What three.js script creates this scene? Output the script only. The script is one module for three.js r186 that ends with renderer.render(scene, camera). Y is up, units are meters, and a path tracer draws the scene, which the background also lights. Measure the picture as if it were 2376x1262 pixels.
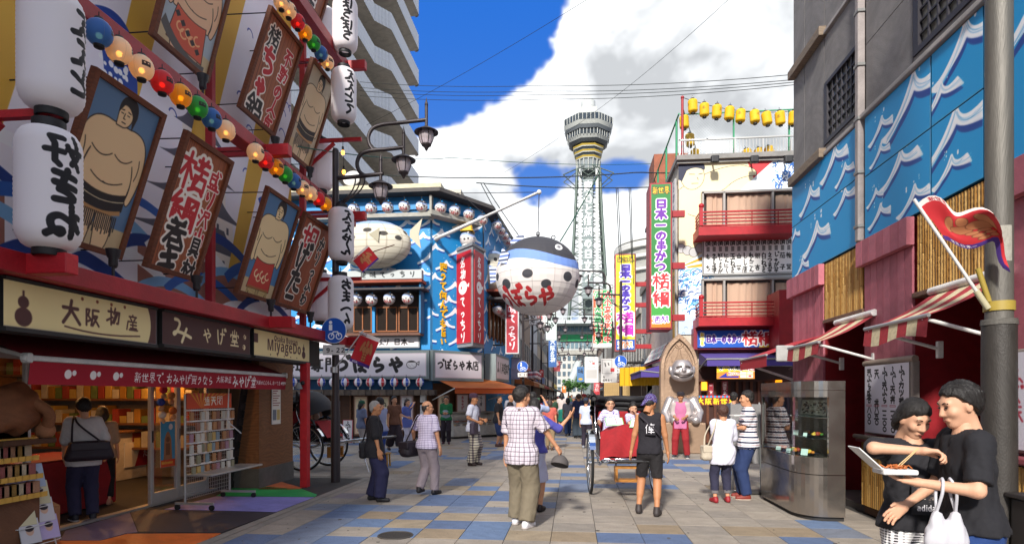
import*as THREE from 'three';
import{mergeGeometries}from 'three/addons/utils/BufferGeometryUtils.js';
import{RoundedBoxGeometry}from 'three/addons/geometries/RoundedBoxGeometry.js';
import{createNoise3D}from 'simplex-noise';
// ---------- camera, sky, sun, exposure ----------
const FOC=1400,PCX=1188,PCY=918,EYE=1.7,YAW=Math.atan(143 / 1400);
const scene=new THREE.Scene();
const camera=new THREE.PerspectiveCamera(2*Math.atan(PCY / FOC)*180 / Math.PI,2376 /(2*PCY),0.1,2000);
camera.position.set(0,EYE,0);
camera.rotation.y=YAW;
camera.setViewOffset(2376,2*PCY,0,0,2376,1262);
const renderer=new THREE.WebGLRenderer({antialias:true});
renderer.setSize(1024,543);
renderer.toneMapping=THREE.LinearToneMapping;
renderer.toneMappingExposure=3.0;
renderer.shadowMap.enabled=true;
let seedState=7;
const rnd=()=>{seedState=(seedState*1664525 + 1013904223)>>>0;return seedState / 4294967296;};
const rr=(a,b)=>a +(b - a)*rnd();
const noise3=createNoise3D(rnd);
const V=(x,y,z)=>new THREE.Vector3(x,y,z);
const clamp=THREE.MathUtils.clamp,smooth=THREE.MathUtils.smoothstep,lerp=THREE.MathUtils.lerp;
const SC=Math.cos(YAW),SS=Math.sin(YAW);
// a pixel of the photograph as a direction per metre of depth
const ray=(px,py)=>{const u=(px - PCX)/ FOC,v=(PCY - py)/ FOC;return V(u*SC - SS,v,-(u*SS + SC));};
const at=(px,py,d)=>ray(px,py).multiplyScalar(d).add(V(0,EYE,0));
const onX=(px,py,X)=>{const r=ray(px,py);return r.multiplyScalar(X / r.x).add(V(0,EYE,0));};
const onZ=(px,py,Z)=>{const r=ray(px,py);return r.multiplyScalar(Z / r.z).add(V(0,EYE,0));};
const onG=(px,py,y=0)=>{const r=ray(px,py);return r.multiplyScalar((y - EYE)/ r.y).add(V(0,EYE,0));};
const SUN=V(-0.25,0.80,1.0).normalize();
{
const W=2048,Hh=1024,data=new Float32Array(W*Hh*4);
const clear=[[1120,90,0.15,0.62],[1010,20,0.2,0.55],[1180,120,0.07,0.35],[960,180,0.1,0.35],[1175,372,0.035,0.34],[1255,430,0.035,0.36],[1450,405,0.04,0.34]].map(([x,y,r,k])=>[ray(x,y).normalize(),r,k]);
const full=[[1020,180,0.032,0.5],[1560,160,0.3,0.34],[1400,60,0.1,0.4],[1255,200,0.07,0.42],[1160,265,0.05,0.38],[1030,400,0.07,0.45],[1290,330,0.06,0.3],[1700,60,0.3,0.3],[1340,640,0.2,0.3],[1390,130,0.12,0.3]].map(([x,y,r,k])=>[ray(x,y).normalize(),r,k]);
const den=(x,y,z)=>{
const yy=y*1.5;let s=0,a=0.5,f=2.3;
const wx=0.035*noise3(x*4,yy*4,z*4 + 9),wy=0.035*noise3(x*4 + 5,yy*4,z*4);
for(let i=0;i<7;i++){s +=a*(i<2?noise3((x + wx)*f,(yy + wy)*f,z*f):0.72 - 1.35*Math.abs(noise3((x + wx)*f,(yy + wy)*f,z*f)));a*=0.53;f*=2.07;}
let d=s*1.25 + 0.14;
for(const[c,r,k]of clear){const q=((x - c.x)**2 +(y - c.y)**2 +(z - c.z)**2)/(r*r);if(q<6)d -=k*Math.exp(-q);}
for(const[c,r,k]of full){const q=((x - c.x)**2 +(y - c.y)**2 +(z - c.z)**2)/(r*r);if(q<6)d +=k*Math.exp(-q);}
return d;
};
for(let j=0;j<Hh;j++){
const el=((j + 0.5)/ Hh - 0.5)*Math.PI,y=Math.sin(el),cy=Math.cos(el);
for(let i=0;i<W;i++){
const az=((i + 0.5)/ W - 0.5)*2*Math.PI,x=Math.cos(az)*cy,z=Math.sin(az)*cy,o=(j*W + i)*4;
let c;
if(y<-0.02)c=[0.2,0.19,0.18];
else{
const h=Math.pow(1 - Math.max(0,y),5),cs=x*SUN.x + y*SUN.y + z*SUN.z;
c=[lerp(0.006,0.20,h),lerp(0.056,0.30,h),lerp(0.24,0.41,h)];
const glow=0.08*Math.pow(Math.max(0,cs),8);c=c.map((v)=>v + glow);
const d=den(x,y,z),al=smooth(d,-0.05,0.17);
if(al>0){
const up=den(x + SUN.x*0.035,y + 0.045,z + SUN.z*0.035);
const lit=clamp(0.82 + 1.0*(d - up)- 0.3*smooth(d,0.3,1.0),0.45,1.05);
const cl=[0.48*lit + 0.004,0.485*lit + 0.01,0.485*lit + 0.02];
c=c.map((v,k)=>lerp(v,cl[k],al));
}
}
data[o]=c[0];data[o + 1]=c[1];data[o + 2]=c[2];data[o + 3]=1;
}
}
const t=new THREE.DataTexture(data,W,Hh,THREE.RGBAFormat,THREE.FloatType);
t.mapping=THREE.EquirectangularReflectionMapping;t.magFilter=THREE.LinearFilter;t.minFilter=THREE.LinearFilter;t.wrapS=THREE.RepeatWrapping;t.needsUpdate=true;
scene.background=t;scene.environment=t;
}
const sun=new THREE.DirectionalLight(new THREE.Color(1,0.95,0.88),2.0);
sun.shadow.radius=9;
sun.position.copy(SUN).multiplyScalar(120);sun.target.position.set(0,0,-20);
sun.shadow.camera.left=-70;sun.shadow.camera.right=70;sun.shadow.camera.top=70;sun.shadow.camera.bottom=-70;sun.shadow.camera.far=400;sun.shadow.mapSize.set(4096,4096);
scene.add(sun);scene.add(sun.target);
// ---------- building helpers ----------
const used=new Map();
const numbered=(n)=>{const k=used.get(n)??0;used.set(n,k + 1);return k?n + '_' + String(k).padStart(3,'0'):n;};
function tag(o,label,category,group){o.userData.label=label;o.userData.category=category;if(group)o.userData.group=group;return o;}
function thing(name,label,category,group){const o=new THREE.Group();o.name=numbered(name);scene.add(o);return tag(o,label,category,group);}
function part(parent,name,geo,mat,label){const m=new THREE.Mesh(geo,mat);m.name=name;if(label)m.userData.label=label;parent.add(m);return m;}
function solo(name,geo,mat,label,category,group){const m=new THREE.Mesh(geo,mat);m.name=numbered(name);scene.add(m);return tag(m,label,category,group);}
function struct(name,geo,mat,parent){const m=new THREE.Mesh(geo,mat);m.name=numbered(name);m.userData.kind='structure';(parent||scene).add(m);return m;}
function copyOf(o,label,group){const c=o.clone();c.name=numbered(o.name.replace(/_\d{3}$/,''));scene.add(c);if(label)c.userData.label=label;if(group)c.userData.group=group;return c;}
const plain=(g)=>{
const n=g.index?g.toNonIndexed():g;
for(const k of Object.keys(n.attributes))if(!['position','normal','uv','color'].includes(k))n.deleteAttribute(k);
if(!n.attributes.uv)n.setAttribute('uv',new THREE.BufferAttribute(new Float32Array(n.attributes.position.count*2),2));
if(!n.attributes.normal)n.computeVertexNormals();
return n;
};
const merge=(list)=>mergeGeometries(list.map(plain));
function metreUV(g,s=0.5){
const p=g.attributes.position,n=g.attributes.normal,uv=new Float32Array(p.count*2);
for(let i=0;i<p.count;i++){
const ax=Math.abs(n.getX(i)),ay=Math.abs(n.getY(i)),az=Math.abs(n.getZ(i)),x=p.getX(i),y=p.getY(i),z=p.getZ(i);
if(ay>ax&&ay>az){uv[i*2]=x*s;uv[i*2 + 1]=z*s;}else if(ax>az){uv[i*2]=z*s;uv[i*2 + 1]=y*s;}else{uv[i*2]=x*s;uv[i*2 + 1]=y*s;}
}
g.setAttribute('uv',new THREE.BufferAttribute(uv,2));return g;
}
const box=(x0,x1,y0,y1,z0,z1)=>metreUV(plain(new THREE.BoxGeometry(Math.abs(x1 - x0),Math.abs(y1 - y0),Math.abs(z1 - z0)).translate((x0 + x1)/ 2,(y0 + y1)/ 2,(z0 + z1)/ 2)));
const rbox=(x0,x1,y0,y1,z0,z1,r=0.01,s=1)=>metreUV(plain(new RoundedBoxGeometry(Math.abs(x1 - x0),Math.abs(y1 - y0),Math.abs(z1 - z0),s,Math.min(r,Math.abs(x1 - x0)*0.49,Math.abs(y1 - y0)*0.49,Math.abs(z1 - z0)*0.49)).translate((x0 + x1)/ 2,(y0 + y1)/ 2,(z0 + z1)/ 2)));
function bar(a,b,r,r2=r,seg=8){
const d=b.clone().sub(a),g=new THREE.CylinderGeometry(r2,r,d.length(),seg,1).translate(0,d.length()/ 2,0);
g.applyQuaternion(new THREE.Quaternion().setFromUnitVectors(V(0,1,0),d.normalize()));return plain(g.translate(a.x,a.y,a.z));
}
function beam(a,b,w,h){
const d=b.clone().sub(a),L=d.length();d.normalize();
const up=Math.abs(d.y)>0.95?V(0,0,1):V(0,1,0),s=V().crossVectors(up,d).normalize(),u=V().crossVectors(d,s);
const g=metreUV(plain(new THREE.BoxGeometry(w,h,L)));
return g.applyMatrix4(new THREE.Matrix4().makeBasis(s,u,d)).translate((a.x + b.x)/ 2,(a.y + b.y)/ 2,(a.z + b.z)/ 2);
}
const tube=(pts,r,seg=24,rad=6,closed=false)=>plain(new THREE.TubeGeometry(new THREE.CatmullRomCurve3(pts,closed),seg,r,rad,closed));
const lathe=(pts,seg=24)=>plain(new THREE.LatheGeometry(pts.map(([x,y])=>new THREE.Vector2(x,y)),seg));
const ball=(r,x,y,z,w=14,h=10)=>plain(new THREE.SphereGeometry(r,w,h).translate(x,y,z));
function quad(a,b,c,d){
const g=new THREE.BufferGeometry();
g.setAttribute('position',new THREE.Float32BufferAttribute([a,b,c,a,c,d].flatMap((p)=>[p.x,p.y,p.z]),3));
g.setAttribute('uv',new THREE.Float32BufferAttribute([0,0,1,0,1,1,0,0,1,1,0,1],2));g.computeVertexNormals();return g;
}
function prism(shape,depth,bevel=0){return plain(new THREE.ExtrudeGeometry(shape,{depth,bevelEnabled:bevel>0,bevelSize:bevel,bevelThickness:bevel,bevelSegments:1,curveSegments:12}));}
const poly=(pts)=>new THREE.Shape(pts.map(([x,y])=>new THREE.Vector2(x,y)));
const basis=(o,right,up)=>{const n=V().crossVectors(right,up);return new THREE.Matrix4().makeBasis(right,up,n).setPosition(o);};
// ---------- materials ----------
function noiseTex(size,fn,srgb=true){
const d=new Uint8Array(size*size*4);
for(let y=0;y<size;y++)for(let x=0;x<size;x++){const v=fn(x / size,y / size),o=(y*size + x)*4;for(let k=0;k<3;k++)d[o + k]=clamp(Array.isArray(v)?v[k]:v,0,1)*255;d[o + 3]=255;}
const t=new THREE.DataTexture(d,size,size);t.wrapS=t.wrapT=THREE.RepeatWrapping;t.magFilter=THREE.LinearFilter;t.minFilter=THREE.LinearMipmapLinearFilter;if(srgb)t.colorSpace=THREE.SRGBColorSpace;t.needsUpdate=true;return t;
}
const torus=(u,v,f,s=0)=>{const a=u*2*Math.PI,b=v*2*Math.PI,r=f / 6.283;return noise3(Math.cos(a)*r + s,Math.sin(a)*r + Math.cos(b)*r*1.3,Math.sin(b)*r*1.3 + s*2);};
const wearMap=noiseTex(512,(u,v)=>0.93 + 0.05*torus(u,v,3)+ 0.04*torus(u,v,11,4)+ 0.03*torus(u,v,60,8));
const grainMap=noiseTex(512,(u,v)=>0.88 + 0.05*torus(u,v,5,3)+ 0.12*(rnd()- 0.5)+ 0.07*torus(u,v,120,2)-(torus(u,v,26,7)>0.72?0.1:0));
const bumpNoise=noiseTex(512,(u,v)=>0.5 + 0.25*torus(u,v,8,1)+ 0.2*torus(u,v,70,5)+ 0.15*(rnd()- 0.5),false);
const woodMap=noiseTex(512,(u,v)=>{const g=torus(u*0.5,v*9 % 1,6,2),w=0.5 + 0.5*Math.sin((v*26 + 1.6*torus(u,v,4,9))*6.283);return 0.82 + 0.1*w + 0.06*g + 0.05*(rnd()- 0.5);});
const metalMap=noiseTex(256,(u,v)=>0.5 + 0.18*torus(u,v,9,4)+ 0.1*torus(u,v,80,6),false);
const cache=new Map();
function mat(color,rough=0.7,opt={}){
const key=color + '|' + rough + '|' + Object.entries(opt).map(([k,v])=>k +(v&&v.isTexture?v.uuid:v)).join();
if(!cache.has(key))cache.set(key,new THREE.MeshPhysicalMaterial({color,roughness:rough,side:THREE.DoubleSide,...opt}));
return cache.get(key);
}
const worn=(color,rough=0.75,opt={})=>mat(color,rough,{map:wearMap,bumpMap:bumpNoise,bumpScale:0.002,...opt});
const wood=(color,rough=0.65)=>mat(color,rough,{map:woodMap,bumpMap:woodMap,bumpScale:0.002});
const steel=(color=0xb9bcc0,rough=0.32)=>mat(color,rough,{metalness:0.95,roughnessMap:null});
const M={
black:mat(0x151417,0.6),dark:mat(0x2a2827,0.7),iron:mat(0x2c2a2d,0.5,{metalness:0.4}),white:worn(0xe6e4e0,0.6),grey:worn(0x8d8d8b,0.7),red:worn(0xa51723,0.5),redLight:worn(0xc01a26,0.5),
chrome:mat(0xd5d8dc,0.12,{metalness:1}),alu:mat(0xb4b4b2,0.4,{metalness:0.7}),rubber:mat(0x161618,0.8),glass:mat(0xffffff,0.03,{transmission:1,thickness:0,ior:1.5}),
brownFrame:wood(0x7b4327),timber:wood(0x8a5a34),darkTimber:wood(0x4a2c1c),concrete:worn(0xa8a49c,0.9),
};
// ---------- lettering: each character as brush strokes on a 10 x 10 grid, x then y for every point ----------
const KANA={
い:'223637 7285',う:'3262 2453746657483 9',え:'3161 236319 4657 5889',お:'1363 4047281755868869 7283',か:'1363665948 403519 7285',き:'2271 2574 4066 6637284979',く:'602479',け:'111629 4383 606649',こ:'2171 263888',さ:'2373 4066 6637284979',し:'30375986',
す:'1282 5055463544655839',せ:'1484 616656 31384989',た:'1262 403419 5484 565898',ち:'1272 402554867849',つ:'1452847748',て:'1281444779',と:'3044 8335274989',な:'1252 3016 7284 646749384789',に:'111629 4373 464888',ね:'3039 134217 1753848769586799',の:'5247281542838759',
は:'111629 4383 606759485789',ふ:'406143665838 1826 7698',へ:'164397',ほ:'111629 4282 4585 626759485789',ま:'2272 2575 505749284789',み:'215127164597 7459',む:'1252 3036271635387986 7283',め:'2248 6147281653857859',も:'1363 1666 40375987',や:'1563848566 5162 2259',よ:'5383 505739284789',
ら:'4152 332665867849',り:'222634 717659',る:'217126548669485 7',れ:'3039 134217 176374687998',ろ:'21712654867849',わ:'3039 134217 1753858759',を:'1272 40255456 83363879',ん:'501945666997',あ:'1272 404558 64472816457588 69','〇':'5122275987835 1',
};
const KANJI={
カ:'13837968 404419',ツ:'1224 4254 827639',ク:'3014 32826729',ー:'1585',エ:'2272 5258 1888',ス:'227219 4689',好:'201538 4319 0444 518173 737869 5595',大:'1383 504519 5499',阪:'1119 1131244627 5191 515549 548459 6599',物:'3039 1242 0745 6053 62928878 7248 8258',産:'5051 2181 3243 7263 1484 1409 5459 3686 3888 2999',
堂:'5052 3132 7172 14139394 3474 3436 3676 7476 5659 2787 1999',新:'3031 1151 2233 4233 1454 3439 1656 3618 3657 81626459 6494 8489',世:'0393 2128 5156 8156 5686 2898',界:'2070 2024 7074 2474 5054 2272 5417 5497 4649 6669',日:'2128 2181 8188 2585 2888',本:'1282 5059 5218 5298 3676',一:'1585',二:'2272 1898',五:'1181 4138 2474 7479 0999',八:'4019 6099',
串:'3171 3133 7173 3373 2585 2527 8587 2787 5059',横:'0242 2029 2206 2346 5191 6063 8063 4393 5595 5558 9598 5898 7458 6849 8899',綱:'2003 0332 3214 1444 2529 1517 3546 5159 5191 9199 6263 8273 5494 6568 8588 6888 7578',鍋:'2003 2043 1333 2338 0545 1627 0848 5181 5154 8184 7173 4494 4449 9499 6686 6668 8688 6888',巻:'3142 7162 2272 1484 5218 5488 3565 6567 3767 3739 3989 8988',
盛:'1262 1217 2454 5457 5068 7081 2777 2729 4749 6769 7779 0999',沢:'1122 0415 1827 4181 4143 8183 4383 4319 6489',山:'5058 2328 8388 2888',具:'2070 2026 7076 2272 2474 2676 1787 3819 6889',材:'0242 2029 2206 2346 5393 808979 8347',揚:'0242 202918 0646 5090 5053 9093 5353 4494 5546 559589 7547 8658',焼:'2025 0214 4234 2509 2547 5191 7073 4383 6053 4595 6547 75789989',
味:'0232 0207 3237 0737 5282 4595 7079 7548 7599',名:'4015 3171 7119 3344 3676 3639 7679 3979',珍:'1141 1444 2128 0847 7044 7094 7254 7446 7638 8548 8959',安:'5051 1311 1191 9193 421789 7219 1595',何:'3005 1319 3292 8289 4464 4447 6467 4767',旨:'7132 3035 3575 7574 3676 3639 7679 3979 3777',料:'1122 4132 0444 2029 2407 2447 6172 6374 4696 8089',
理:'0131 0434 1118 0838 4090 4045 9095 4292 4595 7079 4797 3999',専:'1191 2272 2226 7276 2474 2676 5056 1797 676959 3848',門:'1019 1040 1242 1444 4044 6090 6064 9099 6292 6494',店:'5051 1191 1109 5155 5383 3585 3539 8589 3989',酒:'0112 0414 0918 3191 3339 3393 9399 3999 5156 7156 3696',処:'2005 1242 4209 1257 6166 6649 6181 8188 8898',
食:'5003 5093 3474 3439 7476 3676 3575 3959 5689',放:'2022 0242 2309 2444 444838 6054 6292 8248 5599',題:'1040 1044 4044 1242 1444 0545 2558 2757 1609 2799 5191 5292 5257 9297 5494 5696 5797 6748 8798',別:'1050 1013 5053 1353 1454 5448 3409 7076 909888',館:'2004 2044 1343 1319 4346 1646 1948 7071 5251 5191 9192 6383 6369 8386 6686 6989 8689',約:'2003 0332 3214 1444 2529 1517 3546 6053 52928979 6576',
宴:'5051 1211 1191 9192 3272 3235 7275 3575 561889 7619 1797',会:'5004 5094 3373 1595 5528 2878 6689',承:'2070 7052 525949 3464 3666 3868 1333 3308 9266 5599',中:'1282 1216 8286 1686 5059',小:'505948 3316 7397',広:'5051 1191 1109 5428 2878 6589',々:'3016 3272 7238 4577',座:'5051 1191 1109 3427 3447 7367 7487 5459 2787 1999',敷:'0151 3036 1252 1216 5256 1454 1656 0757 4749 6054 6292 8248 5599',
心:'1508 32388986 4153 7296',信:'3004 1319 5060 3292 4484 4686 4888 4849 8889 4989',頼:'0252 3039 1444 1416 4446 1646 3609 3657 6191 6267 9297 6292 6494 6797 6758 8799',立:'5052 1282 3337 7357 0999',前:'2031 7061 0292 1419 1444 444938 1646 6467 848979',頭:'0141 0343 0306 4346 0646 1718 0949 5191 5292 5257 9297 5494 5696 5797 6748 8799',玉:'1181 1585 5158 0999 7688',子:'218154 545948 0595',
紅:'2003 0332 3214 1444 2529 1517 3546 5191 7178 4898',芋:'0292 3033 7073 2575 1787 555949',唐:'5051 1191 1109 3272 7276 2484 3676 5156 3777 3739 7779 3979',銀:'2003 2043 1333 2338 0545 1627 0848 5191 5159 9195 5393 5595 5968 7599',杏:'0292 5055 5216 5286 3676 3639 7679 3979',白:'4032 2282 2229 8289 2686 2989',茄:'0191 3032 7072 0444 2309 444938 6494 6469 9499 6999',椎:'0242 2029 2206 2346 6044 5359 5393 5595 5797 5999 7379',茸:'0191 3032 7072 1393 3339 7379 3575 3777 1898',
丼:'1383 1686 4129 7179 5455',天:'1181 1484 514419 5499',合:'5004 5094 3363 3575 3539 7579 3979',俥:'3004 1319 3191 4383 4346 8386 4585 4686 6069 3898',買:'1191 1114 9194 4144 6164 1494 2585 2528 8588 2686 2888 3819 6899',不:'1181 5116 4349 6496',動:'0151 1252 1215 5255 1353 1555 3039 0747 0949 63938878 7048',人:'504609 4699',気:'3013 3282 14646899 4618 1648',椀:'0242 2029 2346 5191',通:'1122 0323 2326 0999 4181 5263 4383 4348 8388 4585 6369',閣:'0009 0040 0242 4043 6090 6063 9099 6292 4526 4464 6438 3868 3669',揃:'0242 202918 5191',
};
const GLYPH={};
for(const[set,soft]of[[KANA,true],[KANJI,false]])for(const k of Object.keys(set))GLYPH[k]={soft,s:(soft?set[k].replace(/(\d) (\d)(?=$)/,'$1$2'):set[k]).split(' ').map((q)=>{const p=[];for(let i=0;i + 1<q.length;i +=2)p.push([+q[i],+q[i + 1]]);return p;}).filter((p)=>p.length>1)};
const VOICED={が:'か',ぎ:'き',ぐ:'く',げ:'け',ご:'こ',じ:'し',ず:'す',づ:'つ',で:'て',ど:'と',だ:'た',ば:'は',ぶ:'ふ',べ:'へ',ぼ:'ほ',グ:'ク'},HALF={ぷ:'ふ',ぱ:'は'},SMALL={っ:'つ',ゃ:'や',ゅ:'ゆ',ょ:'よ'};
function glyphPath(ctx,ch,x,y,w,h){
let base=ch,sm=1;
if(SMALL[ch]){base=SMALL[ch];sm=0.7;}
const voiced=VOICED[base],half=HALF[base];base=voiced||half||base;
const g=GLYPH[base];if(!g)return false;
const X=(a)=>x + w*((1 - sm)*0.45 + sm*(0.06 + a*0.0978)),Y=(a)=>y + h*((1 - sm)*0.8 + sm*(0.06 + a*0.0978));
ctx.beginPath();
for(const p of g.s){
ctx.moveTo(X(p[0][0]),Y(p[0][1]));
if(g.soft&&p.length>2){
for(let i=1;i<p.length - 1;i++){const last=i===p.length - 2,nx=last?p[i + 1]:[(p[i][0]+ p[i + 1][0])/ 2,(p[i][1]+ p[i + 1][1])/ 2];ctx.quadraticCurveTo(X(p[i][0]),Y(p[i][1]),X(nx[0]),Y(nx[1]));}
}else for(let i=1;i<p.length;i++)ctx.lineTo(X(p[i][0]),Y(p[i][1]));
}
if(voiced){ctx.moveTo(X(8),Y(-0.3));ctx.lineTo(X(8.7),Y(0.9));ctx.moveTo(X(9.2),Y(-0.6));ctx.lineTo(X(9.9),Y(0.6));}
if(half){ctx.moveTo(X(9.6),Y(0.4));ctx.arc(X(8.9),Y(0.4),w*0.06,0,6.3);}
return true;
}
// text(ctx, string, x, y, size, {fill, edge, ew, weight, vert, gap, sx, sy}): x, y is the top left of the first character
function text(ctx,str,x,y,size,o={}){
const w=size*(o.sx??1),h=size*(o.sy??1),gap=o.gap??1.02,weight=(o.weight??0.12)*size;
const passes=[];if(o.edge2)passes.push([o.edge2,weight + size*(o.ew2??0.3)]);if(o.edge)passes.push([o.edge,weight + size*(o.ew??0.16)]);passes.push([o.fill??'#111',weight]);
ctx.lineCap='round';ctx.lineJoin='round';
for(const[col,lw]of passes){
let cx=x,cy=y;ctx.strokeStyle=col;ctx.fillStyle=col;
for(const ch of str){
let adv=1;
if(ch===' ')adv=0.5;
else if(ch==='、'||ch==='。'){ctx.lineWidth=lw*0.7;ctx.beginPath();ctx.moveTo(cx + w*0.12,cy + h*0.8);ctx.lineTo(cx + w*0.24,cy + h*0.92);ctx.stroke();adv=0.5;}
else if(glyphPath(ctx,ch,cx,cy,w,h)){
const n=GLYPH[VOICED[ch]||ch]?.s.length??4;ctx.lineWidth=lw*(n>12?0.66:n>8?0.78:n>5?0.9:1.06);if(col !==(o.fill??'#111'))ctx.lineWidth=lw;ctx.stroke();
}else{
ctx.font='bold ' + Math.round(h*0.92)+ 'px sans-serif';ctx.textBaseline='alphabetic';ctx.textAlign='left';
if(col !==(o.fill??'#111')){ctx.lineWidth=lw - weight;ctx.strokeText(ch,cx + w*0.15,cy + h*0.86);}else ctx.fillText(ch,cx + w*0.15,cy + h*0.86);
adv=ch==='m'?0.95:0.66;if(o.vert)adv=0.9;
}
if(o.vert)cy +=h*gap*adv;else cx +=w*gap*adv;
}
}
}
// ---------- one set of sheets holds all print: signs, cloth patterns, lantern paper ----------
const pages=[];
function newPage(){
const c=document.createElement('canvas');c.width=c.height=2048;const ctx=c.getContext('2d');ctx.fillStyle='#888';ctx.fillRect(0,0,2048,2048);
const t=new THREE.CanvasTexture(c);t.colorSpace=THREE.SRGBColorSpace;t.magFilter=THREE.LinearFilter;
const p={ctx,t,x:0,y:0,row:0,mats:new Map()};pages.push(p);return p;
}
function print(w,h,draw,edge='#444'){
w=Math.ceil(w);h=Math.ceil(h);
let p=pages.find((q)=>(q.x + w + 12<=2048&&q.y + h + 6<=2048&&h<=q.row*1.05&&q.row>0)||q.y + q.row + h + 6<=2048);
if(!p)p=newPage();
if(!(p.x + w + 12<=2048&&p.y + h + 6<=2048&&(h<=p.row*1.05||p.x===0))){p.y +=p.row;p.x=0;p.row=0;}
const x=p.x + 2,y=p.y + 2;p.x +=w + 12;p.row=Math.max(p.row,h + 6);
const c=p.ctx;c.save();c.translate(x,y);c.beginPath();c.rect(-2,-2,w + 4,h + 4);c.clip();draw(c,w,h);c.restore();
c.fillStyle=edge;c.fillRect(x + w + 2,y - 2,7,7);
return{page:p,u0:x / 2048,u1:(x + w)/ 2048,v1:1 - y / 2048,v0:1 -(y + h)/ 2048,eu:(x + w + 5.5)/ 2048,ev:1 -(y + 1.5)/ 2048};
}
function printMat(r,rough=0.6,opt={}){const k=rough + JSON.stringify(opt);if(!r.page.mats.has(k))r.page.mats.set(k,new THREE.MeshPhysicalMaterial({map:r.page.t,roughness:rough,side:THREE.DoubleSide,...opt}));return r.page.mats.get(k);}
function fitUV(g,r){const uv=g.attributes.uv;for(let i=0;i<uv.count;i++)uv.setXY(i,lerp(r.u0,r.u1,clamp(uv.getX(i),0,1)),lerp(r.v0,r.v1,clamp(uv.getY(i),0,1)));return g;}
function board(w,h,t,r,back){
const g=new THREE.BoxGeometry(w,h,t),uv=g.attributes.uv;
for(let f=0;f<6;f++)for(let i=f*4;i<f*4 + 4;i++){if(f===4||(back&&f===5))uv.setXY(i,lerp(r.u0,r.u1,uv.getX(i)),lerp(r.v0,r.v1,uv.getY(i)));else uv.setXY(i,r.eu,r.ev);}
return plain(g);
}
function sign(name,label,category,w,h,t,pxm,draw,edge,o={}){
const r=print(w*pxm,h*pxm,(c,W,H2)=>{c.scale(pxm / 100,pxm / 100);draw(c,w*100,h*100);},edge);
const g=board(w,h,t,r,o.back);if(o.m)g.applyMatrix4(o.m);
if(o.parent)return part(o.parent,name,g,printMat(r,o.rough??0.5),label);
return solo(name,g,printMat(r,o.rough??0.5),label,category,o.group);
}
// matrix for a board: facing the camera side (+z), facing +x (left side of the street) or -x (right side)
const faceZ=(c,tilt=0)=>new THREE.Matrix4().makeRotationX(tilt).setPosition(c);
const faceXp=(c,lean=0)=>new THREE.Matrix4().makeRotationY(Math.PI / 2).multiply(new THREE.Matrix4().makeRotationX(lean)).setPosition(c);
const faceXm=(c,lean=0)=>new THREE.Matrix4().makeRotationY(-Math.PI / 2).multiply(new THREE.Matrix4().makeRotationX(lean)).setPosition(c);
const turned=(c,a,lean=0)=>new THREE.Matrix4().makeRotationY(a).multiply(new THREE.Matrix4().makeRotationX(lean)).setPosition(c);
const fillRect=(c,col,x,y,w,h)=>{c.fillStyle=col;c.fillRect(x,y,w,h);};
// a brush-like breaking wave, painted: white crest with blue shadow under it
function paintWave(c,x,y,s,k=0,white='#eef1f4',blue='#1d3f9a'){
const f=(dx,dy,col,lw)=>{c.strokeStyle=col;c.lineWidth=lw;c.lineCap='round';c.lineJoin='round';c.beginPath();c.moveTo(x - 1.0*s + dx,y + 0.30*s + dy);c.quadraticCurveTo(x - 0.45*s + dx,y + 0.12*s + dy,x - 0.05*s + dx,y - 0.42*s + dy);c.quadraticCurveTo(x + 0.12*s + dx,y - 0.02*s + dy,x +(0.62 + 0.1*k)*s + dx,y - 0.05*s + dy);c.stroke();};
f(0.04*s,0.16*s,blue,0.1*s);f(0,0,white,0.17*s);
c.fillStyle=white;c.beginPath();c.moveTo(x - 0.75*s,y + 0.24*s);c.quadraticCurveTo(x - 0.2*s,y - 0.1*s,x - 0.04*s,y - 0.5*s);c.quadraticCurveTo(x + 0.1*s,y - 0.1*s,x + 0.5*s,y - 0.1*s);c.quadraticCurveTo(x + 0.1*s,y + 0.08*s,x - 0.05*s,y - 0.12*s);c.quadraticCurveTo(x - 0.3*s,y + 0.18*s,x - 0.75*s,y + 0.24*s);c.fill();
for(let i=0;i<5;i++){c.beginPath();c.arc(x + s*(0.05 + 0.35*Math.sin(i*2.3 + k*5 + x)),y - s*(0.52 + 0.12*Math.cos(i*3.1 + y)),s*(0.018 + 0.02*((i*7)% 3)/ 2),0,7);c.fill();}
}
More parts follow.
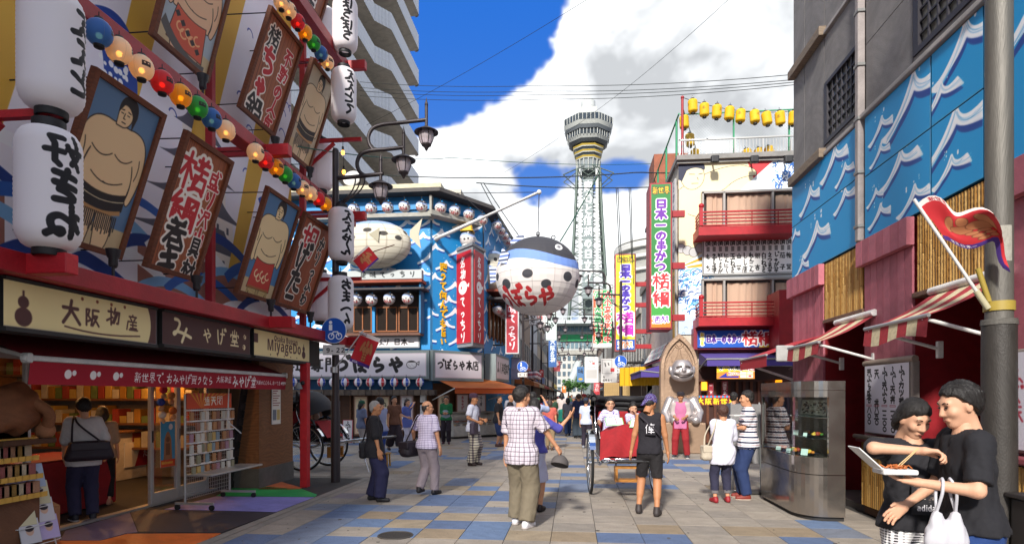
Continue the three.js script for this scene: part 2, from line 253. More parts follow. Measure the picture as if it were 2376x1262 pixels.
// ---------- ground ----------
{
struct('ground',box(-200,200,-0.5,-0.06,-420,60),worn(0x6f6c68,0.95));
const TW=0.547,TD=0.52,X0=-0.27,Z0=-0.30,gap=0.006;
const tones={a:0xa59b8e,b:0x9c9388,c:0xaca193,t:0x9f8d74,u:0xa89880,l:0x6c83a6,m:0x627699,n:0x7a869c,d:0x7f8694,p:0x877f86};
const tm={};for(const k in tones)tm[k]=mat(tones[k],0.82,{map:grainMap,bumpMap:bumpNoise,bumpScale:0.0015});
const road=new THREE.Group();road.name='paved_street';road.userData.kind='structure';scene.add(road);
part(road,'joint_bed',box(-30,30,-0.06,-0.012,-130,30),worn(0x4a4642,0.95));
const shapes={};const cell=(k)=>(shapes[k]??=(()=>{const g=plain(new RoundedBoxGeometry(TW - gap,0.05,TD - gap,1,0.004));metreUV(g,0.7);const uv=g.attributes.uv,a=rnd(),b=rnd();for(let i=0;i<uv.count;i++)uv.setXY(i,uv.getX(i)+ a,uv.getY(i)+ b);return g;})());
// the blue and tan tiles lie in loose diagonal flocks; those of the foreground follow the photograph
const set=new Map();
const mark=(px,py,k)=>{const p=onG(px,py);set.set(Math.floor((p.x - X0)/ TW)+ ',' + Math.floor((-p.z + Z0)/ TD),k);};
for(const[x,y,k]of[[800,1249,'l'],[770,1249,'m'],[918,1225,'l'],[870,1207,'l'],[835,1225,'a'],[960,1207,'u'],[905,1190,'t'],[985,1189,'m'],[1012,1207,'m'],[1040,1192,'u'],[1025,1152,'m'],[980,1168,'m'],[930,1175,'n'],[880,1180,'n'],[830,1190,'m'],[780,1205,'n'],[740,1225,'m'],[720,1246,'a'],[1060,1175,'m'],[1090,1160,'m'],[1140,1160,'m'],[1100,1190,'n'],[1150,1190,'m'],[1110,1175,'m'],[1120,1135,'l'],[1165,1140,'m'],[1060,1122,'n'],[1100,1115,'n'],[1040,1130,'u'],[1130,1120,'u'],[910,1142,'n'],[1190,1178,'n'],[1260,1170,'n'],[1280,1140,'m'],[1290,1120,'m'],[1270,1150,'u'],[1330,1140,'n'],[1330,1120,'m'],[1330,1100,'l'],[1320,1083,'m'],[1390,1127,'n'],[1440,1130,'n'],[1450,1115,'m'],[1410,1120,'u'],[1500,1220,'t'],[1520,1232,'t'],[1760,1235,'t'],[1800,1230,'t'],[1900,1228,'m'],[1860,1252,'m'],[1925,1218,'l'],[1930,1230,'d'],[1540,1108,'m'],[1620,1085,'l'],[1660,1090,'m'],[1700,1098,'m'],[1590,1090,'l'],[1570,1075,'m'],[1620,1070,'l'],[1650,1075,'l'],[760,1180,'d'],[815,1152,'p'],[690,1250,'n'],[640,1240,'m'],[590,1255,'m'],[700,1230,'n'],[760,1215,'m'],[800,1205,'n'],[1010,1060,'l'],[1050,1062,'l'],[960,1070,'l'],[930,1077,'l'],[900,1082,'m']])mark(x,y,k);
const near=[],far=[];const bykey={};
for(let j=2;j<150;j++)for(let i=-44;i<44;i++){
const x=X0 +(i + 0.5)*TW,z=Z0 -(j + 0.5)*TD,Zf=-z;
if(x<-4.28&&Zf<12.4)continue;
if(x>4.2&&Zf<12.5)continue;
if(Zf>26&&Math.abs(x)>7)continue;
if((Zf>15?Math.abs(x)>22:Math.abs(x)>14))continue;
let k=set.get(i + ',' +(j));
if(!k){
const n=noise3(i*0.16 + j*0.1,j*0.2 - i*0.06,3),q=noise3(i*1.7,j*1.3,8),o=Zf>13.5?0.36:0.66;
k=n>o?(q>0.45?'u':q>0?'l':q>-0.5?'m':'n'):q>0.84?'t':'abc'[(i*7 + j*13 + 500)% 3];
}
(Zf<11.6&&Zf>5.6&&Math.abs(x + 0.5)<5.4?near:far).push([x,z,k]);
}
near.sort((p,q)=>-p[1]+ q[1]).reverse();near.sort((p,q)=>q[1]- p[1]);
near.forEach(([x,z,k],i)=>{
if(i<299){const m=part(road,'paving_tile',cell(k +(i % 3)),tm[k]);m.position.set(x,-0.025 + rr(-0.0012,0.0012),z);m.rotation.z=rr(-0.0016,0.0016);}else far.push([x,z,k]);
});
for(const k in tones){
const L=far.filter((f)=>f[2]===k);if(!L.length)continue;const geos=L.map(([x,z])=>metreUV(plain(new THREE.BoxGeometry(TW - gap,0.05,TD - gap)).translate(x,-0.025,z),0.7));
const m=part(road,'far_tiles',merge(geos),tm[k]);m.userData.kind='stuff';
}
{const gum=[];for(let i=0;i<150;i++){const r=0.008 + 0.022*rnd()*rnd();gum.push(plain(new THREE.CylinderGeometry(r,r*1.1,0.003,9)).scale(1,1,0.6 + rnd()).translate(rr(-4,4),0.0015,-rr(5.5,14)));}const m=part(road,'gum_spots',merge(gum),mat(0x4a443f,0.9));m.userData.kind='stuff';}
// forecourt of the souvenir shop: stone kerb and painted zigzag floor
const kerb=worn(0x8d877e,0.9),A=onG(715,1140);
const court=new THREE.Group();court.name='shop_forecourt';court.userData.kind='structure';scene.add(court);
part(court,'floor_slab',box(-14,-4.3,-0.06,-0.002,-12.0,6),worn(0x33302f,0.8));
part(court,'kerb_stone',box(-4.297,-4.16,-0.06,0.006,-12.0,6),kerb);
part(court,'kerb_stone',box(-4.15,-4.02,-0.06,0.003,-12.28,6),kerb);
part(court,'kerb_stone',box(-14,-4.16,-0.06,0.006,-12.15,-12.005),kerb);
const strip=(pts,col)=>{const g=prism(poly(pts.map(([x,y])=>{const p=onG(x,y);return[p.x,p.z];})),0.004).rotateX(Math.PI / 2).translate(0,0.004,0);part(court,'painted_floor',metreUV(g),mat(col,0.55,{map:wearMap,bumpMap:bumpNoise,bumpScale:0.001}));};
strip([[590,1120],[640,1115],[700,1132],[690,1136],[600,1136]],0xd8703a);
strip([[545,1130],[600,1128.5],[700,1135],[735,1148],[730,1153],[500,1151]],0x16a050);
strip([[500,1152],[728,1154],[640,1188],[380,1182]],0x8d88cc);
strip([[300,1186],[375,1183],[640,1189],[510,1237],[320,1234]],0x302d36);
strip([[150,1232],[300,1190],[318,1235],[290,1238],[230,1254],[138,1254]],0x55527a);
strip([[295,1239],[512,1238],[430,1275],[120,1275],[130,1255],[232,1255]],0xe06a22);
const mh=thing('manhole_cover','small round dark iron manhole cover set in the blue and beige paving','manhole cover');const c=onG(917,1243);
part(mh,'cover',plain(new THREE.CylinderGeometry(0.21,0.21,0.02,32)).translate(c.x,-0.006,c.z),mat(0x37332f,0.7,{metalness:0.3,bumpMap:bumpNoise,bumpScale:0.004}));
part(mh,'rim',plain(new THREE.TorusGeometry(0.205,0.012,6,32).rotateX(Math.PI / 2)).translate(c.x,0.002,c.z),mat(0x4a4540,0.6,{metalness:0.3}));
}
// ---------- souvenir shop on the left ----------
const zAt=(px,X)=>onX(px,900,X).z;
function drawWrestler(c,W,H,k){
const sky=['#5b7da0','#a9b6bd','#4b7ba6','#c4b79c'][k],skin=['#efcb9a','#eabb92','#f0d6a2','#e4caa2'][k];
fillRect(c,sky,0,0,W,H);fillRect(c,'#cbb489',0,H*0.84,W,H*0.16);
c.save();c.translate(W / 2,0);c.scale(W / 100,H / 170);c.lineWidth=1.1;c.strokeStyle='#2b1c14';c.lineJoin='round';
const fs=(col)=>{c.fillStyle=col;c.fill();c.stroke();};
c.beginPath();c.moveTo(-17,120);c.quadraticCurveTo(-32,150,-22,168);c.lineTo(-4,168);c.lineTo(0,130);c.lineTo(6,168);c.lineTo(24,168);c.quadraticCurveTo(32,148,18,120);c.closePath();fs(skin);
c.beginPath();c.moveTo(-12,34);c.quadraticCurveTo(-42,30,-46,58);c.quadraticCurveTo(-50,88,-42,112);c.quadraticCurveTo(-36,120,-33,108);c.quadraticCurveTo(-36,84,-30,70);c.quadraticCurveTo(-38,100,-32,112);c.lineTo(32,112);c.quadraticCurveTo(40,96,30,70);c.quadraticCurveTo(38,86,33,108);c.quadraticCurveTo(38,120,42,108);c.quadraticCurveTo(50,80,45,56);c.quadraticCurveTo(40,30,14,34);c.closePath();fs(skin);
c.beginPath();c.moveTo(-30,66);c.quadraticCurveTo(-14,78,-1,66);c.moveTo(2,66);c.quadraticCurveTo(16,76,28,64);c.moveTo(-22,92);c.quadraticCurveTo(0,106,24,92);c.moveTo(-3,98);c.lineTo(2,99);c.moveTo(-40,62);c.quadraticCurveTo(-36,72,-38,82);c.moveTo(38,60);c.quadraticCurveTo(42,72,38,84);c.stroke();
if(k===0||k===3){c.beginPath();c.moveTo(-33,103);c.quadraticCurveTo(0,116,34,103);c.lineTo(34,122);c.quadraticCurveTo(0,134,-33,122);c.closePath();fs('#1d1a1c');c.beginPath();c.moveTo(-33,111);c.quadraticCurveTo(0,123,34,111);c.strokeStyle='#d9c9a0';c.stroke();c.beginPath();c.moveTo(-32,124);c.quadraticCurveTo(0,136,33,124);c.lineWidth=5;c.strokeStyle='#b98a54';c.stroke();c.lineWidth=1.6;c.strokeStyle='#2a2320';for(let i=-30;i<32;i +=2.6){c.beginPath();c.moveTo(i,130);c.lineTo(i + 1,150 + 3*Math.sin(i));c.stroke();}}
else{const col=k===1?'#d4573a':'#c2382c';c.beginPath();c.moveTo(-26,106);c.quadraticCurveTo(0,116,28,106);c.lineTo(34,158);c.lineTo(-32,158);c.closePath();fs(col);c.lineWidth=2.4;c.strokeStyle=k===1?'#f0b27a':'#f1dfb0';for(let i=0;i<5;i++){c.beginPath();c.arc(-14 + 8*i,132 + 6*(i % 2),6,0.4,4.6);c.stroke();}if(k===1){c.fillStyle='#2b2324';for(let i=0;i<5;i++){c.save();c.translate(-22 + i*11,118 + i*7);c.rotate(0.78);c.fillRect(-3.5,-3.5,7,7);c.restore();}c.fillStyle='#57524f';c.beginPath();c.moveTo(-40,132);c.quadraticCurveTo(-6,168,40,158);c.lineTo(40,166);c.quadraticCurveTo(-10,180,-44,146);c.fill();}else{c.strokeStyle='#8f7a3a';c.lineWidth=2;for(let i=-28;i<32;i +=3.4){c.beginPath();c.moveTo(i,154);c.lineTo(i,167);c.stroke();}}}
c.lineWidth=1;c.strokeStyle='#2b1c14';
c.beginPath();c.moveTo(-8,36);c.lineTo(-9,20);c.quadraticCurveTo(-8,8,3,8);c.quadraticCurveTo(13,9,12,22);c.quadraticCurveTo(11,34,2,36);c.closePath();fs(skin);
c.beginPath();c.moveTo(-9,22);c.quadraticCurveTo(-11,4,3,3);c.quadraticCurveTo(17,3,17,20);c.lineTo(14,34);c.lineTo(11,20);c.quadraticCurveTo(4,10,-4,13);c.closePath();fs('#191518');
c.beginPath();c.moveTo(-6,19);c.lineTo(-2,18);c.moveTo(3,18);c.lineTo(8,19);c.moveTo(-6,22);c.lineTo(-2,22);c.moveTo(3,22);c.lineTo(7,22);c.moveTo(0,21);c.lineTo(-1,27);c.lineTo(2,27);c.moveTo(-2,31);c.lineTo(4,31);c.stroke();
c.restore();
}
{
const XB=-4.98,XW=-5.92,XG=-6.5,ZE=-12.1;
const shop=thing('souvenir_shop_building','souvenir shop with painted mural wall and red timber frame over its shopfront','building');
// mural: pale mist, golden sunbeams, blue waves, castle roofs (print on the wall)
const mr=print(1500,1000,(c,W,H)=>{
fillRect(c,'#eee9f0',0,0,W,H);
for(let i=0;i<9;i++){c.fillStyle=i % 2?'#d8a834':'#c9cfe8';c.globalAlpha=i % 2?0.95:0.6;c.beginPath();c.moveTo(700,520);c.lineTo(150 + i*190,-40);c.lineTo(240 + i*190,-40);c.fill();}c.globalAlpha=1;
c.fillStyle='#ece8ee';for(let i=0;i<50;i++){c.beginPath();c.arc(W*rnd(),H*(0.2 + 0.5*rnd()),20 + 60*rnd(),0,7);c.globalAlpha=0.35;c.fill();}c.globalAlpha=1;
for(const[x,s]of[[560,1],[1120,1.15]]){for(let k=0;k<4;k++){const y=640 + k*62*s,w=(70 + k*34)*s;c.fillStyle='#efe6dc';c.fillRect(x - w*0.7,y,w*1.4,50*s);c.fillStyle='#5c5a66';c.beginPath();c.moveTo(x - w,y + 6);c.quadraticCurveTo(x - w*0.5,y - 6,x - w*0.4,y - 36*s);c.lineTo(x + w*0.4,y - 36*s);c.quadraticCurveTo(x + w*0.5,y - 6,x + w,y + 6);c.fill();for(let q=0;q<4 + k;q++)c.fillRect(x - w*0.55 + q*w*1.1 /(3 + k),y + 20,8,14);}c.fillStyle='#a0695a';c.fillRect(x - 150*s,890,300*s,120);}
c.strokeStyle='#3c4a9c';c.lineWidth=3;for(let i=0;i<130;i++){const x=W*rnd(),y=H*(0.3 + 0.45*rnd());c.beginPath();c.arc(x,y,8 + 8*rnd(),3.4,6.4);c.stroke();}
for(let i=0;i<7;i++){c.fillStyle='#d9a93a';c.beginPath();c.moveTo(260 + i*190,900);c.lineTo(420 + i*210,60);c.lineTo(500 + i*215,60);c.lineTo(300 + i*190,900);c.fill();}
for(const[x0,y0,sc]of[[900,640,0.6],[1380,760,0.5],[250,820,0.55]]){c.fillStyle='#23479e';c.beginPath();c.moveTo(x0 - 120*sc,y0 + 320*sc);c.quadraticCurveTo(x0 + 140*sc,y0 + 180*sc,x0 + 60*sc,y0 - 120*sc);c.quadraticCurveTo(x0 + 10*sc,y0 - 190*sc,x0 - 90*sc,y0 - 120*sc);c.quadraticCurveTo(x0 + 20*sc,y0 + 20*sc,x0 - 120*sc,y0 + 320*sc);c.fill();c.fillStyle='#f4f4f6';for(let i=0;i<60;i++){c.beginPath();c.arc(x0 +(-60 + 120*rnd())*sc,y0 +(-120 + 300*rnd())*sc,3 + 3*rnd(),0,7);c.fill();}}
for(let i=0;i<34;i++){const x=(i*47)% W,y=830 +((i*61)% 150);c.strokeStyle=['#2c5fb0','#1d3c86','#7fb2dd','#f2f2f4'][i % 4];c.lineWidth=14 + 10*rnd();c.beginPath();c.moveTo(x - 110,y + 20);c.quadraticCurveTo(x - 20,y - 60,x + 120,y + 10);c.stroke();}
});
const wg=box(XW - 0.25,XW,2.95,13.0,ZE,6);{const uv=wg.attributes.uv,n=wg.attributes.normal,p=wg.attributes.position;for(let i=0;i<uv.count;i++)if(n.getX(i)>0.5)uv.setXY(i,lerp(mr.u0,mr.u1,clamp((-1.5 - p.getZ(i))/ 12.2 + 0.0,0,1)),lerp(mr.v0,mr.v1,clamp((p.getY(i)- 2.95)/ 8.2,0,1)));else uv.setXY(i,mr.u0 + 0.01,mr.v1 - 0.01);}
// the mural sheet is cut into a grid so that its print keeps its scale
const wall=plain(new THREE.PlaneGeometry(12.2,8.2,6,6)).rotateY(Math.PI / 2).translate(XW + 0.004,2.95 + 4.1,-1.5 + 6.1 - 12.2 - 0.0 + 0);fitUV(wall,mr);
part(shop,'mural_wall',box(XW - 0.3,XW,2.95,11.4,ZE,6),worn(0xbdb7c4));
part(shop,'mural',wall.translate(0,0,1.55),printMat(mr,0.7));
part(shop,'rear_block',box(-15,XW - 0.302,2.95,10.4,ZE,6),worn(0x9c9690));
part(shop,'roof',box(-15.1,XW - 0.31,10.4,10.6,ZE - 0.1,6),M.grey);
for(const[y0,y1,ze]of[[2.76,2.95,-13.3],[5.42,5.62,-12.9],[8.62,8.84,-12.6],[11.3,11.5,-12.3]])part(shop,'beam',rbox(XB - 0.04,XB + 0.2,y0,y1,ze,6,0.01),M.red);
for(const[y0,y1]of[[2.951,5.419],[5.621,8.619],[8.841,11.3]])for(const px of[487,702]){const z=zAt(px,-5.7);part(shop,'frame_post',rbox(-5.76,-5.64,y0 - 0.1,y1 + 0.1,z - 0.05,z + 0.05,0.008),M.red);for(const yy of[y0 - 0.06,y1 + 0.06])part(shop,'strut',beam(V(XB - 0.03,yy,z),V(XW + 0.01,yy,z),0.06,0.06),M.red);}
// arms that carry the tall lanterns
const zl=-12.45,za=zAt(118,-4.6);
for(const[y,z]of[[2.86,zl],[5.52,zl],[8.73,zl],[2.86,za],[2.86,zAt(600,XB)],[5.52,zAt(590,XB)]])part(shop,'arm',rbox(XB + 0.19,XB + 0.58,y - 0.09,y + 0.09,z - 0.07,z + 0.07,0.01),M.redLight);
for(const[y,z]of[[4.19,zl],[7.16,zl],[4.2,za]]){part(shop,'bracket',merge([beam(V(XW,y,z),V(-4.5,y,z),0.07,0.07),beam(V(XW,y - 0.75,z),V(-5.1,y - 0.06,z),0.06,0.06)]),M.redLight);}
const postP=onG(707,1130);part(shop,'corner_post',rbox(postP.x - 0.07,postP.x + 0.07,0.0,2.31,postP.z - 0.07,postP.z + 0.07,0.01),M.redLight,'bright red square corner post under the signboard');
// shopfront
part(shop,'signboard_backing',box(XB - 0.3,XB - 0.035,2.28,2.76,ZE + 0.6,6),M.dark);
part(shop,'soffit',box(XG - 0.2,XB - 0.302,2.62,2.76,ZE,6),worn(0x3a3230));
part(shop,'shop_ceiling',box(-12,XG - 0.202,2.66,2.76,ZE,6),worn(0x8d8070));
part(shop,'back_wall',box(-12.2,-12,0,2.76,ZE,6),worn(0x8a5a30));
part(shop,'end_wall',box(-12,XG,0.0,2.61,ZE,ZE + 0.2),worn(0x7a6a58));
part(shop,'sill',box(XG - 0.06,XG + 0.06,-0.002,0.03,zAt(560,XG),zAt(20,XG)),M.alu);
const frameM=mat(0xb9b6b2,0.45,{metalness:0.5});
const doorLeaf=(pa,pb,X,name)=>{const z0=zAt(pa,X),z1=zAt(pb,X),b=0.07;const d=part(shop,name,merge([rbox(X - 0.03,X + 0.03,0.03,2.2,z0 - b,z0),rbox(X - 0.03,X + 0.03,0.03,2.2,z1,z1 + b),box(X - 0.028,X + 0.028,0.03,0.2,z0 - b - 0.001,z1 + b + 0.001),box(X - 0.028,X + 0.028,2.13,2.2,z0 - b - 0.001,z1 + b + 0.001)]),frameM);part(d,'pane',box(X - 0.004,X + 0.004,0.2,2.13,z1 + b,z0 - b),M.glass);part(d,'pull',box(X + 0.03,X + 0.035,0.98,1.16,z0 - b + 0.02,z0 - b + 0.05),M.black);return d;};
doorLeaf(345,412,XG + 0.04,'sliding_door');doorLeaf(408,480,XG - 0.04,'sliding_door');doorLeaf(-60,66,XG,'sliding_door');
part(shop,'transom',box(XG - 0.04,XG + 0.04,2.2,2.6,zAt(560,XG),zAt(-60,XG)),worn(0x40342e));
for(const px of[70,200,340,480])part(shop,'mullion',box(XG + 0.04,XG + 0.07,2.2,2.6,zAt(px,XG)- 0.05,zAt(px,XG)+ 0.05),frameM);
// leaning buttress of black stone blocks and the timber end wall
{const za0=zAt(520,-6.25),zb0=zAt(568,-6.25);const but=part(shop,'leaning_buttress',prism(poly([[XG - 0.3,0],[XG + 0.25,0],[XG + 0.62,2.6],[XG - 0.3,2.6]]),Math.abs(zb0 - za0)*0.8).translate(0,0,zb0 + 0.05),worn(0x241f21,0.8));
const bk=metreUV(plain(new RoundedBoxGeometry(0.03,0.135,0.27,1,0.012)),3),L=Math.abs(zb0 - za0)*0.8;
for(let r=0;r<18;r++)for(let q=0;q<5;q++){const z=zb0 + 0.05 +(q +(r % 2)*0.5)*0.28 + 0.1;if(z>zb0 + L)continue;const y=0.08 + r*0.142,t=y / 2.6;const m=part(but,'stone_block',bk,[M.black,mat(0x2b2628,0.7),mat(0x1d1a1c,0.65)][(r*3 + q)% 3]);m.position.set(XG + 0.25 + 0.37*t + 0.012,y,z);m.rotation.z=-0.142;}}
{const zt=zAt(596,-6.2),zs=zAt(636,-5.75);part(shop,'timber_end_wall',box(-6.6,-5.75,0.36,2.6,ZE + 0.22,zAt(600,-5.75)),wood(0x8c5a32));part(shop,'stone_base',box(-6.62,-5.73,0,0.36,ZE + 0.22,zAt(600,-5.73)),worn(0x615d58));
sign('notice_poster','white information poster with two photographs on the timber wall beside the shop','poster',0.34,0.8,0.01,220,(c,W,H)=>{fillRect(c,'#e6e2d8',0,0,W,H);c.fillStyle='#8c4a44';for(let i=0;i<9;i++)c.fillRect(3,6 + i*4.6,W*(0.4 + 0.5*((i*37)% 10)/ 10),1.6);fillRect(c,'#6d7886',3,52,14,20);fillRect(c,'#c0a860',19,52,12,20);},'#ddd',{m:faceXp(V(-5.735,1.55,(zAt(612,-5.74)+ ZE)/ 2 + 0.25))});}
// awning with printed valance
{const X=-5.3,z0=zAt(65,X),z1=zAt(662,X),aw=thing('shop_awning','red fabric awning with white lettering along its front over the shop doors','awning'),L=z0 - z1;
const vr=print(1500,60,(c,W,H)=>{fillRect(c,'#a3182b',0,0,W,H);const o={fill:'#f2ece8',weight:0.11};for(let i=0;i<3;i++){c.fillStyle='#f2ece8';for(const q of[130 + i*95,1455 + i*18]){const k=i&&q>1300?0.5:q>1300?0.5:1;c.beginPath();c.arc(q,30,13*k,0,7);c.arc(q + 22*k,26,8*k,0,7);c.fill();}}text(c,'新世界で、おみやげ買うなら',400,12,36,o);text(c,'大阪物産',880,10,28,o);text(c,'みやげ堂',1000,4,50,{...o,weight:0.13});text(c,'大阪のええもん、おいてまっせ。',1205,20,20,{...o,weight:0.13});});
part(aw,'valance',board(L,0.23,0.006,vr).applyMatrix4(faceXp(V(X,1.925,(z0 + z1)/ 2),0.12)),printMat(vr,0.85),'red valance printed with white gourds and Japanese lettering');
part(aw,'front_bar',rbox(X - 0.05,X + 0.015,2.04,2.1,z1 - 0.03,z0 + 0.06,0.02,2),M.white);
part(aw,'canopy',quad(V(X - 0.02,2.09,z0),V(X - 0.02,2.09,z1),V(XG + 0.1,2.5,z1),V(XG + 0.1,2.5,z0)),mat(0x9c1a2a,0.85));
for(const z of[z0 - 0.25,z1 + 0.25])part(aw,'folding_arm',beam(V(X - 0.04,2.05,z),V(XG + 0.1,2.3,z),0.04,0.04),M.white);
for(const z of[z0,z1])part(aw,'end_cap',rbox(X - 0.07,X + 0.03,2.02,2.12,z - 0.03,z + 0.03,0.02,2),M.white);}
// three fascia signs
const fascia=(pa,pb,label,draw,bg,y0=2.31,y1=2.72)=>{const za2=zAt(pa,XB),zb2=zAt(pb,XB),w=za2 - zb2;const s=thing('fascia_sign',label,'sign');sign('sign_face',null,null,w,y1 - y0,0.05,130,draw,'#222',{m:faceXp(V(XB + 0.0,(y0 + y1)/ 2,(za2 + zb2)/ 2)),parent:s});part(s,'lower_trim',box(XB - 0.03,XB + 0.05,y0 - 0.04,y0 - 0.002,zb2,za2),M.dark);part(s,'upper_trim',box(XB - 0.03,XB + 0.05,y1 + 0.002,y1 + 0.03,zb2,za2),M.dark);};
const brown='#4a2420',cream='#e3cf94';
const gourd=(c,x,y,s)=>{c.fillStyle=brown;c.beginPath();c.arc(x,y + 7*s,6.5*s,0,7);c.arc(x,y - 3*s,4.2*s,0,7);c.fill();c.fillRect(x - 0.8*s,y - 11*s,1.6*s,6*s);};
fascia(0,357,'long cream shop sign with a brown gourd and four large brown characters',(c,W,H)=>{fillRect(c,brown,0,0,W,H);c.fillStyle=cream;c.beginPath();c.moveTo(0,0);c.lineTo(W - 14,0);c.quadraticCurveTo(W - 4,H / 2,W - 14,H);c.lineTo(0,H);c.fill();gourd(c,W*0.1,H*0.53,1.35);'大阪物産'.split('').forEach((ch,i)=>text(c,ch,W*0.3 + i*W*0.15,H*(0.16 + 0.1*(i % 2)),H*[0.62,0.5,0.5,0.46][i],{fill:brown,weight:0.13}));c.strokeStyle=brown;c.lineWidth=1.6;c.beginPath();c.moveTo(W*0.33,H*0.84);c.quadraticCurveTo(W*0.55,H*1.0,W*0.86,H*0.84);c.stroke();c.fillStyle='#7b3a20';for(let i=0;i<4;i++){c.beginPath();c.arc(W*(0.44 + i*0.1),H*0.1,1.8,0,7);c.fill();}},cream);
fascia(371,575,'dark brown shop sign with large flowing cream characters',(c,W,H)=>{fillRect(c,'#43211f',0,0,W,H);const o={fill:'#e8d9a8',weight:0.12};text(c,'み',W*0.06,H*0.02,H*0.9,{...o,sx:1.3});text(c,'や',W*0.4,H*0.22,H*0.56,o);text(c,'げ',W*0.56,H*0.18,H*0.6,o);text(c,'堂',W*0.72,H*0.12,H*0.66,o);c.fillStyle='#e8d9a8';c.beginPath();c.arc(W*0.93,H*0.35,4,0,7);c.arc(W*0.92,H*0.75,4,0,7);c.fill();text(c,'ど',W*0.905,H*0.26,7,{fill:'#43211f'});text(c,'う',W*0.895,H*0.66,7,{fill:'#43211f'});},'#222',2.33,2.72);
fascia(585,714,'short cream shop sign with brown roman lettering and a small gourd',(c,W,H)=>{fillRect(c,cream,0,0,W,H);fillRect(c,brown,0,H*0.15,W*0.06,H*0.35);c.fillStyle=brown;c.font='bold 13px sans-serif';c.textAlign='left';c.fillText('Osaka Bussan',W*0.32,H*0.34);c.font='bold 26px sans-serif';c.fillText('MiyageDo',W*0.2,H*0.74);gourd(c,W*0.88,H*0.53,1.1);for(let i=0;i<5;i++){c.beginPath();c.arc(W*(0.26 + i*0.12),H*0.9,1.4,0,7);c.fill();}},cream,2.33,2.74);
// boards that lean out from the wall
const lean=(name,label,category,TL,TR,BR,BL,draw,group)=>{
const Xb=-5.5,a=onX(...BL,Xb),b=onX(...BR,Xb),t1=onZ(...TL,a.z),t2=onZ(...TR,b.z),w=a.z - b.z;
const bot=V(Xb,(a.y + b.y)/ 2,(a.z + b.z)/ 2),top=V(clamp((t1.x + t2.x)/ 2,-5.3,-4.85),(t1.y + t2.y)/ 2,bot.z),up=top.clone().sub(bot),h=up.length();up.normalize();
const m=basis(bot.clone().add(top).multiplyScalar(0.5),V(0,0,-1),up),o=thing(name,label,category,group),f=0.07;
sign('picture',null,null,w - f,h - f,0.03,130,draw,'#6a3d24',{m:m.clone(),parent:o,rough:0.55});
const fr=(x0,x1,y0,y1)=>part(o,'frame_rail',rbox(x0,x1,y0,y1,-0.03,0.05,0.008).applyMatrix4(m),M.brownFrame);
fr(-w / 2,-w / 2 + f,-h / 2,h / 2);fr(w / 2 - f,w / 2,-h / 2,h / 2);fr(-w / 2 + f,w / 2 - f,h / 2 - f,h / 2);fr(-w / 2 + f,w / 2 - f,-h / 2,-h / 2 + f);
for(const s of[-1,1]){const p=V(s*(w / 2 - 0.06),h / 2 - 0.1,-0.02).applyMatrix4(m);part(o,'stay',bar(p,V(XW + 0.01,p.y + 0.02,p.z),0.009),M.iron);const q=V(s*(w / 2 - 0.1),-h / 2 + 0.1,-0.02).applyMatrix4(m);part(o,'stay',bar(q,V(XW + 0.01,q.y,q.z),0.009),M.iron);}
};
const wr='framed wrestler prints on the shop wall',br='wooden menu boards on the shop wall';
const big=(c,s,x,y,z,col,o={})=>text(c,s,x,y,z,{fill:col,edge:'#f4ece0',ew:0.12,weight:0.17,vert:true,gap:1.0,...o});
const woodBg=(c,W,H,col)=>{fillRect(c,col,0,0,W,H);c.strokeStyle='rgba(60,25,8,0.35)';for(let i=0;i<40;i++){c.lineWidth=0.4 + rnd();const x=W*rnd();c.beginPath();c.moveTo(x,0);c.bezierCurveTo(x + 4*rnd(),H*0.3,x - 4*rnd(),H*0.6,x + 3,H);c.stroke();}};
lean('framed_print','large framed print of a standing wrestler in a black fringed apron','framed print',[216,152],[378,264],[274,601],[92,548],(c,W,H)=>drawWrestler(c,W,H,0),wr);
lean('menu_board','brown wooden board with red and black characters above the dark brown shop sign','sign',[425,298],[540,375],[450,655],[330,617],(c,W,H)=>{woodBg(c,W,H,'#a55a33');big(c,'横綱',W*0.06,H*0.08,W*0.52,'#c3222c',{sx:1.12,sy:1.02});big(c,'巻き',W*0.08,H*0.56,W*0.48,'#201c1c',{sx:1.1});big(c,'盛り沢山',W*0.66,H*0.12,W*0.28,'#c3222c');big(c,'具材',W*0.66,H*0.68,W*0.28,'#201c1c',{gap:1.15});},br);
lean('framed_print','framed print of a wrestler in a red and white apron','framed print',[620,430],[692,482],[627,700],[543,684],(c,W,H)=>drawWrestler(c,W,H,2),wr);
lean('menu_board','brown wooden board about fried octopus balls, beside the lamp post end of the wall','sign',[712,492],[770,535],[710,730],[632,705],(c,W,H)=>{woodBg(c,W,H,'#9c4f2c');big(c,'揚',W*0.12,H*0.08,W*0.44,'#c3222c');big(c,'げたこ焼き',W*0.13,H*0.26,W*0.38,'#201c1c');big(c,'かりっふわっとろっ',W*0.64,H*0.12,W*0.22,'#201c1c',{gap:0.95});},br);
lean('framed_print','framed print of a wrestler in an orange apron, above the middle beam','framed print',[415,-190],[545,-75],[478,182],[345,92],(c,W,H)=>drawWrestler(c,W,H,1),wr);
lean('menu_board','brown wooden board for wrestlers hot pot, above the middle beam','sign',[625,20],[700,98],[632,305],[550,262],(c,W,H)=>{woodBg(c,W,H,'#a55f3d');big(c,'横綱',W*0.12,H*0.08,W*0.3,'#201c1c',{gap:0.9});big(c,'ちゃんこ',W*0.1,H*0.28,W*0.42,'#c3222c',{gap:0.9});big(c,'鍋',W*0.1,H*0.78,W*0.44,'#201c1c');big(c,'不動の人気名物',W*0.64,H*0.14,W*0.26,'#c3222c',{gap:1.05});},br);
lean('framed_print','framed print of a pale wrestler in a white and black chequered apron','framed print',[722,135],[776,196],[714,392],[655,350],(c,W,H)=>drawWrestler(c,W,H,3),wr);
